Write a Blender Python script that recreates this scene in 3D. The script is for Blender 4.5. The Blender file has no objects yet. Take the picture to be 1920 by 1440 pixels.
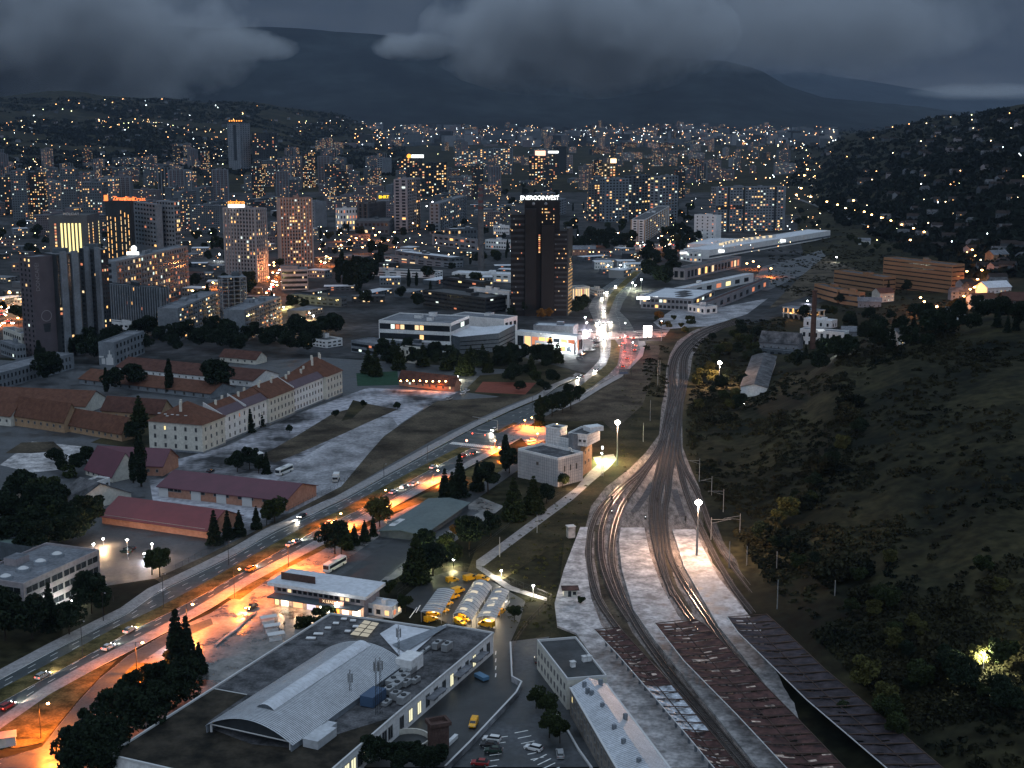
import bpy, math, random
import numpy as np
from mathutils import Vector, Matrix, noise as mnoise
random.seed(11)
SC = bpy.context.scene
COL = SC.collection
R = math.radians
PI = math.pi
# ---------------------------------------------------------------- camera
CAMZ, FOC, PITCH = 145.0, 2560.0, R(10.8)
cam_d = bpy.data.cameras.new("camera"); cam = bpy.data.objects.new("camera", cam_d); COL.objects.link(cam)
cam.location = (0, 0, CAMZ); cam.rotation_euler = (PI / 2 - PITCH, 0, 0)
cam_d.sensor_width = 36; cam_d.lens = 48; cam_d.clip_start = 1; cam_d.clip_end = 90000
SC.camera = cam
SC.render.resolution_x = 1024; SC.render.resolution_y = 768
SC.view_settings.view_transform = 'Standard'; SC.view_settings.look = 'None'
SC.view_settings.exposure = 0.0; SC.view_settings.gamma = 1.0
cy = SC.cycles
cy.use_denoising = True
cy.max_bounces = 4; cy.diffuse_bounces = 2; cy.glossy_bounces = 2; cy.transmission_bounces = 2
cy.volume_bounces = 0; cy.transparent_max_bounces = 6
cy.sample_clamp_indirect = 1.5; cy.sample_clamp_direct = 0
cy.caustics_reflective = False; cy.caustics_refractive = False
cy.use_light_tree = True
cy.volume_step_rate = 1.0; cy.volume_max_steps = 48
# ---------------------------------------------------------------- world: dusk sky under cloud
world = bpy.data.worlds.new("World"); SC.world = world; world.use_nodes = True
nt = world.node_tree; nt.nodes.clear()
def N(t, typ, **kw):
    n = t.nodes.new(typ)
    for k, v in kw.items():
        setattr(n, k, v)
    return n
def ramp(t, fac, stops):
    n = N(t, 'ShaderNodeValToRGB'); t.links.new(fac, n.inputs[0])
    e = n.color_ramp.elements
    while len(e) < len(stops): e.new(0.5)
    for i, (p, c) in enumerate(stops):
        e[i].position = p
        e[i].color = (c, c, c, 1) if not isinstance(c, tuple) else (*c, 1)
    return n.outputs[0]
sky = N(nt, 'ShaderNodeTexSky', sky_type='NISHITA', sun_disc=False, sun_elevation=R(3), sun_rotation=R(200), air_density=1.2, dust_density=2.0)
tc = N(nt, 'ShaderNodeTexCoord')
sep = N(nt, 'ShaderNodeSeparateXYZ'); nt.links.new(tc.outputs['Generated'], sep.inputs[0])
mp = N(nt, 'ShaderNodeMapping'); mp.inputs['Scale'].default_value = (5.0, 5.0, 13.0); mp.inputs['Location'].default_value = (0.3, 1.9, 0.4)
nt.links.new(tc.outputs['Generated'], mp.inputs[0])
nz = N(nt, 'ShaderNodeTexNoise'); nz.inputs['Scale'].default_value = 1.0; nz.inputs['Detail'].default_value = 6; nz.inputs['Roughness'].default_value = 0.52; nz.inputs['Distortion'].default_value = 0.35
nt.links.new(mp.outputs[0], nz.inputs['Vector'])
cl = ramp(nt, nz.outputs[0], [(0.34, (0.14, 0.22, 0.32)), (0.50, (0.36, 0.48, 0.64)), (0.68, (0.98, 1.14, 1.34))])
el = ramp(nt, sep.outputs[2], [(0.0, 0.85), (0.10, 0.80), (0.25, 3.0), (1.0, 18.0)])
mul = N(nt, 'ShaderNodeMixRGB', blend_type='MULTIPLY'); mul.inputs[0].default_value = 1
nt.links.new(cl, mul.inputs[1]); nt.links.new(el, mul.inputs[2])
# the west behind the camera is still bright after sunset
wy = N(nt, 'ShaderNodeMath', operation='MULTIPLY_ADD'); wy.inputs[1].default_value = -0.5; wy.inputs[2].default_value = 0.5; nt.links.new(sep.outputs[1], wy.inputs[0])
we = ramp(nt, wy.outputs[0], [(0.40, 1.0), (0.65, 1.9), (0.9, 4.6)])
lo = ramp(nt, sep.outputs[2], [(0.15, 1.0), (0.75, 0.0)])
wm = N(nt, 'ShaderNodeMixRGB'); wm.inputs[1].default_value = (1, 1, 1, 1); nt.links.new(lo, wm.inputs[0]); nt.links.new(we, wm.inputs[2])
mul2 = N(nt, 'ShaderNodeMixRGB', blend_type='MULTIPLY'); mul2.inputs[0].default_value = 1; nt.links.new(mul.outputs[0], mul2.inputs[1]); nt.links.new(wm.outputs[0], mul2.inputs[2]); mul = mul2
mix = N(nt, 'ShaderNodeMixRGB'); mix.inputs[0].default_value = 0.94
nt.links.new(sky.outputs[0], mix.inputs[1]); nt.links.new(mul.outputs[0], mix.inputs[2])
bg = N(nt, 'ShaderNodeBackground'); bg.inputs[1].default_value = 0.085
nt.links.new(mix.outputs[0], bg.inputs[0])
wo = N(nt, 'ShaderNodeOutputWorld'); nt.links.new(bg.outputs[0], wo.inputs[0])
sun_d = bpy.data.lights.new("sun", 'SUN'); sun_d.energy = 0.16; sun_d.angle = R(50); sun_d.color = (1.0, 0.97, 0.93)
sun = bpy.data.objects.new("sun", sun_d); COL.objects.link(sun); sun.rotation_euler = (R(42), 0, R(-25))
# ---------------------------------------------------------------- projection helpers
cP, sP = math.cos(PITCH), math.sin(PITCH)
def ray(u, v):
    x = (u - 960) / FOC; y = (720 - v) / FOC
    return Vector((x, cP + y * sP, -sP + y * cP))
def G(u, v, z=0.0):
    d = ray(u, v); t = (z - CAMZ) / d.z
    return Vector((d.x * t, d.y * t, z))
def HT(p, v):
    k = (720 - v) / FOC
    return CAMZ + p[1] * (k * cP - sP) / (cP + k * sP)
def PX(p):
    dz = p[2] - CAMZ; D = p[1] * cP - dz * sP
    return 960 + FOC * p[0] / D, 720 - FOC * (dz * cP + p[1] * sP) / D
def AT(u, d, z=0.0):
    """point at image column u (of the horizon) and ground distance d"""
    return Vector(((u - 960) / FOC * d, d, z))
def lerp(a, b, t): return a + (b - a) * t
# ---------------------------------------------------------------- terrain heights
TU = [-1600, -500, 0, 250, 450, 620, 760, 960, 1300, 1400, 1500, 1600, 1750, 1920, 2300, 3300]
TD = [100, 250, 300, 400, 500, 600, 700, 850, 1000, 1300, 1700, 2200, 3000, 4200, 5500, 7000, 9000, 14000]
def _row(*a): return list(a)
TZ = {
 -1600: _row(0,0,0,0,0,0,0,0,0,0,10,40,90,170,260,330,340,340),
 -500: _row(0,0,0,0,0,0,0,0,0,0,0,10,45,120,220,285,270,260),
 0:    _row(0,0,0,0,0,0,0,0,0,0,0,0,12,75,170,276,250,200),
 250:  _row(0,0,0,0,0,0,0,0,0,0,0,0,0,45,150,286,240,160),
 450:  _row(0,0,0,0,0,0,0,0,0,0,0,0,0,20,120,250,200,100),
 620:  _row(0,0,0,0,0,0,0,0,0,0,0,0,0,4,60,190,130,110),
 760:  _row(0,0,0,0,0,0,0,0,0,0,0,0,0,10,32,66,100,110),
 960:  _row(0,0,0,0,0,0,0,0,0,0,0,0,0,10,32,60,98,110),
 1300: _row(0,0,0,0,0,0,0,0,0,0,0,0,0,10,32,60,98,110),
 1400: _row(0,0,0,0,1,2,2,0,0,0,0,0,0,10,34,60,98,110),
 1500: _row(0,0,0,2,7,11,12,2,0,0,0,0,2,20,55,70,98,110),
 1600: _row(0,0,1,8,16,22,27,7,0,0,1,8,44,106,110,90,98,110),
 1750: _row(0,1,4,14,24,32,37,22,4,1,8,60,112,152,140,110,100,110),
 1920: _row(0,5,10,22,32,40,44,30,14,12,52,112,172,196,170,130,90,60),
 2300: _row(10,20,30,50,65,80,85,80,75,80,140,200,250,260,240,200,150,100),
 3300: _row(30,50,70,110,140,170,190,210,220,240,260,290,320,330,320,290,240,200)}
def hill(x, y):
    y = max(y, 1.0); u = 960 + FOC * x / y
    d = y
    u = min(max(u, TU[0]), TU[-1] - 1e-3); d = min(max(d, TD[0]), TD[-1] - 1e-3)
    i = 0
    while TU[i + 1] <= u: i += 1
    j = 0
    while TD[j + 1] <= d: j += 1
    s = (u - TU[i]) / (TU[i + 1] - TU[i]); t = (d - TD[j]) / (TD[j + 1] - TD[j])
    s = s * s * (3 - 2 * s)
    a, b = TZ[TU[i]], TZ[TU[i + 1]]
    z = (a[j] * (1 - s) + b[j] * s) * (1 - t) + (a[j + 1] * (1 - s) + b[j + 1] * s) * t
    if z > 2.0:
        k = min(1, (z - 2) / 25)
        z += k * (mnoise.noise(Vector((x / 90, y / 90, 0))) * 5 + mnoise.noise(Vector((x / 400, y / 400, 3))) * z * 0.18)
    return max(z, 0.0)
def ON(u, v):
    """point of the terrain seen at pixel (u, v)"""
    d = ray(u, v); t = 150.0
    prev = t
    while t < 30000:
        p = d * t
        if CAMZ + p.z <= hill(p.x, p.y):
            lo, hi = prev, t
            for _ in range(18):
                m = (lo + hi) / 2; q = d * m
                if CAMZ + q.z <= hill(q.x, q.y): hi = m
                else: lo = m
            q = d * hi
            return Vector((q.x, q.y, hill(q.x, q.y)))
        prev = t; t *= 1.02
    return G(u, v) if d.z < 0 else AT(u, 9000)
# ---------------------------------------------------------------- mesh builder
class MB:
    def __init__(s): s.v = []; s.f = []; s.m = []; s.mats = []; s.org = Vector((0, 0, 0))
    def mi(s, mat):
        if mat not in s.mats: s.mats.append(mat)
        return s.mats.index(mat)
    def face(s, pts, mat):
        n = len(s.v); s.v += [tuple(p) for p in pts]; s.f.append(tuple(range(n, n + len(pts)))); s.m.append(s.mi(mat))
    def prism(s, poly, z0, z1, mat, top=None, bottom=False):
        """poly: CCW or CW list of xy points; z0/z1 numbers or per-point lists"""
        n = len(poly); b = len(s.v); k = s.mi(mat); kt = s.mi(top or mat)
        Z0 = z0 if isinstance(z0, (list, tuple)) else [z0] * n
        Z1 = z1 if isinstance(z1, (list, tuple)) else [z1] * n
        area = sum(poly[i][0] * poly[(i + 1) % n][1] - poly[(i + 1) % n][0] * poly[i][1] for i in range(n))
        idx = list(range(n)) if area > 0 else list(range(n - 1, -1, -1))
        for i in idx: s.v.append((poly[i][0], poly[i][1], Z0[i]))
        for i in idx: s.v.append((poly[i][0], poly[i][1], Z1[i]))
        for i in range(n):
            j = (i + 1) % n
            s.f.append((b + i, b + j, b + n + j, b + n + i)); s.m.append(k)
        s.f.append(tuple(range(b + n, b + 2 * n))); s.m.append(kt)
        if bottom: s.f.append(tuple(range(b + n - 1, b - 1, -1))); s.m.append(k)
    def box(s, c, size, mat, rz=0.0, top=None):
        cx, cy_, z0 = c; dx, dy, dz = size[0] / 2, size[1] / 2, size[2]
        ca, sa = math.cos(rz), math.sin(rz)
        poly = [(cx + ca * x - sa * y, cy_ + sa * x + ca * y) for x, y in ((-dx, -dy), (dx, -dy), (dx, dy), (-dx, dy))]
        s.prism(poly, z0, z0 + dz, mat, top, True)
    def tube(s, a, b, r0, r1, mat, n=6, cap=True):
        a = Vector(a); b = Vector(b); d = (b - a).normalized()
        x = d.orthogonal().normalized(); y = d.cross(x); k = len(s.v); m = s.mi(mat)
        for p, r in ((a, r0), (b, r1)):
            for i in range(n):
                t = 2 * PI * i / n; s.v.append(tuple(p + x * (math.cos(t) * r) + y * (math.sin(t) * r)))
        for i in range(n):
            j = (i + 1) % n; s.f.append((k + i, k + j, k + n + j, k + n + i)); s.m.append(m)
        if cap:
            s.f.append(tuple(range(k + n, k + 2 * n))); s.m.append(m)
            s.f.append(tuple(range(k + n - 1, k - 1, -1))); s.m.append(m)
    def ball(s, c, r, mat, n=8, m=5, sz=1.0):
        k = len(s.v); mm = s.mi(mat)
        for j in range(m + 1):
            ph = PI * j / m
            for i in range(n):
                t = 2 * PI * i / n
                s.v.append((c[0] + r * math.sin(ph) * math.cos(t), c[1] + r * math.sin(ph) * math.sin(t), c[2] + r * sz * math.cos(ph)))
        for j in range(m):
            for i in range(n):
                a = k + j * n + i; b2 = k + j * n + (i + 1) % n
                s.f.append((a, a + n, b2 + n, b2)); s.m.append(mm)
    def obj(s, name, parent=None, loc=None, smooth=False):
        me = bpy.data.meshes.new(name)
        o = Vector(loc) if loc is not None else Vector((0, 0, 0))
        vs = np.array(s.v, dtype=np.float64).reshape(-1, 3) - np.array(o)
        me.from_pydata(vs.tolist(), [], s.f)
        for m in s.mats: me.materials.append(m)
        me.polygons.foreach_set('material_index', s.m)
        if smooth: me.polygons.foreach_set('use_smooth', [True] * len(s.f))
        me.update()
        ob = bpy.data.objects.new(name, me); COL.objects.link(ob)
        if parent is not None:
            ob.parent = parent
        else:
            ob.location = o
        return ob
def tag(o, label=None, cat=None, group=None, kind=None):
    if label: o['label'] = label
    if cat: o['category'] = cat
    if group: o['group'] = group
    if kind: o['kind'] = kind
    return o
def root(name, label, cat, loc, group=None, rz=0.0):
    o = bpy.data.objects.new(name, None); COL.objects.link(o); o.location = loc; o.rotation_euler = (0, 0, rz)
    o.empty_display_size = 1
    return tag(o, label, cat, group)
def dup(src, loc, rz=0.0, label=None, group=None, scale=None, cat=None):
    r = src.copy(); COL.objects.link(r); r.location = loc; r.rotation_euler = (0, 0, rz)
    if scale: r.scale = (scale, scale, scale) if not isinstance(scale, tuple) else scale
    tag(r, label, cat, group)
    for ch in src.children:
        c = ch.copy(); COL.objects.link(c); c.parent = r
        for g in ch.children:
            d = g.copy(); COL.objects.link(d); d.parent = c
    return r
def kids_mat(r, old, new):
    """repaint: give a copied thing's meshes a new body material"""
    for ch in r.children:
        if ch.type == 'MESH' and old in [m for m in ch.data.materials]:
            key = ch.data.name.split('.')[0] + '_' + new.name
            me = bpy.data.meshes.get(key)
            if me is None:
                me = ch.data.copy(); me.name = key
                for i, m in enumerate(me.materials):
                    if m == old: me.materials[i] = new
            ch.data = me
# ---------------------------------------------------------------- materials
MATS = {}
def mat(name, col, rough=0.8, metal=0.0, var=0.25, scale=0.3, col2=None, bump=0.0, spec=0.5, streak=None, scale2=None, b2=0.80, detail=5, coord='pos', lo=0.35, hi=0.65, rvar=0.0):
    if name in MATS: return MATS[name]
    m = bpy.data.materials.new(name); m.use_nodes = True; t = m.node_tree
    b = t.nodes['Principled BSDF']; b.inputs['Roughness'].default_value = rough; b.inputs['Metallic'].default_value = metal
    b.inputs['Specular IOR Level'].default_value = 0.08 if rough >= 0.85 else 0.25 if rough >= 0.75 else spec
    MATS[name] = m
    if coord == 'pos':
        src = N(t, 'ShaderNodeNewGeometry').outputs['Position']
    else:
        src = N(t, 'ShaderNodeTexCoord').outputs['Object']
    mp = N(t, 'ShaderNodeMapping'); t.links.new(src, mp.inputs[0])
    if streak: mp.inputs['Scale'].default_value = streak
    nz = N(t, 'ShaderNodeTexNoise'); nz.inputs['Scale'].default_value = scale; nz.inputs['Detail'].default_value = detail; nz.inputs['Roughness'].default_value = 0.62
    t.links.new(mp.outputs[0], nz.inputs['Vector'])
    c1 = tuple(c * (1 - var) for c in col); c2 = tuple(min(1, c * (1 + var)) for c in (col2 or col))
    o = ramp(t, nz.outputs[0], [(lo, c1), (hi, c2)])
    if scale2:
        n2 = N(t, 'ShaderNodeTexNoise'); n2.inputs['Scale'].default_value = scale2; n2.inputs['Detail'].default_value = 4
        t.links.new(mp.outputs[0], n2.inputs['Vector'])
        o2 = ramp(t, n2.outputs[0], [(0.35, b2), (0.65, 1.0)])
        mx = N(t, 'ShaderNodeMixRGB', blend_type='MULTIPLY'); mx.inputs[0].default_value = 1
        t.links.new(o, mx.inputs[1]); t.links.new(o2, mx.inputs[2]); o = mx.outputs[0]
    t.links.new(o, b.inputs['Base Color'])
    if rvar:
        rr = ramp(t, nz.outputs[0], [(lo, max(0.05, rough - rvar)), (hi, min(1, rough + rvar))]); t.links.new(rr, b.inputs['Roughness'])
    if bump:
        bp = N(t, 'ShaderNodeBump'); bp.inputs['Strength'].default_value = bump; bp.inputs['Distance'].default_value = 0.3
        t.links.new(nz.outputs[0], bp.inputs['Height']); t.links.new(bp.outputs[0], b.inputs['Normal'])
    return m
def plain(name, col, rough=0.6, metal=0.0):
    if name in MATS: return MATS[name]
    m = bpy.data.materials.new(name); m.use_nodes = True
    b = m.node_tree.nodes['Principled BSDF']; b.inputs['Base Color'].default_value = (*col, 1); b.inputs['Roughness'].default_value = rough; b.inputs['Metallic'].default_value = metal
    MATS[name] = m; return m
def glow(name, col, st, sampled=False, vary=0.0):
    if name in MATS: return MATS[name]
    m = bpy.data.materials.new(name); m.use_nodes = True; t = m.node_tree; t.nodes.clear()
    e = N(t, 'ShaderNodeEmission'); e.inputs[0].default_value = (*col, 1); e.inputs[1].default_value = st
    if vary:
        g = N(t, 'ShaderNodeNewGeometry'); nz = N(t, 'ShaderNodeTexNoise'); nz.inputs['Scale'].default_value = vary
        t.links.new(g.outputs['Position'], nz.inputs['Vector'])
        rr = ramp(t, nz.outputs[0], [(0.38, 0.25 * st), (0.62, 1.3 * st)]); 
        t.links.new(rr, e.inputs[1])
    o = N(t, 'ShaderNodeOutputMaterial'); t.links.new(e.outputs[0], o.inputs[0])
    m.cycles.emission_sampling = 'AUTO' if sampled else 'NONE'
    MATS[name] = m; return m
def brickish(name, col, line, sx, sy, mortar=0.03, rough=0.7, axis='xy', metal=0.0, var=0.12):
    """regular joints or ribs on a surface, in object coordinates"""
    if name in MATS: return MATS[name]
    m = mat(name, col, rough, metal, var=var, scale=0.5, coord='obj')
    t = m.node_tree; b = t.nodes['Principled BSDF']
    tcn = N(t, 'ShaderNodeTexCoord'); mp2 = N(t, 'ShaderNodeMapping'); t.links.new(tcn.outputs['Object'], mp2.inputs[0])
    if axis == 'xz': mp2.inputs['Rotation'].default_value = (PI / 2, 0, 0)
    bk = N(t, 'ShaderNodeTexBrick'); bk.offset = 0.0
    bk.inputs['Scale'].default_value = 1.0; bk.inputs['Brick Width'].default_value = sx; bk.inputs['Row Height'].default_value = sy; bk.inputs['Mortar Size'].default_value = mortar
    bk.inputs['Color1'].default_value = (1, 1, 1, 1); bk.inputs['Color2'].default_value = (0.86, 0.86, 0.86, 1); bk.inputs['Mortar'].default_value = (line, line, line, 1)
    t.links.new(mp2.outputs[0], bk.inputs['Vector'])
    src = b.inputs['Base Color'].links[0].from_socket
    mx = N(t, 'ShaderNodeMixRGB', blend_type='MULTIPLY'); mx.inputs[0].default_value = 1
    t.links.new(src, mx.inputs[1]); t.links.new(bk.outputs[0], mx.inputs[2]); t.links.new(mx.outputs[0], b.inputs['Base Color'])
    return m
M_ASPH = mat('asphalt', (0.036, 0.046, 0.050), 0.55, var=0.25, scale=0.15, scale2=1.7, b2=.6, rvar=0.2)
M_ASPH_OLD = mat('worn_asphalt', (0.022, 0.027, 0.030), 0.6, var=0.35, scale=0.08, col2=(0.065, 0.070, 0.078), scale2=0.8, b2=.6, rvar=0.25)
M_WET = mat('wet_asphalt', (0.07, 0.068, 0.066), 0.38, var=0.4, scale=0.14, col2=(0.22, 0.21, 0.2), scale2=0.9, b2=.6, bump=0.25, rvar=0.26)
M_CONC = mat('pale_concrete', (0.15, 0.15, 0.16), 0.8, var=0.3, scale=0.06, col2=(0.34, 0.34, 0.36), scale2=0.7, b2=.6)
M_YARD = mat('bare_yard', (0.06, 0.062, 0.066), 0.85, var=0.3, scale=0.022, col2=(0.34, 0.34, 0.37), scale2=0.35, b2=.5, lo=0.40, hi=0.54)
M_WALK = mat('pavement_slabs', (0.26, 0.25, 0.25), 0.8, var=0.2, scale=0.5, scale2=2.0)
M_GRASS = mat('grass', (0.018, 0.022, 0.011), 0.95, var=0.4, scale=0.05, col2=(0.05, 0.042, 0.022), scale2=1.2, b2=.6, bump=0.3)
M_VERGE = mat('verge_grass', (0.055, 0.055, 0.02), 0.95, var=0.4, scale=0.2, col2=(0.12, 0.095, 0.04), scale2=1.8, b2=.6, bump=0.3)
M_DIRT = mat('dry_dirt', (0.045, 0.037, 0.028), 0.95, var=0.4, scale=0.06, col2=(0.085, 0.07, 0.05), scale2=0.9, b2=.6)
M_BALLAST = mat('ballast', (0.15, 0.125, 0.112), 0.9, var=0.25, scale=0.5, col2=(0.28, 0.24, 0.22), scale2=3.5, b2=.5, bump=0.4, streak=(1, .25, 1))
M_PLAT = mat('platform_concrete', (0.27, 0.265, 0.27), 0.75, var=0.3, scale=0.2, col2=(0.50, 0.48, 0.48), scale2=0.9, b2=.6, rvar=0.2)
M_PAINT = mat('road_paint', (0.75, 0.75, 0.72), 0.6, var=0.12, scale=0.8)
M_WHITE = mat('white_render', (0.70, 0.70, 0.70), 0.8, var=0.08, scale=0.2, scale2=1.1)
M_CREAM = mat('cream_render', (0.58, 0.56, 0.50), 0.85, var=0.10, scale=0.2, scale2=1.0)
M_GREYW = mat('grey_render', (0.19, 0.21, 0.235), 0.85, var=0.15, scale=0.1, scale2=0.8)
M_MIDW = mat('slate_render', (0.085, 0.10, 0.115), 0.85, var=0.15, scale=0.1, scale2=0.8)
M_DARKW = mat('dark_render', (0.032, 0.038, 0.043), 0.8, var=0.2, scale=0.1, scale2=0.6)
M_PINKW = mat('pinkish_render', (0.30, 0.27, 0.28), 0.85, var=0.12, scale=0.1, scale2=0.8)
M_OCHRE = mat('ochre_render', (0.36, 0.24, 0.15), 0.85, var=0.12, scale=0.2, scale2=0.9)
M_SALMON = mat('salmon_render', (0.40, 0.21, 0.15), 0.85, var=0.12, scale=0.2, scale2=0.9)
M_TILE = mat('red_tile_roof', (0.085, 0.042, 0.034), 0.85, var=0.25, scale=0.4, scale2=2.2)
M_RED = mat('red_sheet_roof', (0.115, 0.02, 0.025), 0.55, var=0.12, scale=0.2, streak=(1, 1, 1))
M_WINE = mat('wine_sheet_roof', (0.085, 0.022, 0.036), 0.6, var=0.12, scale=0.2)
M_FELT = mat('roof_felt', (0.038, 0.041, 0.045), 0.8, var=0.4, scale=0.25, col2=(0.10, 0.10, 0.107), scale2=1.8, b2=.6)
M_FELT2 = mat('dark_roof_felt', (0.015, 0.019, 0.021), 0.6, var=0.3, scale=0.12, col2=(0.04, 0.042, 0.045), scale2=1.0, b2=.6)
M_ROOFG = mat('grey_flat_roof', (0.16, 0.17, 0.19), 0.8, var=0.3, scale=0.12, scale2=0.9, b2=.6)
M_ROOFW = mat('pale_sheet_roof', (0.56, 0.58, 0.62), 0.6, var=0.10, scale=0.1, scale2=0.7)
M_METAL = mat('galvanised_metal', (0.33, 0.34, 0.35), 0.45, 0.5, var=0.15, scale=1.0)
M_DMET = plain('dark_metal', (0.03, 0.032, 0.035), 0.5, 0.6)
M_GLASS = mat('dark_glass', (0.016, 0.02, 0.024), 0.12, var=0.3, scale=0.3)
M_TRIM = plain('pale_trim', (0.5, 0.5, 0.5), 0.6)
M_FRAME = plain('window_frame_grey', (0.22, 0.22, 0.22), 0.6)
M_RUST = mat('rusty_sheet', (0.028, 0.013, 0.012), 0.8, var=0.4, scale=0.35, col2=(0.075, 0.034, 0.03), scale2=1.6)
M_RUSTD = mat('dark_rusty_sheet', (0.018, 0.015, 0.019), 0.8, var=0.4, scale=0.35, col2=(0.038, 0.030, 0.036), scale2=1.6)
M_STEEL = mat('rail_steel', (0.20, 0.17, 0.16), 0.3, 0.9, var=0.2, scale=1.0)
M_TIE = mat('sleeper_wood', (0.085, 0.075, 0.07), 0.9, var=0.3, scale=0.8)
M_BARK = mat('bark', (0.03, 0.024, 0.018), 0.95, var=0.3, scale=2)
M_BRICK = mat('old_brick', (0.085, 0.055, 0.048), 0.9, var=0.2, scale=0.5, scale2=2)
E_WARM = [glow('warm_window_a', (1.0, 0.50, 0.16), 2.2), glow('warm_window_b', (1.0, 0.60, 0.26), 1.5), glow('warm_window_c', (1.0, 0.72, 0.40), 1.3), glow('warm_window_d', (1.0, 0.34, 0.18), 0.8)]
E_WHITE = glow('white_window', (0.85, 1.0, 0.92), 1.3)
E_YEL = glow('yellow_window', (1.0, 0.80, 0.36), 1.6)
def pick_win(lit):
    r = random.random()
    if r < lit:
        q = random.random()
        return E_WHITE if q < 0.14 else E_YEL if q < 0.2 else random.choice(E_WARM)
    return M_GLASS
# ================================================================ GROUND
M_TERR = mat('hill_ground', (0.008, 0.013, 0.009), 0.95, var=0.4, scale=0.02, col2=(0.034, 0.031, 0.015), scale2=0.25, b2=.35, bump=0.4, detail=8)
def grid_mesh(name, us, ds, fz, material, smooth=True):
    vs = []; fs = []
    for d in ds:
        for u in us:
            x = (u - 960) / FOC * d; vs.append((x, d, fz(x, d, u)))
    n = len(us)
    for j in range(len(ds) - 1):
        for i in range(n - 1):
            a = j * n + i; fs.append((a, a + 1, a + n + 1, a + n))
    me = bpy.data.meshes.new(name); me.from_pydata(vs, [], fs); me.materials.append(material)
    if smooth: me.polygons.foreach_set('use_smooth', [True] * len(fs))
    o = bpy.data.objects.new(name, me); COL.objects.link(o); return o
us = list(np.linspace(-1600, 3300, 150)); ds = list(np.geomspace(40, 9100, 150))
tag(grid_mesh('ground', us, ds, lambda x, y, u: hill(x, y) - 0.02, M_TERR), kind='structure')
# mountains beyond the valley
CR = [(-1700, 60), (-800, 110), (-300, 95), (0, 70), (180, 55), (300, 45), (420, 48), (560, 55), (700, 60), (800, 72), (930, 96), (1010, 118), (1150, 112), (1270, 104), (1350, 106), (1410, 122), (1470, 160), (1530, 180), (1620, 190), (1760, 204), (1920, 218), (2400, 225), (3400, 225)]
CR2 = [(-1700, 190), (900, 190), (1250, 160), (1380, 136), (1450, 127), (1500, 126), (1600, 143), (1700, 160), (1760, 170), (1850, 178), (1920, 168), (2300, 150), (3400, 120)]
def crest(tab, u):
    for (a, va), (b, vb) in zip(tab, tab[1:]):
        if a <= u <= b: return lerp(va, vb, (u - a) / (b - a))
    return tab[0][1] if u < tab[0][0] else tab[-1][1]
def mz(tab, dc, d0, d1):
    def f(x, y, u):
        v = crest(tab, u); top = HT((0, dc), v) - 15
        t = (y - d0) / (dc - d0) if y < dc else 1 - 0.6 * (y - dc) / (d1 - dc)
        t = max(0, min(1, t)); s = t ** 1.5
        nn = mnoise.fractal(Vector((x / 1500, y / 2200, 2.0)), 1.0, 2.0, 5) * 0.16 * t * (1 - 0.72 * t)
        fine = mnoise.noise(Vector((x / 90, y / 90, 0))) * 7 * t
        return max(-5, top * (s + nn) + fine)
    return f
M_MTN = mat('mountain_forest', (0.006, 0.009, 0.010), 0.95, var=0.3, scale=0.0014, col2=(0.020, 0.026, 0.028), scale2=0.006, b2=.4, bump=.6)
tag(grid_mesh('mountain', list(np.linspace(-1700, 3400, 230)), list(np.linspace(9000, 16000, 26)), mz(CR, 13500, 9000, 16000), M_MTN), kind='structure')
tag(grid_mesh('mountain_ridge', list(np.linspace(-1700, 3400, 120)), list(np.linspace(16500, 24500, 14)), mz(CR2, 23000, 16500, 24500), M_MTN), kind='structure')
# flat sheets
LAY = [0]
def sheet(name, px, material, z=None, kind='structure', label=None, cat=None):
    LAY[0] += 1
    zz = 0.02 + 0.004 * LAY[0] if z is None else z
    b = MB(); b.face([G(u, v, 0) + Vector((0, 0, zz)) for u, v in px], material)
    return tag(b.obj(name), label, cat, kind=kind)
def slab(name, px, material, h, side=None):
    b = MB(); b.prism([tuple(G(u, v, 0))[:2] for u, v in px], 0.0, h, side or material, material)
    return tag(b.obj(name), kind='structure')
# general city floor beyond the barracks
sheet('city_ground', [(-300, 640), (-300, 330), (400, 300), (1500, 300), (1640, 420), (1700, 470), (1560, 560), (1440, 600), (1280, 640), (1240, 640), (1100, 700), (940, 660), (600, 680), (300, 700)], mat('city_floor', (0.016, 0.021, 0.020), 0.85, var=0.4, scale=0.02, col2=(0.055, 0.056, 0.06), scale2=0.15, b2=.5))
sheet('barracks_ground', [(-300, 1100), (-300, 660), (300, 690), (600, 670), (900, 690), (1090, 700), (960, 765), (640, 925), (380, 1050), (290, 1085), (190, 1100), (100, 1030)], M_ASPH_OLD)
sheet('yard', [(330, 862), (420, 838), (560, 775), (690, 727), (860, 735), (800, 762), (742, 800), (700, 842), (655, 912), (610, 940), (596, 962), (520, 985), (400, 1005), (290, 960), (280, 900)], M_YARD)
sheet('yard_slabs', [(515, 905), (560, 862), (640, 815), (700, 780), (735, 783), (748, 800), (700, 842), (655, 905), (600, 935), (560, 930)], M_CONC)
sheet('grass_plot', [(485, 857), (560, 815), (625, 775), (690, 757), (745, 768), (690, 792), (640, 815), (560, 850), (515, 868)], M_DIRT)
sheet('bank', [(290, 1085), (380, 1045), (500, 985), (640, 912), (690, 852), (720, 818), (760, 790), (820, 762), (850, 790), (890, 784), (807, 828), (723, 876), (640, 925), (508, 985), (387, 1052), (300, 1092)], M_DIRT)
sheet('bank', [(760, 790), (820, 752), (930, 745), (1010, 722), (1060, 702), (1080, 704), (1015, 736), (953, 760), (850, 806)], M_DIRT)
sheet('lawn', [(170, 830), (290, 845), (290, 800), (240, 800)], M_GRASS)
sheet('lawn', [(868, 735), (900, 704), (1060, 690), (1080, 700), (1000, 738), (940, 744)], M_GRASS)
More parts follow.
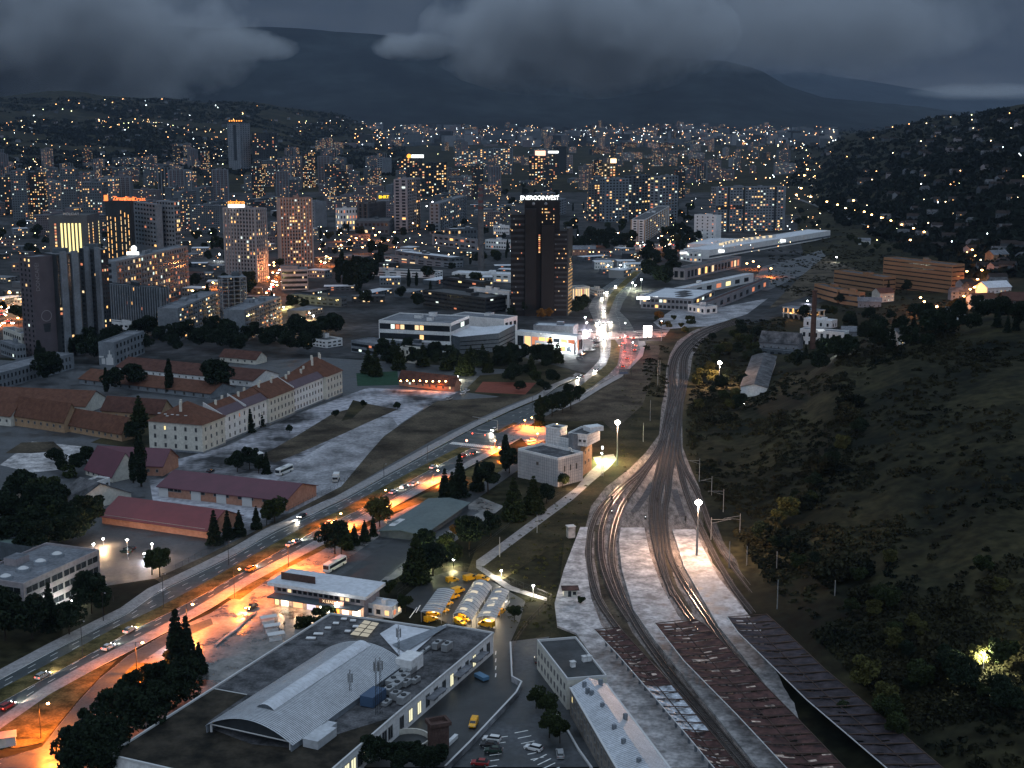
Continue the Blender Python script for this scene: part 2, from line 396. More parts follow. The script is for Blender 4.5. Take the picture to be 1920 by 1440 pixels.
sheet('lawn', [(640, 790), (662, 750), (690, 757), (660, 785)], M_GRASS)
sheet('court', [(0, 872), (60, 828), (160, 838), (120, 880), (60, 886)], M_PLAT)
sheet('court', [(10, 850), (40, 830), (100, 828), (120, 845), (60, 850)], M_DIRT)
sheet('sports_court', [(890, 735), (905, 716), (1005, 718), (985, 740)], mat('clay_court', (0.16, 0.05, 0.035), 0.9, var=0.15))
sheet('sports_pitch', [(668, 700), (745, 696), (748, 722), (670, 724)], mat('green_pitch', (0.02, 0.05, 0.03), 0.9))
# boulevard
UP = [(-60, 1298), (0, 1272), (104, 1216), (188, 1174), (240, 1148), (290, 1112), (387, 1066), (446, 1036), (508, 1000), (581, 967), (640, 939), (723, 893), (807, 847), (890, 803), (953, 774), (1015, 748), (1043, 728), (1077, 714), (1098, 702), (1112, 688), (1124, 675), (1126, 660), (1122, 635), (1118, 615), (1110, 593), (1103, 577), (1112, 560), (1130, 540), (1160, 520), (1187, 500), (1206, 484), (1218, 470), (1222, 462)]
LO = [(-60, 1384), (0, 1352), (94, 1286), (177, 1240), (260, 1198), (333, 1160), (383, 1133), (467, 1081), (550, 1039), (623, 998), (696, 962), (723, 946), (807, 901), (869, 869), (932, 836), (1000, 795), (1050, 765), (1082, 750), (1097, 739), (1127, 719), (1162, 700), (1178, 690), (1198, 667), (1203, 655), (1198, 637), (1190, 620), (1178, 600), (1162, 584), (1168, 567), (1178, 552), (1185, 537), (1197, 517), (1222, 490), (1238, 472), (1240, 462)]
sheet('road', UP + LO[::-1], M_ASPH)
def strip(name, mid, w, material, z=None, kind='structure'):
    """ribbon of real width w (metres) along a pixel polyline; w may be a list"""
    pts = [G(u, v) for u, v in mid]; L = []; Rr = []
    for i, p in enumerate(pts):
        a = pts[max(0, i - 1)]; c = pts[min(len(pts) - 1, i + 1)]; t = (c - a).normalized(); n = Vector((-t.y, t.x, 0))
        ww = (w[i] if isinstance(w, list) else w) / 2
        L.append(p + n * ww); Rr.append(p - n * ww)
    LAY[0] += 1; zz = 0.02 + 0.004 * LAY[0] if z is None else z
    b = MB()
    if z is None:
        for i in range(len(pts) - 1):
            b.face([q + Vector((0, 0, zz)) for q in (L[i], Rr[i], Rr[i + 1], L[i + 1])], material)
    else:
        for i in range(len(pts) - 1):
            b.face([q + Vector((0, 0, zz)) for q in (L[i], Rr[i], Rr[i + 1], L[i + 1])], material)
            for s in (L, Rr):
                b.face([s[i], s[i + 1], s[i + 1] + Vector((0, 0, zz)), s[i] + Vector((0, 0, zz))], M_TRIM)
    return tag(b.obj(name), kind=kind)
strip('pavement', [(u - 2, v - 6) for u, v in UP[:18]], 4.6, M_WALK, 0.15)
strip('pavement', [(u + 2, v + 5) for u, v in LO[:16]], 4.6, M_WALK, 0.15)
strip('pavement', [(1052, 770), (1084, 754), (1099, 744), (1130, 723), (1165, 703), (1181, 694), (1201, 669), (1207, 655), (1202, 640)], 4.5, M_WALK, 0.15)
MED = [(-60, 1338), (0, 1306), (52, 1278), (156, 1222), (229, 1182), (312, 1142), (383, 1104), (446, 1068), (508, 1033), (592, 985), (654, 958), (723, 919), (798, 878), (872, 840)]
strip('median', MED, 6.0, M_VERGE, 0.17)
strip('median', [(930, 812), (948, 803), (968, 793)], 2.5, M_VERGE, 0.17)
strip('median', [(1070, 741), (1098, 726), (1127, 703), (1147, 685), (1152, 668), (1154, 652), (1149, 637)], [2, 7, 8, 7, 6, 6, 3], M_VERGE, 0.17)
strip('median', [(1139, 590), (1143, 570), (1150, 553), (1170, 532), (1190, 514), (1214, 490), (1230, 470)], [2, 5, 6, 7, 7, 6, 4], M_VERGE, 0.17)
sheet('road', [(1070, 618), (1150, 622), (1243, 617), (1310, 618), (1310, 626), (1243, 632), (1150, 638), (1072, 634)], M_WET)
sheet('road', [(1150, 462), (1190, 457), (1290, 457), (1290, 466), (1190, 468)], M_WET)
# lane markings: thin painted dashes along interpolated lanes
def along(poly, step):
    pts = [G(u, v) for u, v in poly]; out = []; acc = 0.0
    for a, b in zip(pts, pts[1:]):
        L = (b - a).length; t = acc
        while t < L:
            out.append((a.lerp(b, t / L), (b - a).normalized())); t += step
        acc = t - L
    return out
def lane(a, b, f, n=60):
    """polyline between two edges at fraction f, resampled by row"""
    def at(poly, t):
        k = t * (len(poly) - 1); i = min(int(k), len(poly) - 2); return (lerp(poly[i][0], poly[i + 1][0], k - i), lerp(poly[i][1], poly[i + 1][1], k - i))
    return [(lerp(at(a, t / n)[0], at(b, t / n)[0], f), lerp(at(a, t / n)[1], at(b, t / n)[1], f)) for t in range(n + 1)]
def by_u(poly, u):
    for (a, va), (b, vb) in zip(poly, poly[1:]):
        if a <= u <= b: return lerp(va, vb, (u - a) / (b - a))
    return poly[-1][1]
dash = MB(); Zm = 0.02 + 0.004 * (LAY[0] + 4)
UPs = UP[:17]; LOs = LO[:14]
def dashes(polyv, step, ln, w=0.16, mb=dash):
    for p, t in along(polyv, step):
        n = Vector((-t.y, t.x, 0)); q = p + Vector((0, 0, Zm))
        mb.face([q - n * w / 2, q + n * w / 2, q + n * w / 2 + t * ln, q - n * w / 2 + t * ln], M_PAINT)
us_ = list(range(-40, 880, 40))
for f in (0.34, 0.66):
    dashes([(u, lerp(by_u(UPs, u), by_u(MED, u) - 5, f)) for u in us_], 9, 3)
    dashes([(u, lerp(by_u(MED, u) + 5, by_u(LOs, u), f)) for u in us_], 9, 3)
for f in (0.2, 0.4, 0.6, 0.8):
    dashes([(u, lerp(by_u(UPs, u), by_u(LO[:19], u), f)) for u in range(960, 1085, 20)], 9, 3)
def solid(polyv, w=0.15):
    pts = [G(u, v) + Vector((0, 0, Zm)) for u, v in polyv]
    for a, b in zip(pts, pts[1:]):
        t = (b - a).normalized(); n = Vector((-t.y, t.x, 0)) * w / 2; dash.face([a - n, a + n, b + n, b - n], M_PAINT)
solid([(u, by_u(MED, u) + 7) for u in range(430, 880, 30)]); solid([(u, by_u(UPs, u) + 3) for u in us_])
solid([(u, by_u(MED, u) - 6) for u in range(0, 880, 30)]); solid([(u, by_u(LOs, u) - 2) for u in us_])
for f in (0.3, 0.62):   # beyond the junction bend
    for a, b in ((UP[19:31], MED[:1]),):
        pass
L1 = [(1112, 700), (1128, 683), (1135, 665), (1133, 640), (1128, 615), (1122, 592), (1117, 575), (1128, 556), (1146, 536), (1170, 516), (1195, 496)]
L2 = [(1122, 708), (1138, 688), (1143, 668), (1141, 645), (1136, 618), (1131, 592), (1128, 577), (1138, 556), (1156, 538), (1180, 516)]
L3 = [(1140, 705), (1160, 688), (1169, 668), (1168, 645), (1160, 600), (1153, 584), (1158, 560), (1170, 545), (1190, 520), (1214, 496)]
L4 = [(1150, 705), (1175, 685), (1185, 668), (1184, 645)]
for L in (L1, L2, L3, L4): dashes(L, 9, 3)
# zebra crossing, stop line, hatched island
za, zb = G(843, 833), G(927, 842)
for i in range(24):
    p = za.lerp(zb, i / 23) + Vector((0, 0, Zm)); t = (G(870, 826) - G(856, 833)).normalized(); n = Vector((-t.y, t.x, 0)) * 0.32
    dash.face([p - n, p + n, p + n + t * 4.5, p - n + t * 4.5], M_PAINT)
solid([(882, 841), (916, 845)], 0.5); solid([(895, 806), (928, 810)], 0.5)
for i in range(9):
    a = G(250 + i * 6.5, 1126 - i * 2.2); b_ = G(262 + i * 6.5, 1116 - i * 2.2) ; t = (b_ - a).normalized(); n = Vector((-t.y, t.x, 0)) * 0.3
    a.z = b_.z = Zm; dash.face([a - n, a + n, b_ + n, b_ - n], M_PAINT)
# zebra at the far junction
for i in range(20):
    p = G(1150 + i * 3.2, 634) + Vector((0, 0, Zm + .03)); n = Vector((0.3, 0, 0)); t = Vector((0, 4.5, 0))
    dash.face([p - n, p + n, p + n + t, p - n + t], M_PAINT)
LAY[0] += 6
# lower slip road, station forecourt
sheet('forecourt', [(-60, 1600), (-60, 1410), (0, 1424), (79, 1402), (104, 1369), (146, 1317), (187, 1273), (240, 1230), (312, 1188), (396, 1150), (470, 1100), (520, 1072), (640, 1012), (760, 955), (830, 905), (945, 950), (900, 985), (800, 1050), (700, 1110), (720, 1160), (600, 1190), (420, 1330), (200, 1480)], M_WET)
sheet('slip_road', [(396, 1160), (312, 1189), (240, 1231), (187, 1274), (146, 1318), (104, 1370), (79, 1401), (0, 1427), (-40, 1436), (-40, 1560), (129, 1440), (156, 1371), (187, 1329), (221, 1286), (254, 1249), (312, 1210), (400, 1172)], M_ASPH)
dashes([(340, 1188), (290, 1215), (262, 1230), (215, 1277), (190, 1310), (160, 1350), (130, 1390), (105, 1425)], 6, 3, 0.3)
sheet('road_marking', [(0, 0.0 + 1432), (2, 1432), (2, 1433)], M_PAINT)
tag(dash.obj('road_markings'), kind='structure')
sheet('grass_verge', [(0, 1368), (94, 1302), (177, 1256), (220, 1238), (187, 1270), (146, 1314), (104, 1366), (79, 1394), (30, 1404), (0, 1400)], M_VERGE)
sheet('grass_verge', [(425, 1122), (470, 1094), (560, 1046), (640, 1004), (720, 962), (800, 924), (880, 880), (930, 855), (960, 850), (985, 880), (900, 910), (830, 930), (700, 975), (600, 1035), (520, 1075), (450, 1125)], M_VERGE)
sheet('grass_island', [(222, 1275), (255, 1243), (290, 1245), (330, 1262), (300, 1290), (232, 1295)], M_VERGE)
sheet('bus_park', [(600, 1085), (650, 1050), (720, 1000), (800, 955), (830, 945), (900, 960), (800, 1020), (730, 1080), (670, 1100)], M_ASPH_OLD)
sheet('bus_park_strip', [(640, 1080), (740, 1010), (860, 935), (975, 860), (1000, 862), (860, 960), (760, 1050), (690, 1110)], mat('dark_tar', (0.02, 0.022, 0.025), 0.6, var=.3, scale=.3))
sheet('side_road', [(930, 845), (990, 812), (1005, 800), (1002, 790), (985, 790), (960, 806), (930, 838)], M_WET)
sheet('lay_by', [(968, 812), (985, 800), (1040, 790), (1055, 800), (1030, 825), (990, 835)], M_WALK)
sheet('grass_field', [(990, 800), (1040, 775), (1082, 757), (1130, 727), (1166, 707), (1205, 668), (1212, 640), (1275, 640), (1250, 680), (1240, 740), (1238, 790), (1205, 880), (1110, 960), (1080, 1000), (1000, 1050), (940, 1090), (870, 1090), (900, 1010), (960, 950), (980, 900), (1130, 800)], M_GRASS)
sheet('field', [(1000, 790), (1050, 770), (1100, 748), (1165, 709), (1208, 668), (1214, 645), (1240, 650), (1225, 700), (1205, 760), (1150, 810), (1130, 790)], M_DIRT)
sheet('footpath', [(893, 1052), (935, 1022), (985, 985), (1040, 945), (1080, 915), (1105, 885), (1120, 872), (1112, 858), (1150, 852), (1156, 862), (1140, 880), (1110, 905), (1075, 937), (1010, 985), (950, 1030), (905, 1064), (960, 1100), (1025, 1122), (1025, 1128), (950, 1106), (893, 1066)], M_WALK)
sheet('railway_ground', [(1240, 640), (1270, 600), (1380, 596), (1385, 615), (1320, 640), (1300, 680), (1300, 760), (1340, 880), (1400, 960), (1440, 1100), (1560, 1240), (1800, 1440), (1000, 1440), (1000, 1200), (1040, 1170), (1060, 1000), (1150, 900), (1235, 790), (1245, 700)], M_GRASS)
sheet('ballast_bed', [(1095, 1000), (1108, 950), (1135, 915), (1180, 880), (1210, 850), (1236, 815), (1240, 765), (1246, 735), (1250, 690), (1256, 665), (1270, 640), (1300, 620), (1340, 607), (1378, 600), (1384, 608), (1340, 622), (1312, 645), (1298, 670), (1294, 700), (1284, 735), (1279, 790), (1280, 840), (1298, 885), (1320, 935), (1350, 985), (1420, 1080), (1460, 1160), (1590, 1300), (1720, 1440), (1330, 1440), (1220, 1300), (1130, 1185), (1105, 1130), (1096, 1060)], M_BALLAST)
strip('weed_strip', [(1122, 985), (1124, 1050), (1140, 1120), (1176, 1188), (1235, 1260), (1310, 1350)], [3, 3.5, 4, 3, 2, 2], M_DIRT)
strip('weed_strip', [(1236, 985), (1244, 1045), (1262, 1100), (1292, 1150)], 2.6, M_DIRT)
strip('weed_strip', [(1313, 960), (1335, 1005), (1360, 1045), (1400, 1100), (1445, 1155)], 2.5, M_DIRT)
sheet('depot_yard', [(745, 1130), (800, 1085), (850, 1070), (900, 1078), (985, 1128), (975, 1165), (955, 1210), (962, 1290), (975, 1300), (860, 1440), (600, 1440), (700, 1300), (840, 1170)], mat('depot_tar', (0.022, 0.025, 0.027), 0.5, var=.3, scale=.2, scale2=1.2))
sheet('car_park', [(958, 1210), (1010, 1200), (1130, 1440), (850, 1440), (975, 1305)], M_ASPH_OLD)
sheet('access_road', [(950, 1205), (1030, 1195), (1000, 1265), (1060, 1350), (1105, 1440), (1060, 1440), (990, 1330), (960, 1290)], M_ASPH_OLD)
# painted bays of the car park and court
bays = MB(); Zb = 0.02 + 0.004 * (LAY[0] + 2); LAY[0] += 3
def bline(u0, v0, u1, v1, w=.14):
    a, b_ = G(u0, v0) + Vector((0, 0, Zb)), G(u1, v1) + Vector((0, 0, Zb)); t = (b_ - a).normalized(); n = Vector((-t.y, t.x, 0)) * w; bays.face([a - n, a + n, b_ + n, b_ - n], M_PAINT)
for k in range(7): bline(930 - k * 4, 1385 + k * 11, 952 - k * 4, 1382 + k * 11)
for k in range(6): bline(965 + k * 6, 1376 + k * 10, 990 + k * 6, 1371 + k * 10)
for k in range(5): bline(1000 + k * 8, 1428 + k * 8, 1025 + k * 8, 1416 + k * 8)
for k in range(4): bline(930, 1222 + k * 14, 929, 1229 + k * 14)
bline(768, 1160, 782, 1140); bline(780, 1150, 788, 1136)
tag(bays.obj('parking_markings'), kind='structure')
# factory yard on the far side of the tracks
sheet('factory_yard', [(1440, 760), (1470, 720), (1500, 680), (1560, 665), (1530, 700), (1510, 730), (1480, 765)], M_YARD)
sheet('mall_parking', [(1225, 605), (1270, 575), (1330, 580), (1440, 560), (1400, 590), (1330, 612), (1240, 618)], M_CONC)
sheet('mall_apron', [(1430, 500), (1500, 482), (1590, 452), (1610, 458), (1540, 500), (1440, 545), (1400, 545)], M_ASPH_OLD)
sheet('cleared_land', [(1490, 400), (1530, 400), (1660, 470), (1560, 540), (1440, 580), (1500, 520), (1560, 470)], M_DIRT)
# ================================================================ PLANTS (prototypes)
def np_mesh(name, V, nq, mats, mi=None):
    me = bpy.data.meshes.new(name); nv = len(V)
    me.vertices.add(nv); me.vertices.foreach_set('co', V.astype(np.float32).ravel())
    me.loops.add(nq * 4); me.loops.foreach_set('vertex_index', np.arange(nq * 4, dtype=np.int32))
    me.polygons.add(nq); me.polygons.foreach_set('loop_start', np.arange(0, nq * 4, 4, dtype=np.int32))
    try: me.polygons.foreach_set('loop_total', np.full(nq, 4, dtype=np.int32))
    except Exception: pass
    for m in mats: me.materials.append(m)
    if mi is not None: me.polygons.foreach_set('material_index', mi.astype(np.int32))
    me.update(calc_edges=True); me.validate()
    return me
RNG = np.random.default_rng(5)
def leaves(P, size, flat=0.0):
    n = len(P); a = RNG.normal(size=(n, 3)); a[:, 2] *= (1 - flat); a /= np.linalg.norm(a, axis=1)[:, None]
    b = RNG.normal(size=(n, 3)); b[:, 2] *= (1 - flat); b -= (b * a).sum(1)[:, None] * a; b /= np.linalg.norm(b, axis=1)[:, None] + 1e-6
    s = size * RNG.uniform(0.6, 1.4, n)[:, None]; a = a * s; b = b * s * RNG.uniform(0.5, 1.0, n)[:, None]
    return np.stack([P - a - b, P + a - b * 0.6, P + a * 0.8 + b, P - a * 0.7 + b * 0.9], axis=1).reshape(-1, 3)
def crown_broad(h, w, n, trunk=0.25, lumps=16):
    """leaf positions of a broad crown: lumps of different size on an uneven ellipsoid"""
    out = []
    for i in range(lumps):
        th = RNG.uniform(0, 2 * PI); ph = RNG.uniform(-0.75, 1.0); rr = RNG.uniform(0.25, 0.85)
        c = np.array([math.cos(th) * rr * w * 0.5 * math.sqrt(1 - ph * ph * 0.8), math.sin(th) * rr * w * 0.5 * math.sqrt(1 - ph * ph * 0.8), h * (trunk + (1 - trunk) * (0.48 + 0.38 * ph))])
        r = w * RNG.uniform(0.13, 0.26)
        q = RNG.normal(size=(n // lumps, 3)); q /= np.linalg.norm(q, axis=1)[:, None]
        out.append(c + q * r * (RNG.uniform(0.45, 1.05, n // lumps) ** 0.5)[:, None] * np.array([1, 1, 0.8]))
    return np.concatenate(out)
def crown_conifer(h, w, n, layers=14):
    out = []
    for i in range(layers):
        t = (i + RNG.uniform(0, 0.4)) / layers; z = h * (0.10 + 0.88 * t); r = w * 0.5 * (1 - t) ** 0.85 * RNG.uniform(0.8, 1.15)
        k = int(n / layers * (1.8 * (1 - t) + 0.25)); nb = int(7 + 5 * (1 - t)); az = RNG.integers(0, nb, k) * 2 * PI / nb + i * 0.7 + RNG.normal(size=k) * 0.10
        rr = r * np.sqrt(RNG.uniform(0.02, 1, k)); out.append(np.stack([np.cos(az) * rr, np.sin(az) * rr, z - rr * 0.30 + RNG.normal(size=k) * h * 0.008], 1))
    return np.concatenate(out)
def crown_poplar(h, w, n):
    t = RNG.uniform(0.08, 1.0, n); prof = np.sin(np.clip(t, 0, 1) ** 0.8 * PI * 0.97 + 0.05) * 0.5 + 0.12; az = RNG.uniform(0, 2 * PI, n)
    r = w * prof * RNG.uniform(0.5, 1.0, n) * (1 + 0.25 * np.sin(az * 3 + t * 14)); return np.stack([np.cos(az) * r, np.sin(az) * r, t * h], 1)
F_DARK = mat('dark_foliage', (0.014, 0.023, 0.013), 0.9, var=0.35, scale=0.35, scale2=1.6)
F_MID = mat('green_foliage', (0.026, 0.036, 0.014), 0.9, var=0.4, scale=0.3, scale2=1.5)
F_OLIVE = mat('olive_foliage', (0.060, 0.060, 0.020), 0.9, var=0.4, scale=0.3, scale2=1.5)
F_RUSTY = mat('orange_foliage', (0.13, 0.065, 0.015), 0.9, var=0.4, scale=0.3, scale2=1.5)  # lamp glow of the orange lit trees is put into this leaf colour
F_HILL = mat('hill_foliage', (0.011, 0.018, 0.011), 0.95, var=0.45, scale=0.03, col2=(0.030, 0.028, 0.014), scale2=0.25, b2=.5)
F_WOOD = mat('wood_foliage', (0.007, 0.011, 0.008), 0.95, var=0.3, scale=0.004)
def trunk_mb(h, r, limbs=6, spread=1.5, top=0.8):
    b = MB(); b.tube((0, 0, -0.3), (0.1, 0.05, h * 0.45), r, r * 0.7, M_BARK, 7); b.tube((0.1, 0.05, h * 0.45), (0, 0, h * top), r * 0.7, r * 0.15, M_BARK, 6)
    for i in range(limbs):
        a = i * 2.4; z = h * (0.3 + 0.4 * i / max(1, limbs)); b.tube((0, 0, z), (math.cos(a) * spread, math.sin(a) * spread, z + h * 0.15), r * 0.4, r * 0.08, M_BARK, 5, False)
    return b
class Proto: pass
PR = {}
def make_tree(key, kind, h, w, n, leaf, fol, single=False):
    fn = {'broad': crown_broad, 'conifer': crown_conifer, 'poplar': crown_poplar}[kind]
    P = fn(h, w, n); V = leaves(P, leaf, 0.5 if kind == 'conifer' else 0.0)
    cm = np_mesh(key + '_crown', V, len(P), [fol])
    tm = trunk_mb(h, 0.022 * h, 0 if kind == 'poplar' else 7, w * 0.28, 0.95 if kind != 'broad' else 0.8)
    PR[key] = (kind, cm, tm, h, w, fol, P, leaf)
    PR[key + '_t'] = None
make_tree('oak', 'broad', 11, 11, 4200, 0.30, F_DARK); make_tree('linden', 'broad', 9, 8, 3000, 0.27, F_MID); make_tree('willow', 'broad', 8, 7, 2600, 0.25, F_OLIVE); make_tree('maple', 'broad', 8, 8, 2600, 0.28, F_RUSTY)
make_tree('ash', 'broad', 13, 9, 3600, 0.32, F_DARK)
make_tree('spruce', 'conifer', 15, 6.5, 4200, 0.30, F_DARK); make_tree('fir', 'conifer', 11, 5.5, 3200, 0.27, F_DARK); make_tree('cedar', 'conifer', 13, 8.5, 3800, 0.32, F_MID)
make_tree('poplar', 'poplar', 22, 4.2, 3800, 0.34, F_DARK)
def make_bush(key, h, w, n, leaf, fol):
    P = crown_broad(h, w, n, 0.0, 9); PR[key] = ('bush', np_mesh(key, leaves(P, leaf), len(P), [fol]), None, h, w, fol, P, leaf)
make_bush('bush', 3.0, 4.0, 900, 0.22, F_MID); make_bush('shrub', 2.2, 3.2, 600, 0.2, F_OLIVE); make_bush('hill_bush', 5.0, 7.0, 1000, 0.34, F_HILL); make_bush('thicket', 7.0, 9.0, 1400, 0.42, F_HILL)
NAMES = {'oak': 'broadleaf_tree', 'linden': 'broadleaf_tree', 'willow': 'willow_tree', 'maple': 'autumn_tree', 'ash': 'tall_tree', 'spruce': 'spruce_tree', 'fir': 'fir_tree', 'cedar': 'conifer_tree', 'poplar': 'poplar_tree', 'bush': 'bush', 'shrub': 'shrub', 'hill_bush': 'bush', 'thicket': 'bush'}
TM = {}
def tree(key, p, h=None, label=None, group=None, simple=False, rz=None):
    """p: world point; h: real height"""
    kind, cm, tm, H, Wd, fol, _, _ = PR[key]
    s = (h or H) / H; rz = random.uniform(0, 6.28) if rz is None else rz
    sc = (s * random.uniform(0.9, 1.12), s * random.uniform(0.9, 1.12), s)
    if kind == 'bush' :
        o = bpy.data.objects.new(NAMES[key], cm); COL.objects.link(o); o.location = p; o.rotation_euler = (0, 0, rz); o.scale = sc
        return tag(o, label or 'bush', 'bush', group)
    r = root(NAMES[key], label, 'tree', p, group, rz); r.scale = sc
    c = bpy.data.objects.new('crown', cm); COL.objects.link(c); c.parent = r
    if not simple:
        if key not in TM:
            t = tm.obj('trunk', r); TM[key] = t.data
        else:
            t = bpy.data.objects.new('trunk', TM[key]); COL.objects.link(t); t.parent = r
    return r
# ================================================================ BUILDING HELPERS
def V2(p): return Vector((p[0], p[1], 0))
def rect(a, b, uc, vb, z0=0.0):
    """footprint A,B,C,D and roof height from roof pixels: a-b is the measured long side, b its near corner, uc the column of the other side's far corner, vb the row of b's foot"""
    foot = G(b[0], vb, z0); h = HT(foot, b[1])
    B = G(b[0], b[1], h); A = G(a[0], a[1], h)
    if h > 95 or B.y > 6000 or h < 0:
        B = Vector((foot.x, foot.y, h)); A = Vector((foot.x + (a[0] - b[0]) / FOC * foot.y, foot.y * 1.004, h))
    t = (A - B); t.z = 0; t.normalize(); n = Vector((-t.y, t.x, 0))
    if n.y < 0: n = -n
    k = (uc - 960) / FOC; dz = h - CAMZ
    den = n.x - k * n.y * cP
    s = (k * (B.y * cP - dz * sP) - B.x) / den if abs(den) > 0.01 else -1
    if s <= 0: s = 16.0
    s = min(max(s, 6.0), 14.0 + 1.2 * (A - B).length)
    Cc = B + n * s
    D = A + n * s
    return [V2(A), V2(B), V2(Cc), V2(D)], h
def out_normal(P, Q, cen):
    t = (Q - P).normalized(); n = Vector((t.y, -t.x, 0))
    if (P + Q - 2 * cen).dot(n) < 0: n = -n
    return t, n
def wgrid(mb, P, Q, z0, z1, cols, rows, fw, fh, lit, cen, off=0.08, mats=None, m0=0.03):
    if cols < 1: return
    t, n = out_normal(P, Q, cen); L = (Q - P).length; cw = L * (1 - 2 * m0) / cols; rh = (z1 - z0) / rows
    for j in range(rows):
        for i in range(cols):
            x0 = L * m0 + cw * (i + 0.5 - fw / 2); x1 = x0 + cw * fw; a0 = z0 + rh * (j + 0.5 - fh / 2); a1 = a0 + rh * fh
            mm = mats(i, j) if mats else pick_win(lit)
            if mm is None: continue
            p, q = P + t * x0 + n * off, P + t * x1 + n * off
            mb.face([(p.x, p.y, a0), (q.x, q.y, a0), (q.x, q.y, a1), (p.x, p.y, a1)], mm)
def bands(mb, P, Q, z0, z1, rows, fh, m, cen, off=0.1, inset=0.0):
    t, n = out_normal(P, Q, cen); rh = (z1 - z0) / rows; p, q = P + t * inset + n * off, Q - t * inset + n * off
    for j in range(rows):
        a0 = z0 + rh * (j + 0.5 - fh / 2); a1 = a0 + rh * fh
        mb.face([(p.x, p.y, a0), (q.x, q.y, a0), (q.x, q.y, a1), (p.x, p.y, a1)], m)
def fins(mb, P, Q, z0, z1, xs, w, dep, m, cen):
    t, n = out_normal(P, Q, cen); L = (Q - P).length; rz = math.atan2(t.y, t.x)
    for x in xs:
        c = P + t * (x * L) + n * (dep / 2 + 0.03)
        mb.box((c.x, c.y, z0), (w, dep, z1 - z0), m, rz)
WIN = {}
def win_mesh(w, h, pane, frame=None):
    key = (round(w, 1), round(h, 1), pane.name, (frame or M_FRAME).name)
    if key not in WIN:
        b = MB(); fr = frame or M_FRAME; d = 0.10; e = min(0.14, w * 0.12)
        b.box((0, -0.05, -h / 2), (w, d, e), fr); b.box((0, -0.05, h / 2 - e), (w, d, e), fr)
        for s in (-1, 1): b.box((s * (w / 2 - e / 2), -0.05, -h / 2 + e), (e, d, h - 2 * e), fr)
        if w > 0.9: b.box((0, -0.045, -h / 2 + e), (e * 0.7, d * 0.8, h - 2 * e), fr)
        b.face([(-w / 2 + e, -0.03, -h / 2 + e), (w / 2 - e, -0.03, -h / 2 + e), (w / 2 - e, -0.03, h / 2 - e), (-w / 2 + e, -0.03, h / 2 - e)], pane)
        o = b.obj('window'); WIN[key] = o.data; bpy.data.objects.remove(o)
    return WIN[key]
def part(name, me, parent, loc, rz=0.0):
    o = bpy.data.objects.new(name, me); COL.objects.link(o); o.parent = parent; o.location = loc; o.rotation_euler = (0, 0, rz); return o
def winobjs(rt, P, Q, z0, z1, cols, rows, w, h, lit, cen, skip=(), m0=0.02, mats=None, name='window'):
    t, n = out_normal(P, Q, cen); L = (Q - P).length; rz = math.atan2(-n.y, -n.x) - PI / 2
    # local -y of the window points outward
    rz = math.atan2(n.y, n.x) + PI / 2
    for j in range(rows):
        for i in range(cols):
            if (i, j) in skip: continue
            x = L * m0 + L * (1 - 2 * m0) * (i + 0.5) / cols; z = lerp(z0, z1, (j + 0.5) / rows)
            pm = mats(i, j) if mats else pick_win(lit)
            if pm is None: continue
            p = P + t * x; part(name, win_mesh(w, h, pm), rt, (p.x - rt.location.x, p.y - rt.location.y, z - rt.location.z), rz)
def box_poly(A, B, C, D): return [(p.x, p.y) for p in (A, B, C, D)]
def centre(q): return sum(q, Vector((0, 0, 0))) / len(q)
def inset(q, m):
    c = centre(q); out = []
    for i, p in enumerate(q):
        a, b = q[i - 1], q[(i + 1) % len(q)]
        out.append(p + (a - p).normalized() * m + (b - p).normalized() * m)
    return out
def kit_roof(rt, q, h, M=M_ROOFG, para=0.7, stuffn=2, wallm=M_GREYW, seed=0):
    """flat roof with parapet and a few plant boxes"""
    c = rt.location; rb = MB(); qi = inset(q, 0.35)
    rb.face([(p.x, p.y, h + 0.02) for p in qi], M)
    for i in range(4):
        a, b, ai, bi = q[i], q[(i + 1) % 4], qi[i], qi[(i + 1) % 4]
        rb.face([(a.x, a.y, h + para), (b.x, b.y, h + para), (bi.x, bi.y, h + para), (ai.x, ai.y, h + para)], wallm)
        rb.face([(ai.x, ai.y, h + 0.02), (bi.x, bi.y, h + 0.02), (bi.x, bi.y, h + para), (ai.x, ai.y, h + para)], wallm)
        rb.face([(a.x, a.y, h), (b.x, b.y, h), (b.x, b.y, h + para), (a.x, a.y, h + para)], wallm)
    rb.obj('roof', rt, c)
    rg = random.Random(seed + int(h * 7))
    t = (q[1] - q[0]).normalized(); rz = math.atan2(t.y, t.x); L = (q[1] - q[0]).length; Wd = (q[2] - q[1]).length
    for k in range(stuffn):
        p = q[0].lerp(q[1], rg.uniform(0.15, 0.85)).lerp(q[3].lerp(q[2], 0.5), rg.uniform(0.3, 0.9)); pb = MB()
        pb.box((p.x, p.y, h + 0.05), (min(6, L * 0.22) * rg.uniform(.6, 1), min(5, Wd * 0.35) * rg.uniform(.6, 1), rg.uniform(1.6, 3.0)), wallm, rz, M); pb.obj('rooftop_hut', rt, c)
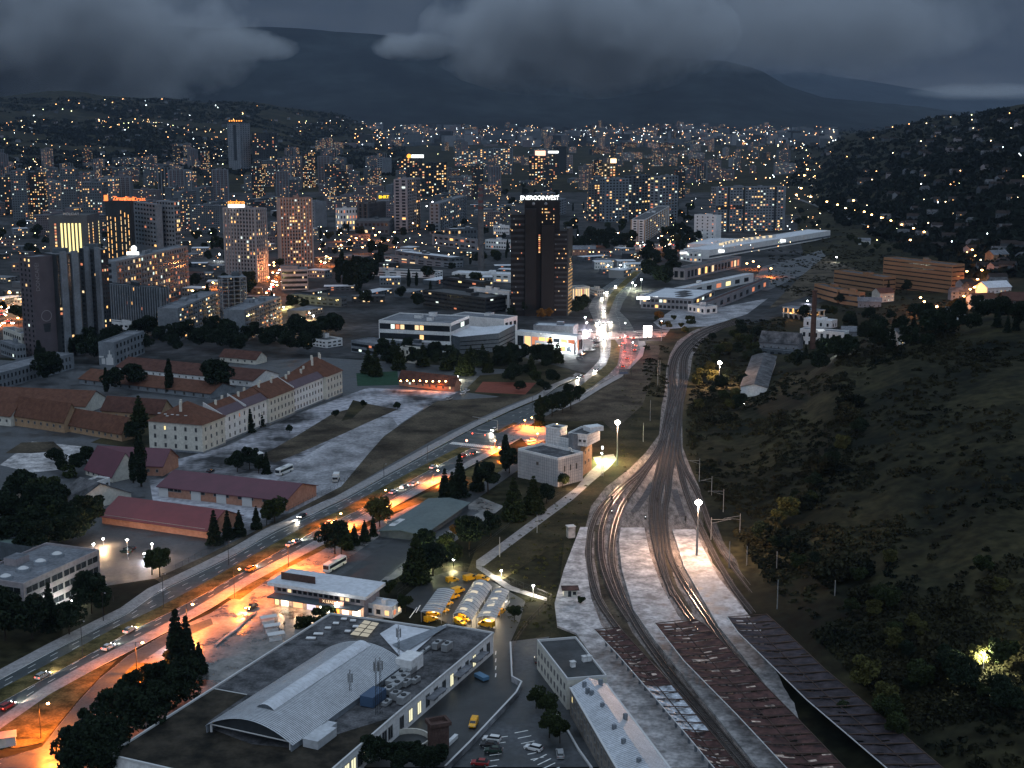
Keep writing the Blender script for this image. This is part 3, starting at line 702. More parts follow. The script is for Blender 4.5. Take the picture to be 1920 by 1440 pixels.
def block(name, label, cat, a, b, uc, vb, wallm=M_GREYW, roofm=M_ROOFG, floors=5, c1=8, c2=3, f=(0.5, 0.5), lit=0.1, style='grid', group=None, near=False, huts=2, z0=0.0, winsz=None, para=0.7, s2=True, base=0.0, finm=M_MIDW, grid2=None):
    q, h = rect(a, b, uc, vb, z0); cen = centre(q)
    rt = root(name, label, cat, (cen.x, cen.y, z0), group); w = MB(); w.prism(box_poly(*q), z0 - 0.5 if z0 else 0.0, h, wallm, roofm)
    A, B, Cc, D = q; zz = z0 + (base or 0.0); sides = [(A, B, c1), (B, Cc, c2), (Cc, D, c1), (D, A, c2)]
    if near:
        w.obj('wall', rt, (cen.x, cen.y, z0))
        for k, (P, Q, n) in enumerate(sides[:2]):
            if n: winobjs(rt, P, Q, zz + 0.2, h - 0.2, n, floors, winsz[0], winsz[1], lit, cen)
    else:
        for k, (P, Q, n) in enumerate(sides):
            if not n: continue
            if style == 'bands' : 
                bands(w, P, Q, zz, h, floors, f[1], M_GLASS, cen, 0.06, 0.6)
                wgrid(w, P, Q, zz, h, n, floors, f[0], f[1] * 0.8, lit, cen, 0.12, lambda i, j: pick_win(1) if random.random() < lit else None)
            else: wgrid(w, P, Q, zz, h, n, floors, f[0], f[1], lit, cen)
        w.obj('wall', rt, (cen.x, cen.y, z0))
        if style == 'fins':
            for k, (P, Q, n) in enumerate(sides):
                if n:
                    fb = MB(); fins(fb, P, Q, zz, h + 0.3, [i / n for i in range(n + 1)], 0.9, 0.9, finm, cen); fb.obj('fin', rt, (cen.x, cen.y, z0))
        if style == 'balcony':
            for k, (P, Q, n) in enumerate(sides[:1] + sides[2:3]):
                fb = MB(); t, nn = out_normal(P, Q, cen); L = (Q - P).length; rz = math.atan2(t.y, t.x)
                for i in range(0, n, 2):
                    for j in range(floors):
                        p = P + t * (L * (i + 1.0) / n) + nn * 0.6
                        fb.box((p.x, p.y, zz + (h - zz) * (j + 0.08) / floors), (L / n * 1.2, 1.1, 1.0), wallm if (i // 2) % 3 else finm, rz)
                fb.obj('balcony', rt, (cen.x, cen.y, z0))
    kit_roof(rt, q, h, roofm, para, huts, wallm, int(a[0]))
    return rt, q, h
def gable(name, label, cat, a, b, uc, vb, vr, wallm, roofm, group=None, hip=0.0, over=0.6, z0=0.0, c1=0, c2=0, wsz=(1.2, 1.4), lit=0.0, rows=1, wz=None, skip=(), cut=None):
    """pitched roof: a-b eave of the near long side, vr = row of the ridge at b's end"""
    q, h = rect(a, b, uc, vb, z0); cen = centre(q); A, B, Cc, D = q
    rt = root(name, label, cat, (cen.x, cen.y, z0), group)
    m1 = (B + Cc) / 2; m0 = (A + D) / 2; L = (m1 - m0).length; t = (m1 - m0).normalized()
    e1 = m1 - t * hip; e0 = m0 + t * hip; hr = HT(e1, vr)
    hr = max(hr, h + 1.0); lo = (cen.x, cen.y, z0)
    w = MB(); w.prism(box_poly(*q), z0 - (0.5 if z0 else 0), h, wallm)
    if not hip:
        for (P, Q, m) in ((B, Cc, m1), (A, D, m0)):
            w.face([(P.x, P.y, h), (Q.x, Q.y, h), (m.x, m.y, hr - 0.15)], wallm)
    w.obj('wall', rt, lo)
    s = (B - Cc).normalized(); sl = (hr - h) / max(1e-3, (B - Cc).length / 2); dz = over * sl
    rb = MB(); th = 0.25; ex = t * (0.5 if not hip else over)
    def P3(p, z): return Vector((p.x, p.y, z))
    def P3u(p): return p + Vector((0, 0, th))
    nA, nB = P3(A + s * over - ex, h - dz), P3(B + s * over + ex, h - dz)
    fA, fB = P3(D - s * over - ex, h - dz), P3(Cc - s * over + ex, h - dz)
    r0, r1 = P3(e0 - (ex if not hip else Vector()), hr), P3(e1 + (ex if not hip else Vector()), hr)
    quads = [(nA, nB, r1, r0), (fB, fA, r0, r1)]
    tris = [(nB, fB, r1), (fA, nA, r0)] if hip else []
    for fc in quads + tris:
        rb.face([P3u(p) for p in fc], roofm)
        rb.face(list(reversed([p for p in fc])), wallm)
    ring = [nA, nB, fB, fA]
    if hip:
        for i in range(4): rb.face([ring[i], ring[(i + 1) % 4], P3u(ring[(i + 1) % 4]), P3u(ring[i])], roofm)
    else:
        for p, r_ in ((nA, nB), (fA, fB)): rb.face([p, r_, P3u(r_), P3u(p)], roofm)
        for x, y, z_ in ((nB, r1, fB), (nA, r0, fA)):
            rb.face([x, y, P3u(y), P3u(x)], roofm); rb.face([y, z_, P3u(z_), P3u(y)], roofm)
    rb.obj('roof', rt, lo)
    zt = wz or (z0 + 0.3, h - 0.2)
    if c1: winobjs(rt, A, B, zt[0], zt[1], c1, rows, wsz[0], wsz[1], lit, cen, skip)
    if c2: winobjs(rt, B, Cc, zt[0], zt[1], c2, rows, wsz[0], wsz[1], lit, cen)
    return rt, q, h, hr
def sign_text(txt, P, size, m, parent=None, rz=0.0, ext=0.15, name='lettering', spacing=1.0, align='CENTER', upright=True, rot=None):
    cu = bpy.data.curves.new(name, 'FONT'); cu.body = txt; cu.size = size; cu.extrude = ext; cu.align_x = align; cu.space_character = spacing
    o = bpy.data.objects.new(name, cu); COL.objects.link(o)
    o.rotation_euler = rot or (PI / 2, 0, rz); o.location = P; o.data.materials.append(m)
    bpy.context.view_layer.update(); dg = bpy.context.evaluated_depsgraph_get(); me = bpy.data.meshes.new_from_object(o.evaluated_get(dg))
    n = bpy.data.objects.new(name, me); COL.objects.link(n); n.rotation_euler = o.rotation_euler; n.location = P
    if parent: n.parent = parent; n.location = Vector(P) - parent.location
    bpy.data.objects.remove(o); return n
LIT = {}
def plight(P, energy, col, r=.3, parent=None, name='lamp_light'):
    key = (energy, col)
    if key not in LIT:
        sod = col[1] < .3 and col[2] < .1; l = bpy.data.lights.new(name, 'SPOT' if sod else 'POINT'); l.energy = energy; l.color = col; l.shadow_soft_size = r; LIT[key] = l
        if sod: l.spot_size = R(152); l.spot_blend = .35
    o = bpy.data.objects.new(name, LIT[key]); COL.objects.link(o)
    if parent: o.parent = parent; o.location = Vector(P) - parent.location
    else: o.location = P
    return o
# ================================================================ NAMED CITY BUILDINGS
BL = block
# left group
E_STRIP = glow('yellow_strip', (1.0, 0.82, 0.34), 1.7)
E_ORSIGN = glow('orange_sign', (1.0, 0.22, 0.06), 2.2)
E_OR = glow('orange_sign_deep', (1.0, 0.34, 0.05), 2.6)
E_WSIGN = glow('white_sign', (0.95, 1.0, 1.0), 4.0)
M_SIGNB = mat('mauve_wall', (0.10, 0.085, 0.095), 0.85, var=0.12, scale=0.1)
def tower_dark():
    lab = 'dark stepped apartment tower with pale fin walls and faded lettering on a mauve wall'
    rt, q, h = BL('apartment_tower', lab, 'apartment tower', (58, 484), (98, 481), 112, 668, M_SIGNB, M_ROOFG, 20, 0, 3, (0.35, 0.5), 0.08, huts=1)
    c = rt.location
    for k, (a, b, uc, vb) in enumerate((((104, 477), (145, 474), 152, 664), ((147, 465), (188, 468), 193, 655))):
        q2, h2 = rect(a, b, uc, vb); w = MB(); w.prism(box_poly(*q2), 0, h2, M_DARKW, M_ROOFG); cen = centre(q2)
        wgrid(w, q2[0], q2[1], 2, h2, 6, 21, 0.6, 0.5, 0.06, cen); wgrid(w, q2[1], q2[2], 2, h2, 3, 21, 0.5, 0.5, 0.1, cen)
        w.obj('wing', rt, c)
        for x in ((0.3, 0.82) if k == 0 else (0.42, 0.9)):
            f = MB(); fins(f, q2[0], q2[1], 0, h2 + 1.5, [x], 4.2, 1.6, M_GREYW, cen); f.obj('fin_wall', rt, c)
        pb = MB(); pb.box((cen.x, cen.y, h2), (8, 6, 3), M_MIDW); pb.obj('rooftop_hut', rt, c)
    t, n = out_normal(q[0], q[1], centre(q)); rz = math.atan2(t.y, t.x); M_FADE = plain('faded_paint', (0.22, 0.20, 0.21), 0.9)
    p = q[0].lerp(q[1], 0.32) + n * 0.12
    sign_text('DONCAFÉ!', (p.x, p.y, h - 3), 3.6, M_FADE, rt, ext=0.02, align='RIGHT', rot=Matrix(((-n.x * 0, 0, 0), (0, 0, 0), (0, 0, 0))).to_euler() if False else ((Matrix.Rotation(rz, 3, 'Z') @ Matrix.Rotation(PI / 2, 3, 'X') @ Matrix.Rotation(PI / 2, 3, 'Z')).to_euler()))
    p = q[0].lerp(q[1], 0.55) + n * 0.1
    r = MB()
    for i in range(20):
        a0, a1 = 2 * PI * i / 20, 2 * PI * (i + 1) / 20; z = h * 0.42
        r.face([(p.x + t.x * 3.6 * math.cos(a0), p.y + t.y * 3.6 * math.cos(a0), z + 3.6 * math.sin(a0)), (p.x + t.x * 3.6 * math.cos(a1), p.y + t.y * 3.6 * math.cos(a1), z + 3.6 * math.sin(a1)), (p.x + t.x * 3.1 * math.cos(a1), p.y + t.y * 3.1 * math.cos(a1), z + 3.1 * math.sin(a1)), (p.x + t.x * 3.1 * math.cos(a0), p.y + t.y * 3.1 * math.cos(a0), z + 3.1 * math.sin(a0))], M_FADE)
    z0 = h * 0.36; cup = [(-2.6, 0), (2.6, 0), (1.9, -5.5), (-1.9, -5.5)]
    r.face([(p.x + t.x * x, p.y + t.y * x, z0 - 1 + z) for x, z in cup], M_DARKW)
    r.obj('painted_emblem', rt, c)
tower_dark()
def hotel():
    rt, q, h = BL('hotel_tower', 'dark hotel block with six tall glowing yellow strips on its front', 'hotel', (90, 405), (163, 405), 186, 540, M_MIDW, M_FELT2, 14, 0, 0, huts=1)
    cen = centre(q); c = rt.location; A, B = q[0], q[1]
    for i in range(6):
        s = MB(); fins(s, A, B, h * 0.50, h * 0.90, [0.33 + i * 0.095], 1.5, 0.5, E_STRIP, cen); s.obj('light_strip', rt, c)
    for P, Q, xs, m in ((A, B, (0.17,), E_OR), (B, q[2], (0.08, 0.42), E_OR), (B, q[2], (0.9,), E_YEL)):
        t, n = out_normal(P, Q, cen); L = (Q - P).length
        for x in xs:
            for j in range(11):
                w = MB()
                p = P + t * (x * L) + n * 0.1; z = h * 0.45 + j * h * 0.042
                w.face([(p.x - t.x * .8, p.y - t.y * .8, z), (p.x + t.x * .8, p.y + t.y * .8, z), (p.x + t.x * .8, p.y + t.y * .8, z + 1.7), (p.x - t.x * .8, p.y - t.y * .8, z + 1.7)], m if m != E_OR else random.choice(E_WARM)); w.obj('lit_pane', rt, c)
    p = A.lerp(B, 0.6); sign_text('HOLIDAY', (p.x, p.y - .5, h + 0.7), 3.4, M_TRIM, rt)
hotel()
def bank():
    rt, q, h = BL('office_tower', 'dark glass office tower under a long orange rooftop sign', 'office tower', (197, 378), (243, 379), 250, 520, M_DARKW, M_FELT2, 18, 0, 0, huts=0)
    cen = centre(q); c = rt.location; A, B = q[0], q[1]
    for i, x in enumerate((0.06, 0.2, 0.38, 0.62, 0.78, 0.92)):
        t, n = out_normal(A, B, cen); L = (B - A).length; rg = random.Random(i)
        z = h * 0.25
        while z < h * (0.86 if i > 2 else 0.8):
            s = MB(); l = rg.uniform(1, 5); p = A + t * (x * L) + n * 0.2
            s.box((p.x, p.y, z), (0.45, 0.3, l), random.choice(E_WARM[:3]), math.atan2(t.y, t.x)); z += l + rg.uniform(0.5, 3); s.obj('light_line', rt, c)
    q2, h2 = rect((250, 378), (292, 383), 300, 520); w = MB(); w.prism(box_poly(*q2), 0, h2, M_GREYW, M_ROOFG); wgrid(w, q2[0], q2[1], h2 * 0.4, h2, 7, 10, 0.6, 0.45, 0.03, centre(q2)); w.obj('wing', rt, c)
    q3, h3 = rect((292, 376), (326, 378), 336, 520); w = MB(); w.prism(box_poly(*q3), 0, h3, M_GREYW, M_ROOFG); wgrid(w, q3[0], q3[1], h3 * 0.4, h3, 6, 10, 0.6, 0.45, 0.03, centre(q3)); wgrid(w, q3[1], q3[2], h3 * 0.2, h3, 3, 14, 0.7, 0.6, 0.12, centre(q3)); w.obj('wing', rt, c)
    t, n = out_normal(A, B, cen); p = A.lerp(B, 0.62) - n * 1.0
    sign_text('ZiraatBank', (p.x + 3, p.y, h + 1.4), 5.6, E_ORSIGN, rt, math.atan2(t.y, t.x), ext=0.4)
    b = MB(); b.box((A.x + 1.0, A.y, h + 0.7), (3.6, 1, 5.5), E_ORSIGN); b.obj('sign_logo', rt, c); sign_text('Ziraat', (B.x + 9, B.y, h + 1.4), 5.0, E_ORSIGN, rt, .1, ext=.4)
bank()
rt, q, h = BL('apartment_slab', 'long nine storey slab with lit balconies and a white rooftop sign', 'apartment block', (352, 462), (217, 492), 187, 590, M_GREYW, M_ROOFG, 9, 26, 1, (0.45, 0.55), 0.22, 'balcony', huts=3, finm=M_SALMON)
b = MB(); p = q[1].lerp(q[2], 0.5).lerp(q[0].lerp(q[3], 0.5), 0.32); b.box((p.x, p.y, h + 1.5), (9.5, 0.6, 2.4), E_WSIGN); b.ball((p.x + 1, p.y, h + 6.5), 2.4, E_WSIGN); b.obj('rooftop_sign', rt, rt.location)
BL('apartment_slab', 'dark ribbed slab with few yellow windows below the lit balcony slab', 'apartment block', (190, 533), (300, 541), 314, 622, M_DARKW, M_ROOFG, 9, 24, 3, (0.4, 0.6), 0.09, 'fins', finm=M_GREYW)
BL('apartment_slab', 'seven storey slab with blank grey end wall and orange glow at its foot', 'apartment block', (410, 548), (333, 580), 295, 640, M_GREYW, M_ROOFG, 7, 18, 0, (0.5, 0.5), 0.25, 'balcony', huts=3, finm=M_OCHRE)
BL('apartment_slab', 'seven storey slab with blank grey end wall beside the unfinished frame', 'apartment block', (527, 557), (458, 583), 419, 640, M_GREYW, M_ROOFG, 7, 16, 0, (0.5, 0.5), 0.25, 'balcony', huts=3, finm=M_OCHRE)
rt, q, h = BL('residential_tower', 'ribbed residential tower topped by an orange sign on a white light box', 'residential tower', (419, 390), (478, 392), 498, 530, M_PINKW, M_ROOFG, 19, 10, 5, (0.55, 0.55), 0.16, 'fins', finm=mat('grey_rib', (0.26, 0.27, 0.29), 0.8, var=0.1))
p = q[0].lerp(q[1], 0.42); b = MB(); b.box((p.x, p.y - 0.8, h + 1.2), (15, 1.0, 2.6), E_WSIGN); b.obj('light_box', rt, rt.location); sign_text('simbro', (p.x, p.y - .8, h + 4.0), 5.6, E_OR, rt, ext=0.4)
BL('residential_tower', 'ribbed residential tower with many lit windows and orange light at its base', 'residential tower', (524, 373), (584, 372), 592, 500, M_SALMON, M_ROOFG, 20, 11, 3, (0.6, 0.5), 0.24, 'fins', finm=mat('warm_rib', (0.34, 0.30, 0.29), 0.8, var=0.1))
# unfinished frame
def frame():
    q, h = rect((415, 521), (462, 519), 478, 582); cen = centre(q); rt = root('unfinished_building', 'bare concrete frame of an unfinished building between two slabs', 'unfinished building', (cen.x, cen.y, 0)); c = rt.location
    for k in range(8):
        z = h * (k + 1) / 8; s = MB(); s.prism(box_poly(*q), z - 0.4, z, M_GREYW, bottom=True); s.obj('floor_slab', rt, c)
    for i in range(5):
        for j in range(3):
            p = q[0].lerp(q[1], 0.02 + i * 0.24).lerp(q[3].lerp(q[2], 0.02 + i * 0.24), 0.02 + j * 0.48); s = MB(); s.box((p.x, p.y, 0), (0.8, 0.8, h - 0.45), M_GREYW); s.obj('column', rt, c)
    p = q[0].lerp(q[2], 0.7); s = MB(); s.box((p.x, p.y, 0), (6, 6, h + 3), M_MIDW); s.obj('stair_core', rt, c)
frame()
rt, q, h = BL('office_block', 'low white office with four dark ribbon window rows and rooftop plant room', 'office', (527, 507), (577, 506), 603, 543, mat('light_office', (0.30, 0.30, 0.30), 0.8), M_ROOFG, 4, 9, 5, (0.5, 0.5), 0.10, 'bands', huts=0)
b = MB(); p = centre(q); b.box((p.x - 4, p.y, h), (16, 9, 3.5), M_GREYW, 0, M_FELT); b.obj('plant_room', rt, rt.location)
# distant twin towers
rt, q, h = BL('high_rise', 'tallest grey high rise in the distance with orange rooftop lights', 'high rise', (428, 234), (452, 232), 468, 330, M_GREYW, M_MIDW, 26, 6, 4, (0.35, 0.4), 0.0, huts=1)
s = MB(); fins(s, q[0], q[1], h * 0.3, h - 3, [0.6], 9, 1.0, M_DARKW, centre(q)); s.obj('glass_bay', rt, rt.location)
for i in range(6):
    p = q[0].lerp(q[1], 0.2 + i * 0.2); s = MB(); s.ball((p.x, p.y, h + 8), 2.0, E_OR, 6, 4); s.tube((p.x, p.y, h), (p.x, p.y, h + 6.2), 0.3, 0.3, M_DMET, 4); s.obj('roof_light', rt, rt.location)
BL('high_rise', 'second distant high rise with a column of orange windows', 'high rise', (473, 262), (500, 250), 520, 330, M_DARKW, M_MIDW, 24, 6, 4, (0.4, 0.5), 0.15, huts=1)
# middle group
BL('apartment_tower', 'slim tower with a blank pale end wall and ragged balconies', 'apartment tower', (788, 334), (763, 337), 738, 436, M_PINKW, M_ROOFG, 17, 6, 2, (0.55, 0.6), 0.08, 'balcony', finm=M_DARKW)
BL('apartment_slab', 'pale slab of flats with small orange windows east of the slim tower', 'apartment block', (875, 367), (824, 382), 805, 440, M_GREYW, M_ROOFG, 9, 14, 2, (0.45, 0.5), 0.14, 'balcony')
BL('apartment_slab', 'brown ribbed slab with white end wall near the avenue junction', 'apartment block', (1255, 387), (1209, 413), 1184, 455, M_WHITE, M_FELT, 9, 12, 2, (0.45, 0.5), 0.1, 'fins', finm=M_OCHRE)
BL('apartment_block', 'plain white eight storey block beside the white mall', 'apartment block', (1302, 403), (1343, 405), 1353, 455, M_WHITE, M_ROOFG, 8, 4, 0, (0.25, 0.4), 0.05)
rt, q, h = BL('apartment_slab', 'wide pale slab with dark vertical joints and many lit windows above the mall', 'apartment block', (1343, 352), (1474, 350), 1480, 432, M_GREYW, M_ROOFG, 16, 22, 3, (0.55, 0.42), 0.28, huts=4)
s = MB(); fins(s, q[0], q[1], 0, h + 0.5, [0.18, 0.40, 0.85], 3.0, 0.5, M_DARKW, centre(q)); bands(s, q[0], q[0].lerp(q[1], 0.4), h * .5, h * .6, 1, 0.9, M_DARKW, centre(q), 0.04); s.obj('dark_joint', rt, rt.location)
for a, b, uc, vb, wm, fl, c1, lit, lab in (
    ((1103, 346), (1131, 346), 1138, 415, M_MIDW, 15, 5, 0.25, 'dark tower with orange windows, first of the row behind the black tower'),
    ((1135, 336), (1180, 335), 1186, 415, mat('blue_grey_render', (0.13, 0.16, 0.19), 0.8, var=0.1), 15, 7, 0.14, 'blue grey tower with a cluster of white windows behind the black tower'),
    ((1186, 330), (1221, 328), 1228, 405, M_MIDW, 15, 6, 0.2, 'grey tower with wide balcony rows and a pale side edge'),
    ((1236, 332), (1272, 330), 1280, 415, M_GREYW, 16, 6, 0.2, 'pale tower with orange windows down one column, next to the trees'),
    ((1040, 378), (1062, 372), 1095, 400, M_GREYW, 6, 5, 0.03, 'small grey block with slatted front right behind the black tower'),
    ((1132, 307), (1155, 306), 1160, 350, mat('brown_render', (0.15, 0.12, 0.07), 0.8), 9, 4, 0.5, 'brown block under a glowing square rooftop sign'),
    ((860, 284), (900, 283), 912, 318, M_GREYW, 12, 9, 0.3, 'wide pale block with dense yellow windows in the distance'),
    ((905, 280), (962, 278), 966, 325, M_GREYW, 13, 12, 0.32, 'tall pale slab with three bright window columns in the distance'),
    ((1002, 293), (1024, 292), 1030, 340, M_DARKW, 12, 4, 0.5, 'block with orange window bands under a red lit sign'),
    ((1030, 290), (1045, 290), 1049, 340, M_DARKW, 13, 4, 0.3, 'dark block with white rooftop sign beside the orange banded one'),
    ((1048, 276), (1062, 275), 1070, 330, M_DARKW, 14, 0, 0.0, 'narrow unlit black block among lit distant ones'),
    ((1060, 291), (1074, 291), 1077, 330, M_PINKW, 11, 4, 0.08, 'pinkish block beside the narrow unlit one'),
    ((762, 298), (793, 297), 797, 360, M_DARKW, 16, 6, 0.32, 'dark office tower with white and orange rooftop sign'),
    ((797, 306), (838, 304), 842, 365, M_DARKW, 13, 8, 0.25, 'dark wide block with scattered yellow windows near the avenue of lamps'),
    ((717, 297), (734, 296), 738, 330, M_GREYW, 9, 0, 0.0, 'small pale ribbed tower standing alone before the wood'),
    ((590, 380), (612, 378), 636, 425, M_GREYW, 8, 0, 0.05, 'pale block with a slanting dark glass wall')):
    rt, q, h = BL('apartment_block', lab, 'apartment block', a, b, uc, vb, wm, M_ROOFG, fl, c1, 2, (0.55, 0.5), lit)
    p = q[0].lerp(q[1], 0.5)
    if 'red lit' in lab: b_ = MB(); b_.box((p.x, p.y, h + 1), (26, 2, 12), glow('red_sign', (1, 0.5, 0.35), 2.5)); b_.obj('rooftop_sign', rt, rt.location)
    if 'white rooftop sign' in lab: b_ = MB(); b_.box((p.x, p.y, h + 4), (26, 2, 5), E_WSIGN); b_.obj('rooftop_sign', rt, rt.location)
    if 'glowing square' in lab: b_ = MB(); b_.box((p.x + 8, p.y, h + 1), (14, 2, 10), glow('amber_sign', (1, 0.62, 0.35), 3)); b_.obj('rooftop_sign', rt, rt.location)
    if 'white and orange' in lab: b_ = MB(); b_.box((p.x + 6, p.y, h + 2), (26, 2, 6), E_WSIGN); b_.obj('rooftop_sign', rt, rt.location); b_ = MB(); b_.ball((p.x - 12, p.y, h + 5), 5, E_OR); b_.obj('sign_logo', rt, rt.location)
BL('office_block', 'brown curved-roof slab beside the small dome', 'office', (690, 382), (722, 378), 732, 428, mat('brown_slab', (0.09, 0.075, 0.07), 0.85), M_FELT, 7, 14, 2, (0.4, 0.8), 0.0, 'fins')
rt, q, h = BL('office_block', 'white block with rows of round white lights', 'office', (636, 392), (672, 391), 682, 432, M_WHITE, M_FELT, 4, 6, 3, (0.45, 0.5), 0.5)
rt, q, h = BL('office_block', 'white block with a yellow lettered sign on its wall', 'office', (707, 364), (730, 364), 738, 395, M_GREYW, M_ROOFG, 5, 0, 3, (0.4, 0.5), 0.05)
p = q[0].lerp(q[1], 0.55); sign_text('BHRT', (p.x, p.y - 0.6, h - 7), 7, glow('yellow_sign', (1, 0.6, 0.02), 3), rt)
# chimney in the middle
def chimney(u, vb, vt, r0, r1, label, m, bandm=None):
    p = G(u, vb); h = HT(p, vt); rt = root('factory_chimney', label, 'chimney', p); b = MB(); b.tube(p, (p.x, p.y, h), r0, r1, m, 16); b.obj('shaft', rt, p)
    b = MB(); b.tube((p.x, p.y, h - 0.6), (p.x, p.y, h + 0.4), r1 + 0.3, r1 + 0.3, m, 16); b.obj('rim', rt, p)
    for k in range(4 if bandm else 0):
        z = h * (0.97 - k * 0.07); b = MB(); rr = lerp(r0, r1, z / h) + 0.08; b.tube((p.x, p.y, z - 2.5), (p.x, p.y, z), rr, rr, bandm, 16); b.obj('painted_band', rt, p)
chimney(902, 512, 347, 3.2, 2.3, 'tall slender grey chimney with faded red bands behind the warehouses', mat('chimney_concrete', (0.10, 0.10, 0.105), 0.9), mat('faded_red', (0.13, 0.05, 0.05), 0.8))
# black tower
def black_tower():
    M_BLK = mat('black_cladding', (0.007, 0.007, 0.008), 0.7, var=0.15, scale=0.1, spec=.2); M_BLK2 = mat('brown_black_cladding', (0.012, 0.011, 0.011), 0.7, var=0.15, scale=0.1, spec=.2)
    q, h = rect((984, 376), (1050, 376), 1056, 592); cen = centre(q); A, B, Cc, D = q
    rt = root('office_tower', 'massive black office tower with a white lit sign on its roof', 'office tower', (cen.x, cen.y, 0)); c = rt.location
    t, n = out_normal(A, B, cen); L = (B - A).length; rz = math.atan2(t.y, t.x); Wd = (Cc - B).length
    def bx(name, x, w, z0, z1, d0, d1, m):
        p = A + t * (x * L) + n * ((d0 + d1) / 2); b = MB(); b.box((p.x, p.y, z0), (w * L, abs(d1 - d0), z1 - z0), m, rz); return b, b
    b, _ = bx('core', 0.5, 1.0, 0, h, -24, -1, M_BLK); 
    P, Q = A + n * -1 + t * 0, B + n * -1
    b.obj('core', rt, c)
    for x, w, zt in ((0.17, 0.32, 0.93), (0.66, 0.36, 0.79)):
        b, _ = bx('s', x, w, 0, h * zt, -1, 3, M_BLK2); b.obj('stair_shaft', rt, c)
    for x, w, zt in ((-0.20, 0.40, 0.88), (1.03, 0.36, 0.74)):
        b, _ = bx('s', x, w, 0, h * zt, -20, 1, M_BLK)
        PP = A + t * ((x - w / 2) * L) + n * 1; QQ = A + t * ((x + w / 2) * L) + n * 1
        bands(b, PP, QQ, 3, h * zt - 1, 17, 0.42, mat('dull_black_glass', (.02, .024, .028), .6, spec=.25), cen, 0.08); bands(b, PP, QQ, 3.2, h * zt - 1, 17, 0.08, M_DARKW, cen, 0.12)
        wgrid(b, PP, QQ, 3, h * zt - 1, 7, 17, 0.5, 0.22, 0.0, cen, 0.15, lambda i, j: random.choice(E_WARM + [M_GREYW, M_GREYW]) if random.random() < 0.13 else None)
        b.obj('wing', rt, c)
    # glazed side
    S0 = A + t * (1.21 * L) + n * 1; S1 = S0 - n * 20
    b = MB(); b.prism([(S0.x, S0.y), (S0.x + t.x * 1, S0.y + t.y * 1), (S1.x + t.x * 5, S1.y + t.y * 5), (S1.x, S1.y)], 0, h * 0.76, mat('dull_black_glass', (.02, .024, .028), .6, spec=.25), M_FELT2)
    bands(b, S0 + t * 1, S1 + t * 5, 1, h * 0.4, 13, 0.45, glow('lobby_glow', (1, 0.62, 0.3), 0.42), cen, 0.1); wgrid(b, S0 + t * 1, S1 + t * 5, h * .38, h * 0.5, 6, 6, 0.5, 0.4, 0, cen, 0.15, lambda i, j: random.choice(E_WARM) if random.random() < 0.5 else None)
    b.obj('glazed_side', rt, c)
    b = MB(); wgrid(b, P.lerp(Q, 0.47), P.lerp(Q, 0.86), h * 0.80, h * 0.94, 9, 5, 0.5, 0.4, 0, cen, 0.1, lambda i, j: random.choice(E_WARM) if random.random() < 0.4 else None); b.obj('lit_window', rt, c)
    b = MB()
    for j in range(9):
        p = A + t * (0.42 * L) - n * 0.9; b.box((p.x, p.y, h * 0.55 + j * 1.6), (1.2, 0.2, 0.9), random.choice(E_WARM), rz)
    b.obj('stair_window', rt, c)
    b = MB(); b.box((cen.x, cen.y + 2, h), (L * 0.8, Wd * 0.5, 1.5), M_BLK); b.obj('roof', rt, c)
    p = A.lerp(B, 0.42); sign_text('ENERGOINVEST', (p.x, p.y + 0.5, h + 0.6), 4.3, E_WSIGN, rt, rz, 0.3, spacing=0.95)
    for x in (0.25, 0.6):
        p = A + t * x * L + n * -0.9; b = MB(); b.ball((p.x, p.y, h - 2.5), 1.2, M_GREYW, 8, 5); b.obj('roof_vent', rt, c)
black_tower()
# offices in front of the black tower
BL('office_block', 'dark glass office with setback top floors left of the black tower', 'office', (793, 545), (910, 560), 948, 590, M_DARKW, M_FELT2, 4, 16, 5, (0.7, 0.45), 0.05, 'bands', huts=2)
BL('office_block', 'dark square upper storey office with white slanted mark on its corner', 'office', (830, 520), (905, 530), 920, 556, M_DARKW, M_FELT2, 3, 8, 3, (0.7, 0.45), 0.04, 'bands', huts=1)
rt, q, h = BL('office_complex', 'long low office with white parapet bands and dark ribbon windows', 'office', (710, 602), (845, 608), 880, 662, M_WHITE, M_ROOFG, 3, 14, 4, (0.8, 0.6), 0.14, 'bands', huts=3)
def folded():
    f = G(862, 664); h = HT(f, 631); P = [G(u, v, h) for u, v in ((818, 624), (862, 631), (935, 626), (966, 611), (905, 612), (848, 610))]; cen = sum(P, Vector()) / 6; rt = root('folded_roof_hall', 'dark clad hall with a pale folded butterfly roof in the office complex', 'office', (cen.x, cen.y, 0)); c = rt.location
    w = MB(); w.prism([(p.x, p.y) for p in P], 0, h - .6, M_MIDW)
    for i, z in ((1, .2), (1, .42), (1, .64), (2, .2), (2, .42), (2, .64)): bands(w, V2(P[i]), V2(P[i + 1]), h * z, h * z + 1.2, 1, .5, M_GLASS, V2(cen))
    w.obj('wall', rt, c); up = [1.2, -.4, .8, 1.6, -.6, 1.2]; r = MB()
    for i, j, k in ((0, 1, 5), (1, 4, 5), (1, 2, 4), (2, 3, 4)): r.face([(P[x].x, P[x].y, h + up[x] * .6) for x in (i, j, k)], M_ROOFW)
    for i in range(6): j = (i + 1) % 6; r.face([(P[i].x, P[i].y, h - .9), (P[j].x, P[j].y, h - .9), (P[j].x, P[j].y, h + up[j] * .6), (P[i].x, P[i].y, h + up[i] * .6)], M_MIDW)
    r.obj('roof', rt, c)
folded()
BL('office_complex', 'white plain upper block behind the folded pale roof', 'office', (846, 592), (945, 600), 970, 640, M_WHITE, M_ROOFG, 2, 0, 3, (0.6, 0.4), 0.0, huts=3)
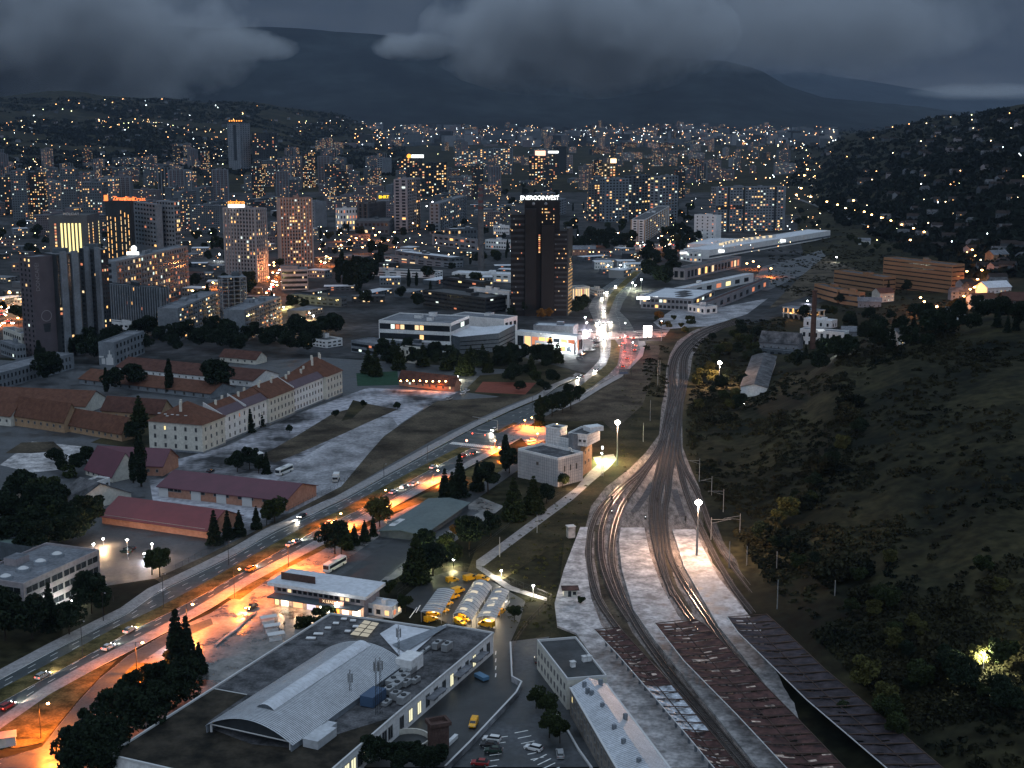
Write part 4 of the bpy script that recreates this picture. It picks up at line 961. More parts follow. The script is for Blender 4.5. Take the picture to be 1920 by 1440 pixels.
BL('office_complex', 'low grey annex with two window rows at the near end of the office complex', 'office', (658, 640), (712, 648), 750, 668, M_GREYW, M_ROOFG, 2, 8, 3, (0.8, 0.5), 0.05, 'bands', huts=0)
BL('office_complex', 'low flat canopy wing with dark windows joined to the ribbon windowed office', 'office', (712, 642), (800, 650), 830, 668, M_MIDW, M_ROOFG, 1, 8, 3, (0.8, 0.5), 0.1, 'bands', huts=1)
# car showroom
rt, q, h = BL('car_showroom', 'grey sheet roofed car showroom with bright white lamps along its eaves', 'showroom', (966, 622), (1082, 632), 1092, 664, M_WHITE, M_ROOFW, 1, 8, 3, (0.85, 0.6), 0.3, huts=0)
for i in range(4):
    p = q[0].lerp(q[1], 0.2 + i * 0.2).lerp(q[3].lerp(q[2], 0.2 + i * 0.2), 0.35); b = MB(); b.box((p.x, p.y, h + 0.05), (3, 6, 0.6), M_TRIM); b.obj('skylight', rt, rt.location)
BL('car_showroom', 'raised square grey roofed hall behind the showroom', 'showroom', (1000, 611), (1075, 614), 1084, 640, M_GREYW, M_ROOFW, 2, 0, 0, huts=1)
BL('car_showroom', 'lower grey roofed front bay of the showroom facing the road', 'showroom', (1003, 640), (1075, 647), 1088, 664, M_WHITE, M_ROOFW, 1, 6, 3, (0.9, 0.6), 0.5, huts=0)
# warehouses beyond
for a, b, uc, vb, wm, rm, lab in (
    ((742, 472), (845, 484), 870, 500, M_MIDW, M_ROOFW, 'warehouse with patched pale sheet roof before the grey chimney'),
    ((640, 505), (815, 512), 830, 522, M_WHITE, M_FELT2, 'long black roofed warehouse with a white side wall'),
    ((716, 480), (850, 493), 868, 503, M_GREYW, M_FELT2, 'dark sawtooth roofed hall between the white sheet roofs'),
    ((847, 512), (958, 516), 970, 530, M_WHITE, M_ROOFW, 'white sheet roofed shed left of the black tower'),
    ((880, 540), (955, 548), 962, 585, M_WHITE, M_ROOFG, 'white walled hall tucked between dark office and black tower'),
    ((845, 430), (895, 428), 900, 452, M_MIDW, M_ROOFW, 'low office with window bands by the chimney foot'),
    ((810, 440), (895, 450), 900, 470, M_GREYW, M_ROOFG, 'low stepped office near the chimney'),
    ((925, 425), (955, 425), 960, 440, M_WHITE, M_ROOFG, 'small white block behind the chimney'),
    ((910, 450), (950, 452), 960, 468, M_WHITE, M_ROOFG, 'white office with flat roof left of the black tower top'),
    ((560, 632), (612, 640), 642, 653, M_WHITE, M_FELT2, 'white pavilion with dark flat roof beside the fuel station'),
    ((545, 552), (640, 560), 650, 576, M_MIDW, M_FELT, 'grey sheet roofed hall with a glowing window near the white office'),
    ((5, 615), (40, 628), 62, 660, M_CREAM, M_ROOFG, 'cream flat roofed office below the stepped tower'),
    ((0, 640), (30, 650), 40, 675, M_GREYW, M_ROOFG, 'low grey shed beside the cream office'),
    ((195, 602), (270, 612), 275, 630, M_WHITE, M_FELT2, 'low white villa like building with framed box windows'),
    ((665, 415), (730, 415), 740, 440, M_MIDW, M_FELT, 'low dark hall on the lit square'),
    ((1106, 540), (1120, 545), 1125, 556, M_CREAM, M_ROOFG, 'small lit fuel station shop beside the black tower')):
    BL('warehouse' if 'warehouse' in lab or 'hall' in lab or 'shed' in lab else 'low_building', lab, 'building', a, b, uc, vb, wm, rm, 2, 8, 3, (0.6, 0.4), 0.12, huts=2)
# restaurant of light right of the tower
rt, q, h = BL('shop_building', 'shop with dark roof and a brightly lit colonnade front', 'shop', (1066, 537), (1078, 540), 1106, 563, M_CREAM, M_ROOFG, 1, 3, 8, (0.5, 0.8), 1.0, huts=0)
# ================================================================ ACADEMY (long white building)
M_ROOFT = mat('brown_red_tiles', (0.115, 0.055, 0.038), 0.85, var=0.22, scale=0.5, scale2=2.5)
M_PURP = mat('plum_sheet_roof', (0.07, 0.045, 0.06), 0.7, var=0.15, scale=0.3)
def academy():
    F0, F1, F2, F3, F4, F5 = G(381, 851), G(423, 833), G(490, 795), G(538, 775), G(613, 752), G(664, 741)
    h = HT(F0, 798); t = (F4 - F1); t.z = 0; t.normalize(); n = Vector((-t.y, t.x, 0))
    if n.x > 0 and n.y < 0: n = -n
    if (G(290, 838) - F0).dot(n) < 0: n = -n
    rt = root('academy_building', 'long white three storey building with red tiled hipped roofs and many small windows', 'barracks', (F2.x, F2.y, 0)); c = rt.location
    Wd = (G(292, 838) - F0).dot(n); o0 = F0
    def S(x, y): return o0 + t * x + n * y
    xs = [0, (F1 - F0).dot(t), (F2 - F0).dot(t), (F3 - F0).dot(t), (F4 - F0).dot(t), (F5 - F0).dot(t)]
    depth = [(0, Wd), (2.2, Wd * 0.62), (1.0, Wd * 0.68), (2.0, Wd * 0.62), (0, Wd * 0.8)]
    mats_ = [M_CREAM, M_WHITE, M_CREAM, M_WHITE, M_CREAM]; rise = [8.0, 5.2, 5.6, 5.2, 8.5]; cols = [4, 9, 7, 10, 5]
    for k in range(5):
        x0, x1 = xs[k], xs[k + 1]; y0, y1 = depth[k]; q = [S(x0, y0), S(x1, y0), S(x1, y1), S(x0, y1)]; cen = centre(q); hh = h + (0.25 if k in (0, 4) else 0.0 if k == 2 else -0.2)
        w = MB(); w.prism(box_poly(*q), 0, hh, mats_[k]); w.obj('wall', rt, c)
        kk = MB(); kk.prism(box_poly(*inset(q, -0.12)), 0, 0.9, M_GREYW); kk.obj('plinth', rt, c)
        e = 0.7; y0e, y1e = y0 - e, y1 + e; x0e, x1e = x0 - (e if k in (0, 4) else -0.02 * k), x1 + (e if k in (0, 4) else 0.0); ym = (y0 + y1) / 2; hipx = min((y1 - y0) / 2, (x1 - x0) / 2 - 0.5) if k in (0, 4) else 0.0
        def P(x, y, z): v = S(x, y); return (v.x, v.y, z)
        r = MB(); zr = hh + rise[k]; R0, R1 = P(x0e + hipx, ym, zr), P(x1e - hipx, ym, zr); a, b_, c_, d = P(x0e, y0e, hh), P(x1e, y0e, hh), P(x1e, y1e, hh), P(x0e, y1e, hh)
        r.face([a, b_, R1, R0], M_ROOFT); r.face([c_, d, R0, R1], M_ROOFT); r.face([b_, c_, R1], M_ROOFT); r.face([d, a, R0], M_ROOFT); r.face([d, c_, b_, a], M_TRIM)
        ro = r.obj('roof', rt, c)
        if k in (1, 3):
            s = MB(); s.face([P(x0, y0e - .1, hh + .05), P(x1, y0e - .1, hh + .05), P(x1, y0 + 3.4, hh + 3.0), P(x0, y0 + 3.4, hh + 3.0)], M_PURP); s.obj('lower_roof', rt, c)
        for j in range(4 if k != 0 else 2):
            ch = MB(); x = lerp(x0, x1, (j + 0.6) / 4.2); pp = S(x, ym + (1.2 if j % 2 else -1.5)); ch.box((pp.x, pp.y, hh + rise[k] * 0.6), (0.9, 0.9, rise[k] * 0.4 + 1.2), M_CREAM, math.atan2(t.y, t.x)); ch.obj('chimney', rt, c)
        winobjs(rt, q[0], q[1], 0.6, hh - 0.6, cols[k], 3, 1.1, 1.9, 0.02, cen)
        if k == 0:
            winobjs(rt, q[3], q[0], 0.6, hh - 0.6, 5, 3, 1.2, 2.0, 0.0, cen, mats=lambda i, j: E_YEL if (i, j) == (1, 2) else M_GLASS)
            for i, (fx, fy) in enumerate(((0.15, .35), (0.27, .3), (0.4, .3), (0.5, .3), (0.65, .3), (0.32, 0.12))):
                v = S(x0e + 2 + fy * 4, lerp(y1, y0, fx) ); sk = MB(); zz = hh + 8 * (2 + fy * 4) / hipx
                sk.box((v.x, v.y, hh + rise[0] * (2.3 + fy * 4) / hipx), (0.8, 1.2, 0.25), M_TRIM, math.atan2(t.y, t.x)); sk.obj('skylight', rt, c)
    for x in (xs[1], (xs[1] + xs[2]) / 2, xs[3]):
        f = MB(); a = S(x, 1.2); f.prism([tuple(S(x - .2, 1.2))[:2], tuple(S(x + .2, 1.2))[:2], tuple(S(x + .2, ym)) [:2], tuple(S(x - .2, ym))[:2]], h + .5, [h + 1.2, h + 1.2, h + 6.2, h + 6.2], M_TRIM); f.obj('firewall', rt, c)
    return rt
academy()
# ================================================================ BARRACKS AND HALLS
rt, q, h, hr = gable('workshop_hall', 'long wine red roofed hall with white doors and salmon gable end by the boulevard', 'hall', (297, 911), (537, 938), 593, 958, 907, M_SALMON, M_WINE, over=1.0)
cen = centre(q)
winobjs(rt, q[0], q[1], 2.4, 3.8, 14, 1, 3.4, 1.3, 0.0, cen, m0=0.06, skip={(2, 0), (5, 0), (8, 0), (11, 0)})
t, n = out_normal(q[0], q[1], cen)
for i, x in enumerate((0.04, 0.30, 0.50, 0.70, 0.95)):
    p = q[0].lerp(q[1], x) + n * 0.12; b = MB(); b.box((p.x, p.y, 0), (4.4, 0.15, 3.9), M_TRIM, math.atan2(t.y, t.x)); b.obj('door', rt, rt.location)
rt, q, h, hr = gable('workshop_hall', 'long hall with bright red metal roof and a strip of small windows', 'hall', (191, 966), (389, 994), 452, 1010, 957, M_SALMON, M_RED, over=1.0)
winobjs(rt, q[0], q[1], 2.2, 3.6, 16, 1, 2.6, 1.3, 0.0, centre(q), m0=0.02)
G_ = gable
G_('barrack', 'ochre walled barrack with dark tiled roof and an orange lit lamp at its gable end', 'barracks', (122, 793), (228, 812), 257, 828, 783, M_OCHRE, M_ROOFT, c1=9, c2=2)
G_('barrack', 'ochre barrack with arched looking windows continuing the dark roofed row', 'barracks', (22, 776), (120, 790), 150, 812, 757, M_OCHRE, M_ROOFT, c1=8)
G_('barrack', 'cream barrack with a white wall at the row end', 'barracks', (-70, 770), (20, 780), 60, 800, 752, M_CREAM, M_ROOFT, c1=7)
G_('barrack', 'tile roofed barrack directly behind the ochre row', 'barracks', (-60, 752), (160, 762), 200, 776, 733, M_CREAM, M_ROOFT, c1=14)
G_('barrack', 'tile roofed barrack between dark conifer and white academy', 'barracks', (190, 768), (300, 776), 325, 795, 750, M_OCHRE, M_TILE, c1=6, c2=2)
G_('barrack', 'long white walled barrack with red roof and a row of small square windows', 'barracks', (217, 688), (475, 714), 522, 726, 694, M_WHITE, M_TILE, c1=20, wsz=(1.0, 1.2))
G_('barrack', 'long dark barrack with white arched doorways in front of the white walled one', 'barracks', (148, 710), (395, 738), 440, 748, 718, M_GREYW, M_ROOFT, c1=14, wsz=(1.6, 2.0))
G_('barrack', 'small red roofed barrack hidden among trees beyond the courtyard', 'barracks', (412, 668), (480, 674), 500, 684, 660, M_CREAM, M_TILE, c1=5)
# wine roofed group left of the halls
G_('canteen', 'wine red roofed L shaped canteen wing with a salmon lit end wall', 'canteen', (170, 868), (305, 874), 334, 893, 842, M_SALMON, M_WINE, c1=8)
G_('canteen', 'wine red roofed wing facing the pale court', 'canteen', (160, 878), (210, 893), 262, 905, 850, M_CREAM, M_WINE, c1=5)
rt, q, h, hr = G_('storage_shed', 'dark roofed low shed with a row of white framed openings', 'shed', (130, 950), (95, 937), 210, 950, 895, M_CREAM, M_FELT, over=0.5)
rt, q, h = BL('storage_shed', 'roofless crumbling cream shed at the end of the dark roofed one', 'shed', (30, 925), (96, 934), 140, 952, M_CREAM, M_YARD, 1, 3, 4, (0.5, 0.5), 0.0, huts=0, para=1.2)
rt, q, h = BL('storage_shed', 'long low dark roofed shed with white framed windows pointing at the wine roofed wing', 'shed', (206, 898), (104, 933), 85, 950, M_WHITE, M_FELT, 1, 12, 2, (0.5, 0.6), 0.0, huts=0, near=True, winsz=(1.6, 1.5))
# ruined blocks behind
rt, q, h = BL('old_barrack', 'weathered grey two storey shell with hollow windows at the far left', 'barracks', (138, 664), (-40, 712), -90, 742, M_GREYW, M_ROOFG, 2, 24, 2, (0.4, 0.5), 0.0, huts=0)
rt, q, h = BL('old_barrack', 'narrow shell with a pale painted mural on its dark end wall', 'barracks', (270, 622), (214, 644), 184, 686, M_GREYW, M_ROOFG, 3, 8, 0, (0.4, 0.5), 0.0, huts=0)
t, n = out_normal(q[1], q[2], centre(q)); p = q[1].lerp(q[2], 0.5) + n * .12; b = MB()
for x0, x1, z0, z1 in ((-4, 0.5, 0.5, 5), (-3.2, -0.5, 5, 7), (-2.2, -1.4, 7, 9.5), (1.2, 3.4, 1, 4.5), (2, 5, 5, 6)):
    b.face([(p.x + t.x * x0, p.y + t.y * x0, z0), (p.x + t.x * x1, p.y + t.y * x1, z0), (p.x + t.x * x1, p.y + t.y * x1, z1), (p.x + t.x * x0, p.y + t.y * x0, z1)], M_TRIM)
b.obj('mural', rt, rt.location)
# tennis pavilion
rt, q, h, hr = G_('club_house', 'low orange lit club house with red roof and round lamps under the eaves', 'club house', (748, 710), (852, 722), 862, 735, 706, M_SALMON, M_TILE, c1=8, wsz=(1.4, 1.6), lit=0.3)
# small ruined house
BL('ruined_house', 'roofless cream ruin standing among trees before the office complex', 'ruin', (749, 652), (778, 655), 786, 682, M_CREAM, M_DARKW, 2, 3, 1, (0.4, 0.5), 0.0, huts=0)
# ================================================================ OFFICE LOWER LEFT
rt, q, h = BL('office_block', 'three storey white office with deep square windows and round rooftop domes', 'office', (186, 1034), (44, 1098), -60, 1165, M_PINKW, M_ROOFG, 3, 6, 3, (0.5, 0.5), 0.0, huts=1, near=True, winsz=(5.2, 2.2))
for i in range(4):
    p = q[0].lerp(q[1], 0.25 + i * 0.22).lerp(q[3].lerp(q[2], 0.25 + i * 0.22), 0.45); b = MB(); b.tube((p.x, p.y, h), (p.x, p.y, h + 0.9), 2.4, 2.1, M_GREYW, 14); b.tube((p.x, p.y, h + 0.9), (p.x, p.y, h + 1.4), 1.6, 0.8, M_TRIM, 12); b.obj('roof_dome', rt, rt.location)
BL('low_building', 'pale green flat roof half hidden by the trees at the left edge', 'building', (-60, 1010), (60, 1030), 76, 1060, M_MIDW, mat('green_roof', (0.10, 0.14, 0.13), 0.8), 1, 0, 0, huts=0)
b = MB(); p = G(17, 1396); hk = HT(p, 1374); rt = root('kiosk', 'small pale utility hut with pitched roof on the orange lit verge', 'hut', p)
rz = 0.35; b.box((p.x - 1, p.y, 0), (5.0, 3.6, 2.6), M_CREAM, rz); b.obj('wall', rt, p)
b = MB(); ca, sa = math.cos(rz), math.sin(rz)
def kp(x, y, z): return (p.x - 1 + ca * x - sa * y, p.y + sa * x + ca * y, z)
for s in (-1, 1): b.face([kp(-2.8, s * 2.1, 2.5), kp(2.8, s * 2.1, 2.5), kp(2.8, 0, 3.4), kp(-2.8, 0, 3.4)], M_PINKW)
for s in (-2.5, 2.5): b.face([kp(s, -1.8, 2.6), kp(s, 1.8, 2.6), kp(s, 0, 3.3)], M_CREAM)
b.obj('roof', rt, p)
b = MB(); b.box(kp(1.2, -1.86, 0.1), (1.6, 0.08, 2.1), M_TRIM, rz); b.obj('door', rt, p)
# ================================================================ RAILWAY SIGNAL BUILDING
def signal_house():
    M_CUB = brickish('white_panel_cladding', (0.40, 0.40, 0.41), 0.62, 0.9, 0.9, 0.05)
    q, h = rect((971, 845), (1046, 863), 1060, 914); cen = centre(q)
    A, B, Cc, D = q; rt = root('signal_building', 'white panelled railway signal building with a clock tower and cantilevered control room', 'signal building', (B.x, B.y, 0)); c = rt.location
    t = (B - A).normalized(); n = (Cc - B).normalized(); rz = math.atan2(t.y, t.x); L = (B - A).length
    M_PAN = [0]
    def wallgrid(P, Q, z0, z1, out, step=1.15):
        pass
    def vol(name, x0, x1, y0, y1, z0, z1, m, top=M_FELT):
        pl = [A + t * x0 + n * y0, A + t * x1 + n * y0, A + t * x1 + n * y1, A + t * x0 + n * y1]; b = MB(); b.prism(box_poly(*pl), z0, z1, m, top, True); ob = b.obj(name, rt, c); return pl
    Wm = 15.0
    pl = vol('main_block', 0, L, 0, Wm, 0, h, M_CUB)
    kit = MB(); qi = inset(pl, 0.4)
    for i in range(4):
        a, b_, ai, bi = pl[i], pl[(i + 1) % 4], qi[i], qi[(i + 1) % 4]
        kit.prism([(a.x, a.y), (b_.x, b_.y), (bi.x, bi.y), (ai.x, ai.y)], h, h + 1.0, M_WHITE)
    kit.obj('parapet', rt, c)
    jn = MB()
    for (P, Q) in ((pl[0], pl[1]), (pl[1], pl[2])):
        tt, nn = out_normal(P, Q, centre(pl)); LL = (Q - P).length; k = int(LL / 1.2); rzz = math.atan2(tt.y, tt.x)
        for i in range(1, k):
            p = P + tt * (LL * i / k) + nn * 0.0; jn.box((p.x, p.y, 0.3), (0.09, 0.05, h - 0.2), M_GREYW, rzz)
        m = int(h / 1.2); mid = (P + Q) / 2
        for j in range(1, m): jn.box((mid.x, mid.y, h * j / m), (LL, 0.052, 0.09), M_GREYW, rzz)
    jn.obj('cladding_joint', rt, c)
    winobjs(rt, pl[0], pl[1], h * 0.62, h * 0.78, 1, 1, 1.5, 1.5, 0, centre(pl), m0=0.25); winobjs(rt, pl[1], pl[2], h * 0.5, h * 0.75, 3, 1, 0.8, 2.6, 0, centre(pl), m0=0.15)
    # back tower block, clock tower, control room
    def bx(name, a, b_, uc, vb, m, top=M_FELT, zlow=0.0, grid=True, para=0):
        q2, h2 = rect(a, b_, uc, vb); w = MB(); w.prism(box_poly(*q2), h2 - zlow if zlow else 0, h2, m, top, True); ce = centre(q2); tl = math.ceil(h2)
        if grid:
            for P, Q in ((q2[0], q2[1]), (q2[1], q2[2])):
                tt, nn = out_normal(P, Q, ce); LL = (Q - P).length; mid = (P + Q) / 2; z = (h2 - zlow if zlow else 0) + 1.2
                while z < h2: w.box((mid.x, mid.y, z), (LL, .055, .08), M_GREYW, math.atan2(tt.y, tt.x)); z += 1.2
                for i in range(1, int(LL / 1.2)): p = P + tt * (i * 1.2); w.box((p.x, p.y, (h2 - zlow if zlow else .2)), (.08, .05, (zlow or h2 - .2) - .05), M_GREYW, math.atan2(tt.y, tt.x))
        if para:
            for i in range(4): p1, p2 = q2[i], q2[(i + 1) % 4]; tt = (p2 - p1); mid = (p1 + p2) / 2; w.box((mid.x, mid.y, h2), (tt.length + .3, .35, .8), m, math.atan2(tt.y, tt.x))
        w.obj(name, rt, c); return q2, h2, ce
    q2, h2, ce = bx('stair_block', (1023, 802), (1048, 806), 1055, 884, M_WHITE, para=1)
    q3, h3, ce3 = bx('link_block', (1048, 818), (1068, 822), 1075, 888, M_WHITE); winobjs(rt, q3[0], q3[1], h3 * .45, h3 * .75, 1, 1, 1.6, 1.8, 0, ce3, m0=.1)
    q4, h4, ce4 = bx('rear_block', (1110, 826), (1092, 838), 1082, 894, M_OCHRE, grid=False); winobjs(rt, q4[1], q4[0], 3, h4 - 1, 2, 2, 1.0, 1.5, 0, ce4, m0=.15)
    q5, h5, ce5 = bx('control_room', (1125, 806), (1101, 818), 1066, 897, M_WHITE, zlow=4.4, para=1)
    winobjs(rt, q5[1], q5[2], h5 - 3.2, h5 - 1.2, 4, 1, 1.3, 1.1, 0, ce5)
    b = MB(); p = q5[0].lerp(q5[3], .3).lerp(q5[1], .15); b.box((p.x, p.y, h5), (7, 5, 2.0), M_WHITE, .5); b.obj('rooftop_hut', rt, c)
    q6, h6, ce6 = bx('clock_tower', (1066, 813), (1074, 815), 1080, 897, M_GREYW); tt, nn = out_normal(q6[0], q6[1], ce6); p = (q6[0] + q6[1]) / 2 + nn * 0.2
    f = MB(); k = 24; R_ = 1.7; rr = math.atan2(tt.y, tt.x); z = h6 - 7.2
    f.face([(p.x + tt.x * R_ * math.cos(2 * PI * i / k), p.y + tt.y * R_ * math.cos(2 * PI * i / k), z + R_ * math.sin(2 * PI * i / k)) for i in range(k)], M_GREYW); f.obj('clock_face', rt, c)
    f = MB()
    for i in range(12): a = 2 * PI * i / 12; qx, qz = math.cos(a) * 1.4, math.sin(a) * 1.4; f.box((p.x + tt.x * qx + nn.x * .08, p.y + tt.y * qx + nn.y * .08, z + qz - .14), (0.32, 0.06, 0.32), glow('clock_mark', (1, 1, 1), .7), rr)
    f.obj('hour_mark', rt, c); f = MB()
    for a, l in ((1.1, 1.1), (2.9, 0.8)): f.tube((p.x + nn.x * .1, p.y + nn.y * .1, z), (p.x + nn.x * .1 + tt.x * l * math.cos(a), p.y + nn.y * .1 + tt.y * l * math.cos(a), z + l * math.sin(a)), .09, .05, M_DARKW, 4)
    f.obj('clock_hand', rt, c)
    plight(G(1064, 905, 3.0), 1200, (1, .62, .4), .3); plight(G(1094, 905, 3.0), 1800, (1, .55, .3), .3)
    return rt
signal_house()
# ================================================================ GREY GREEN COACH HALL
rt, q, h, hr = G_('coach_hall', 'long hall with dull green curved metal roof between spruces and footpath', 'hall', (878, 943), (790, 1004), 852, 1016, 1008, M_MIDW, mat('dull_green_roof', (0.095, 0.125, 0.125), 0.7, var=0.12, scale=0.15, scale2=0.8), over=0.8)
# ================================================================ POSTAL HALL (foreground)
def PZ(pts, z): return [G(u, v, z) for u, v in pts]
def hall():
    h = 6.0; poly = PZ([(203, 1417), (620, 1152), (703, 1163), (822, 1180), (837, 1173), (925, 1188), (740, 1343), (560, 1499)], h)
    cen = sum(poly, Vector()) / len(poly); rt = root('sorting_hall', 'huge flat roofed hall with a ribbed silver barrel vault, antenna masts and rooftop machinery', 'hall', (cen.x, cen.y, 0)); c = rt.location
    w = MB(); w.prism([(p.x, p.y) for p in poly], 0, h, M_WHITE, M_FELT); w.obj('wall', rt, c)
    # pale kerb round the roof
    k = MB(); n = len(poly)
    for i in range(n):
        a, b = poly[i], poly[(i + 1) % n]; t = (b - a); t.z = 0; L = t.length; t.normalize(); m = (a + b) / 2; k.box((m.x, m.y, h), (L + 0.2, 0.45, 0.45), M_TRIM, math.atan2(t.y, t.x))
    k.obj('roof_edge', rt, c)
    # darker mossy field
    s = MB(); q = PZ([(206, 1415), (402, 1292), (463, 1303), (395, 1350), (384, 1362), (470, 1395), (548, 1403), (735, 1345), (560, 1494)], h); s.face([(p.x, p.y, h + .03) for p in q], mat('mossy_felt', (0.018, 0.018, 0.015), 0.9, var=0.4, scale=0.15, col2=(0.04, 0.034, 0.026), scale2=1.0)); s.obj('mossy_felt', rt, c)
    s = MB(); a, b = PZ([(402, 1292), (463, 1303)], h); s.box(((a.x + b.x) / 2, (a.y + b.y) / 2, h + .05), ((b - a).length, .25, .12), M_TRIM, math.atan2((b - a).y, (b - a).x)); s.obj('flashing', rt, c)
    # vault
    ze = 7.6; FL, FR, BR = PZ([(384, 1361), (549, 1398), (757, 1247)], ze); t = (BR - FR); t.z = 0; L = t.length * 1.03; t.normalize(); nn = (FL - FR); nn.z = 0; Wd = nn.length; nn.normalize()
    M_RIB = mat('ribbed_sheet', (0.50, 0.52, 0.55), 0.5, 0.25, var=0.12, scale=0.12, scale2=0.9)
    rise = 3.8; NS = 14; NR = 84
    def VP(x, f, up=0.0):
        f2 = f * 2 - 1; return FR + t * x + nn * (Wd * f) + Vector((0, 0, rise * (1 - f2 * f2) + up))
    v = MB()
    for r in range(NR):
        x0 = L * r / NR; x1 = L * (r + 1) / NR - 0.16
        for s_ in range(NS):
            f0, f1 = s_ / NS, (s_ + 1) / NS
            v.face([VP(x0, f0), VP(x1, f0), VP(x1, f1), VP(x0, f1)], M_RIB)
            v.face([VP(x1, f0), VP(x1, f0, -.12), VP(x1, f1, -.12), VP(x1, f1)], M_GREYW)
            v.face([VP(x1, f0, -0.12), VP(x1 + 0.16, f0, -.12), VP(x1 + .16, f1, -.12), VP(x1, f1, -.12)], M_MIDW)
    v.obj('barrel_roof', rt, c)
    e = MB()
    for x, inn in ((1.2, 1), (L - 0.3, -1)):
        e.face([VP(x, f / NS, -0.2) for f in range(NS + 1)], M_DARKW)
    for f in (0.02, 0.98):
        p0, p1 = VP(0, f), VP(L, f); m = (p0 + p1) / 2; e.box((m.x, m.y, h), (L, 0.3, ze - h + 0.1), M_GREYW, math.atan2(t.y, t.x))
    e.obj('end_glazing', rt, c)
    e = MB(); p0, p1 = VP(0.8, 0.05), VP(0.8, 0.95); e.tube((p0.x, p0.y, ze + .3), (p1.x, p1.y, ze + .3), .16, .16, M_TRIM, 6)
    for f in (0.05, 0.95): p = VP(0.8, f); e.tube((p.x, p.y, h), (p.x, p.y, ze + .5), .3, .3, M_TRIM, 8)
    e.obj('tie_beam', rt, c)
    # ridge cover, pale sheets
    cp = MB(); NX = 30
    for r in range(NX):
        x0, x1 = lerp(7, L * 0.97, r / NX), lerp(7, L * 0.97, (r + 1) / NX) - .06
        for s_ in range(6):
            f0, f1 = lerp(0.40, 0.60, s_ / 6), lerp(0.40, 0.60, (s_ + 1) / 6); u = lambda f: 0.9 * (1 - ((f - 0.5) / 0.10) ** 2) + .1
            cp.face([VP(x0, f0, u(f0)), VP(x1, f0, u(f0)), VP(x1, f1, u(f1)), VP(x0, f1, u(f1))], M_ROOFW)
    cp.face([VP(7, lerp(0.4, 0.6, i / 6), 0.9 * (1 - ((lerp(.4, .6, i / 6) - 0.5) / 0.10) ** 2) + .1) for i in range(7)], M_MIDW)
    cp.obj('ridge_cover', rt, c)
    # pale sheet areas at the back
    s = MB(); q = PZ([(712, 1188), (742, 1170), (822, 1183), (775, 1225), (758, 1240)], h + .3); s.face(q, M_ROOFW); s.obj('sheet_roof', rt, c)
    s = MB()
    q = PZ([(655, 1190), (683, 1162), (712, 1168), (690, 1195)], h + .9)
    for i in range(4):
        for j in range(2):
            a0, a1, b0, b1 = i / 4 + .02, (i + 1) / 4 - .02, j / 2 + .03, (j + 1) / 2 - .03
            f_ = lambda x, y: (q[0].lerp(q[1], x)).lerp(q[3].lerp(q[2], x), y); s.face([f_(a0, b0), f_(a1, b0), f_(a1, b1), f_(a0, b1)], glow('lit_rooflight', (0.95, 0.9, 0.75), 0.45))
    s.obj('lit_rooflight', rt, c)
    s = MB(); q = PZ([(735, 1208), (760, 1222), (838, 1175), (826, 1173)], h + .6); s.face(q, M_GREYW); s.obj('gutter', rt, c)
    for u, v_ in ((630, 1171), (615, 1180), (597, 1191), (583, 1199), (652, 1186), (667, 1177), (645, 1163), (662, 1166)):
        p = G(u, v_, h); b = MB(); l = 3.0 if u in (597, 583) else 1.9; b.box((p.x, p.y, h), (l, 1.5, 0.35), M_FELT, math.atan2(t.y, t.x) - 1.2); b.box((p.x, p.y, h + .35), (l * .85, 1.2, 0.25), M_WHITE, math.atan2(t.y, t.x) - 1.2); b.obj('skylight', rt, c)
    rz = math.atan2(t.y, t.x)
    def unit(u, v_, sx, sy, sz, name='air_unit', m=M_METAL, dz=0.3):
        p = G(u, v_, h); b = MB(); b.box((p.x, p.y, h + dz), (sx, sy, sz), m, rz)
        for i in (-1, 1):
            for j in (-1, 1): b.box((p.x + i * sx * .35, p.y + j * sy * .3, h), (.15, .15, dz), M_DMET)
        if name == 'air_unit': b.tube((p.x, p.y, h + dz + sz), (p.x, p.y, h + dz + sz + .25), min(sx, sy) * .35, min(sx, sy) * .35, M_DMET, 10)
        b.obj(name, rt, c)
    for u, v_, sx, sy, sz in ((770, 1263, 4, 1.6, 1.2), (752, 1270, 5, 1.6, 1.3), (757, 1278, 4.5, 1.8, 1.3), (738, 1281, 5, 2, 1.2), (745, 1291, 4.2, 2, 1.5), (730, 1300, 3.5, 2, 1.4), (762, 1286, 3, 1.5, 1.2), (742, 1312, 2.6, 2, 1.8), (757, 1318, 3.8, 2, 1.8), (725, 1322, 3, 1.4, .8), (820, 1216, 3.4, 1.6, 1.7), (838, 1220, 3.4, 1.8, 1.9), (796, 1224, 6, .8, .6), (735, 1266, 6, 1.0, .7), (780, 1280, 3, 1.2, 1.0)): unit(u, v_, sx, sy, sz)
    unit(700, 1318, 6.5, 3.6, 2.6, 'blue_container', plain('blue_tarp', (0.035, 0.07, 0.13), 0.6)); unit(768, 1254, 6.5, 4.6, 3.6, 'white_penthouse', M_WHITE, 0.05); unit(610, 1372, 5.5, 3.0, 1.4, 'annex_shed', M_RIB, 0.05); unit(600, 1390, 8, 4, 2.0, 'annex_shed', M_RIB, 0.05)
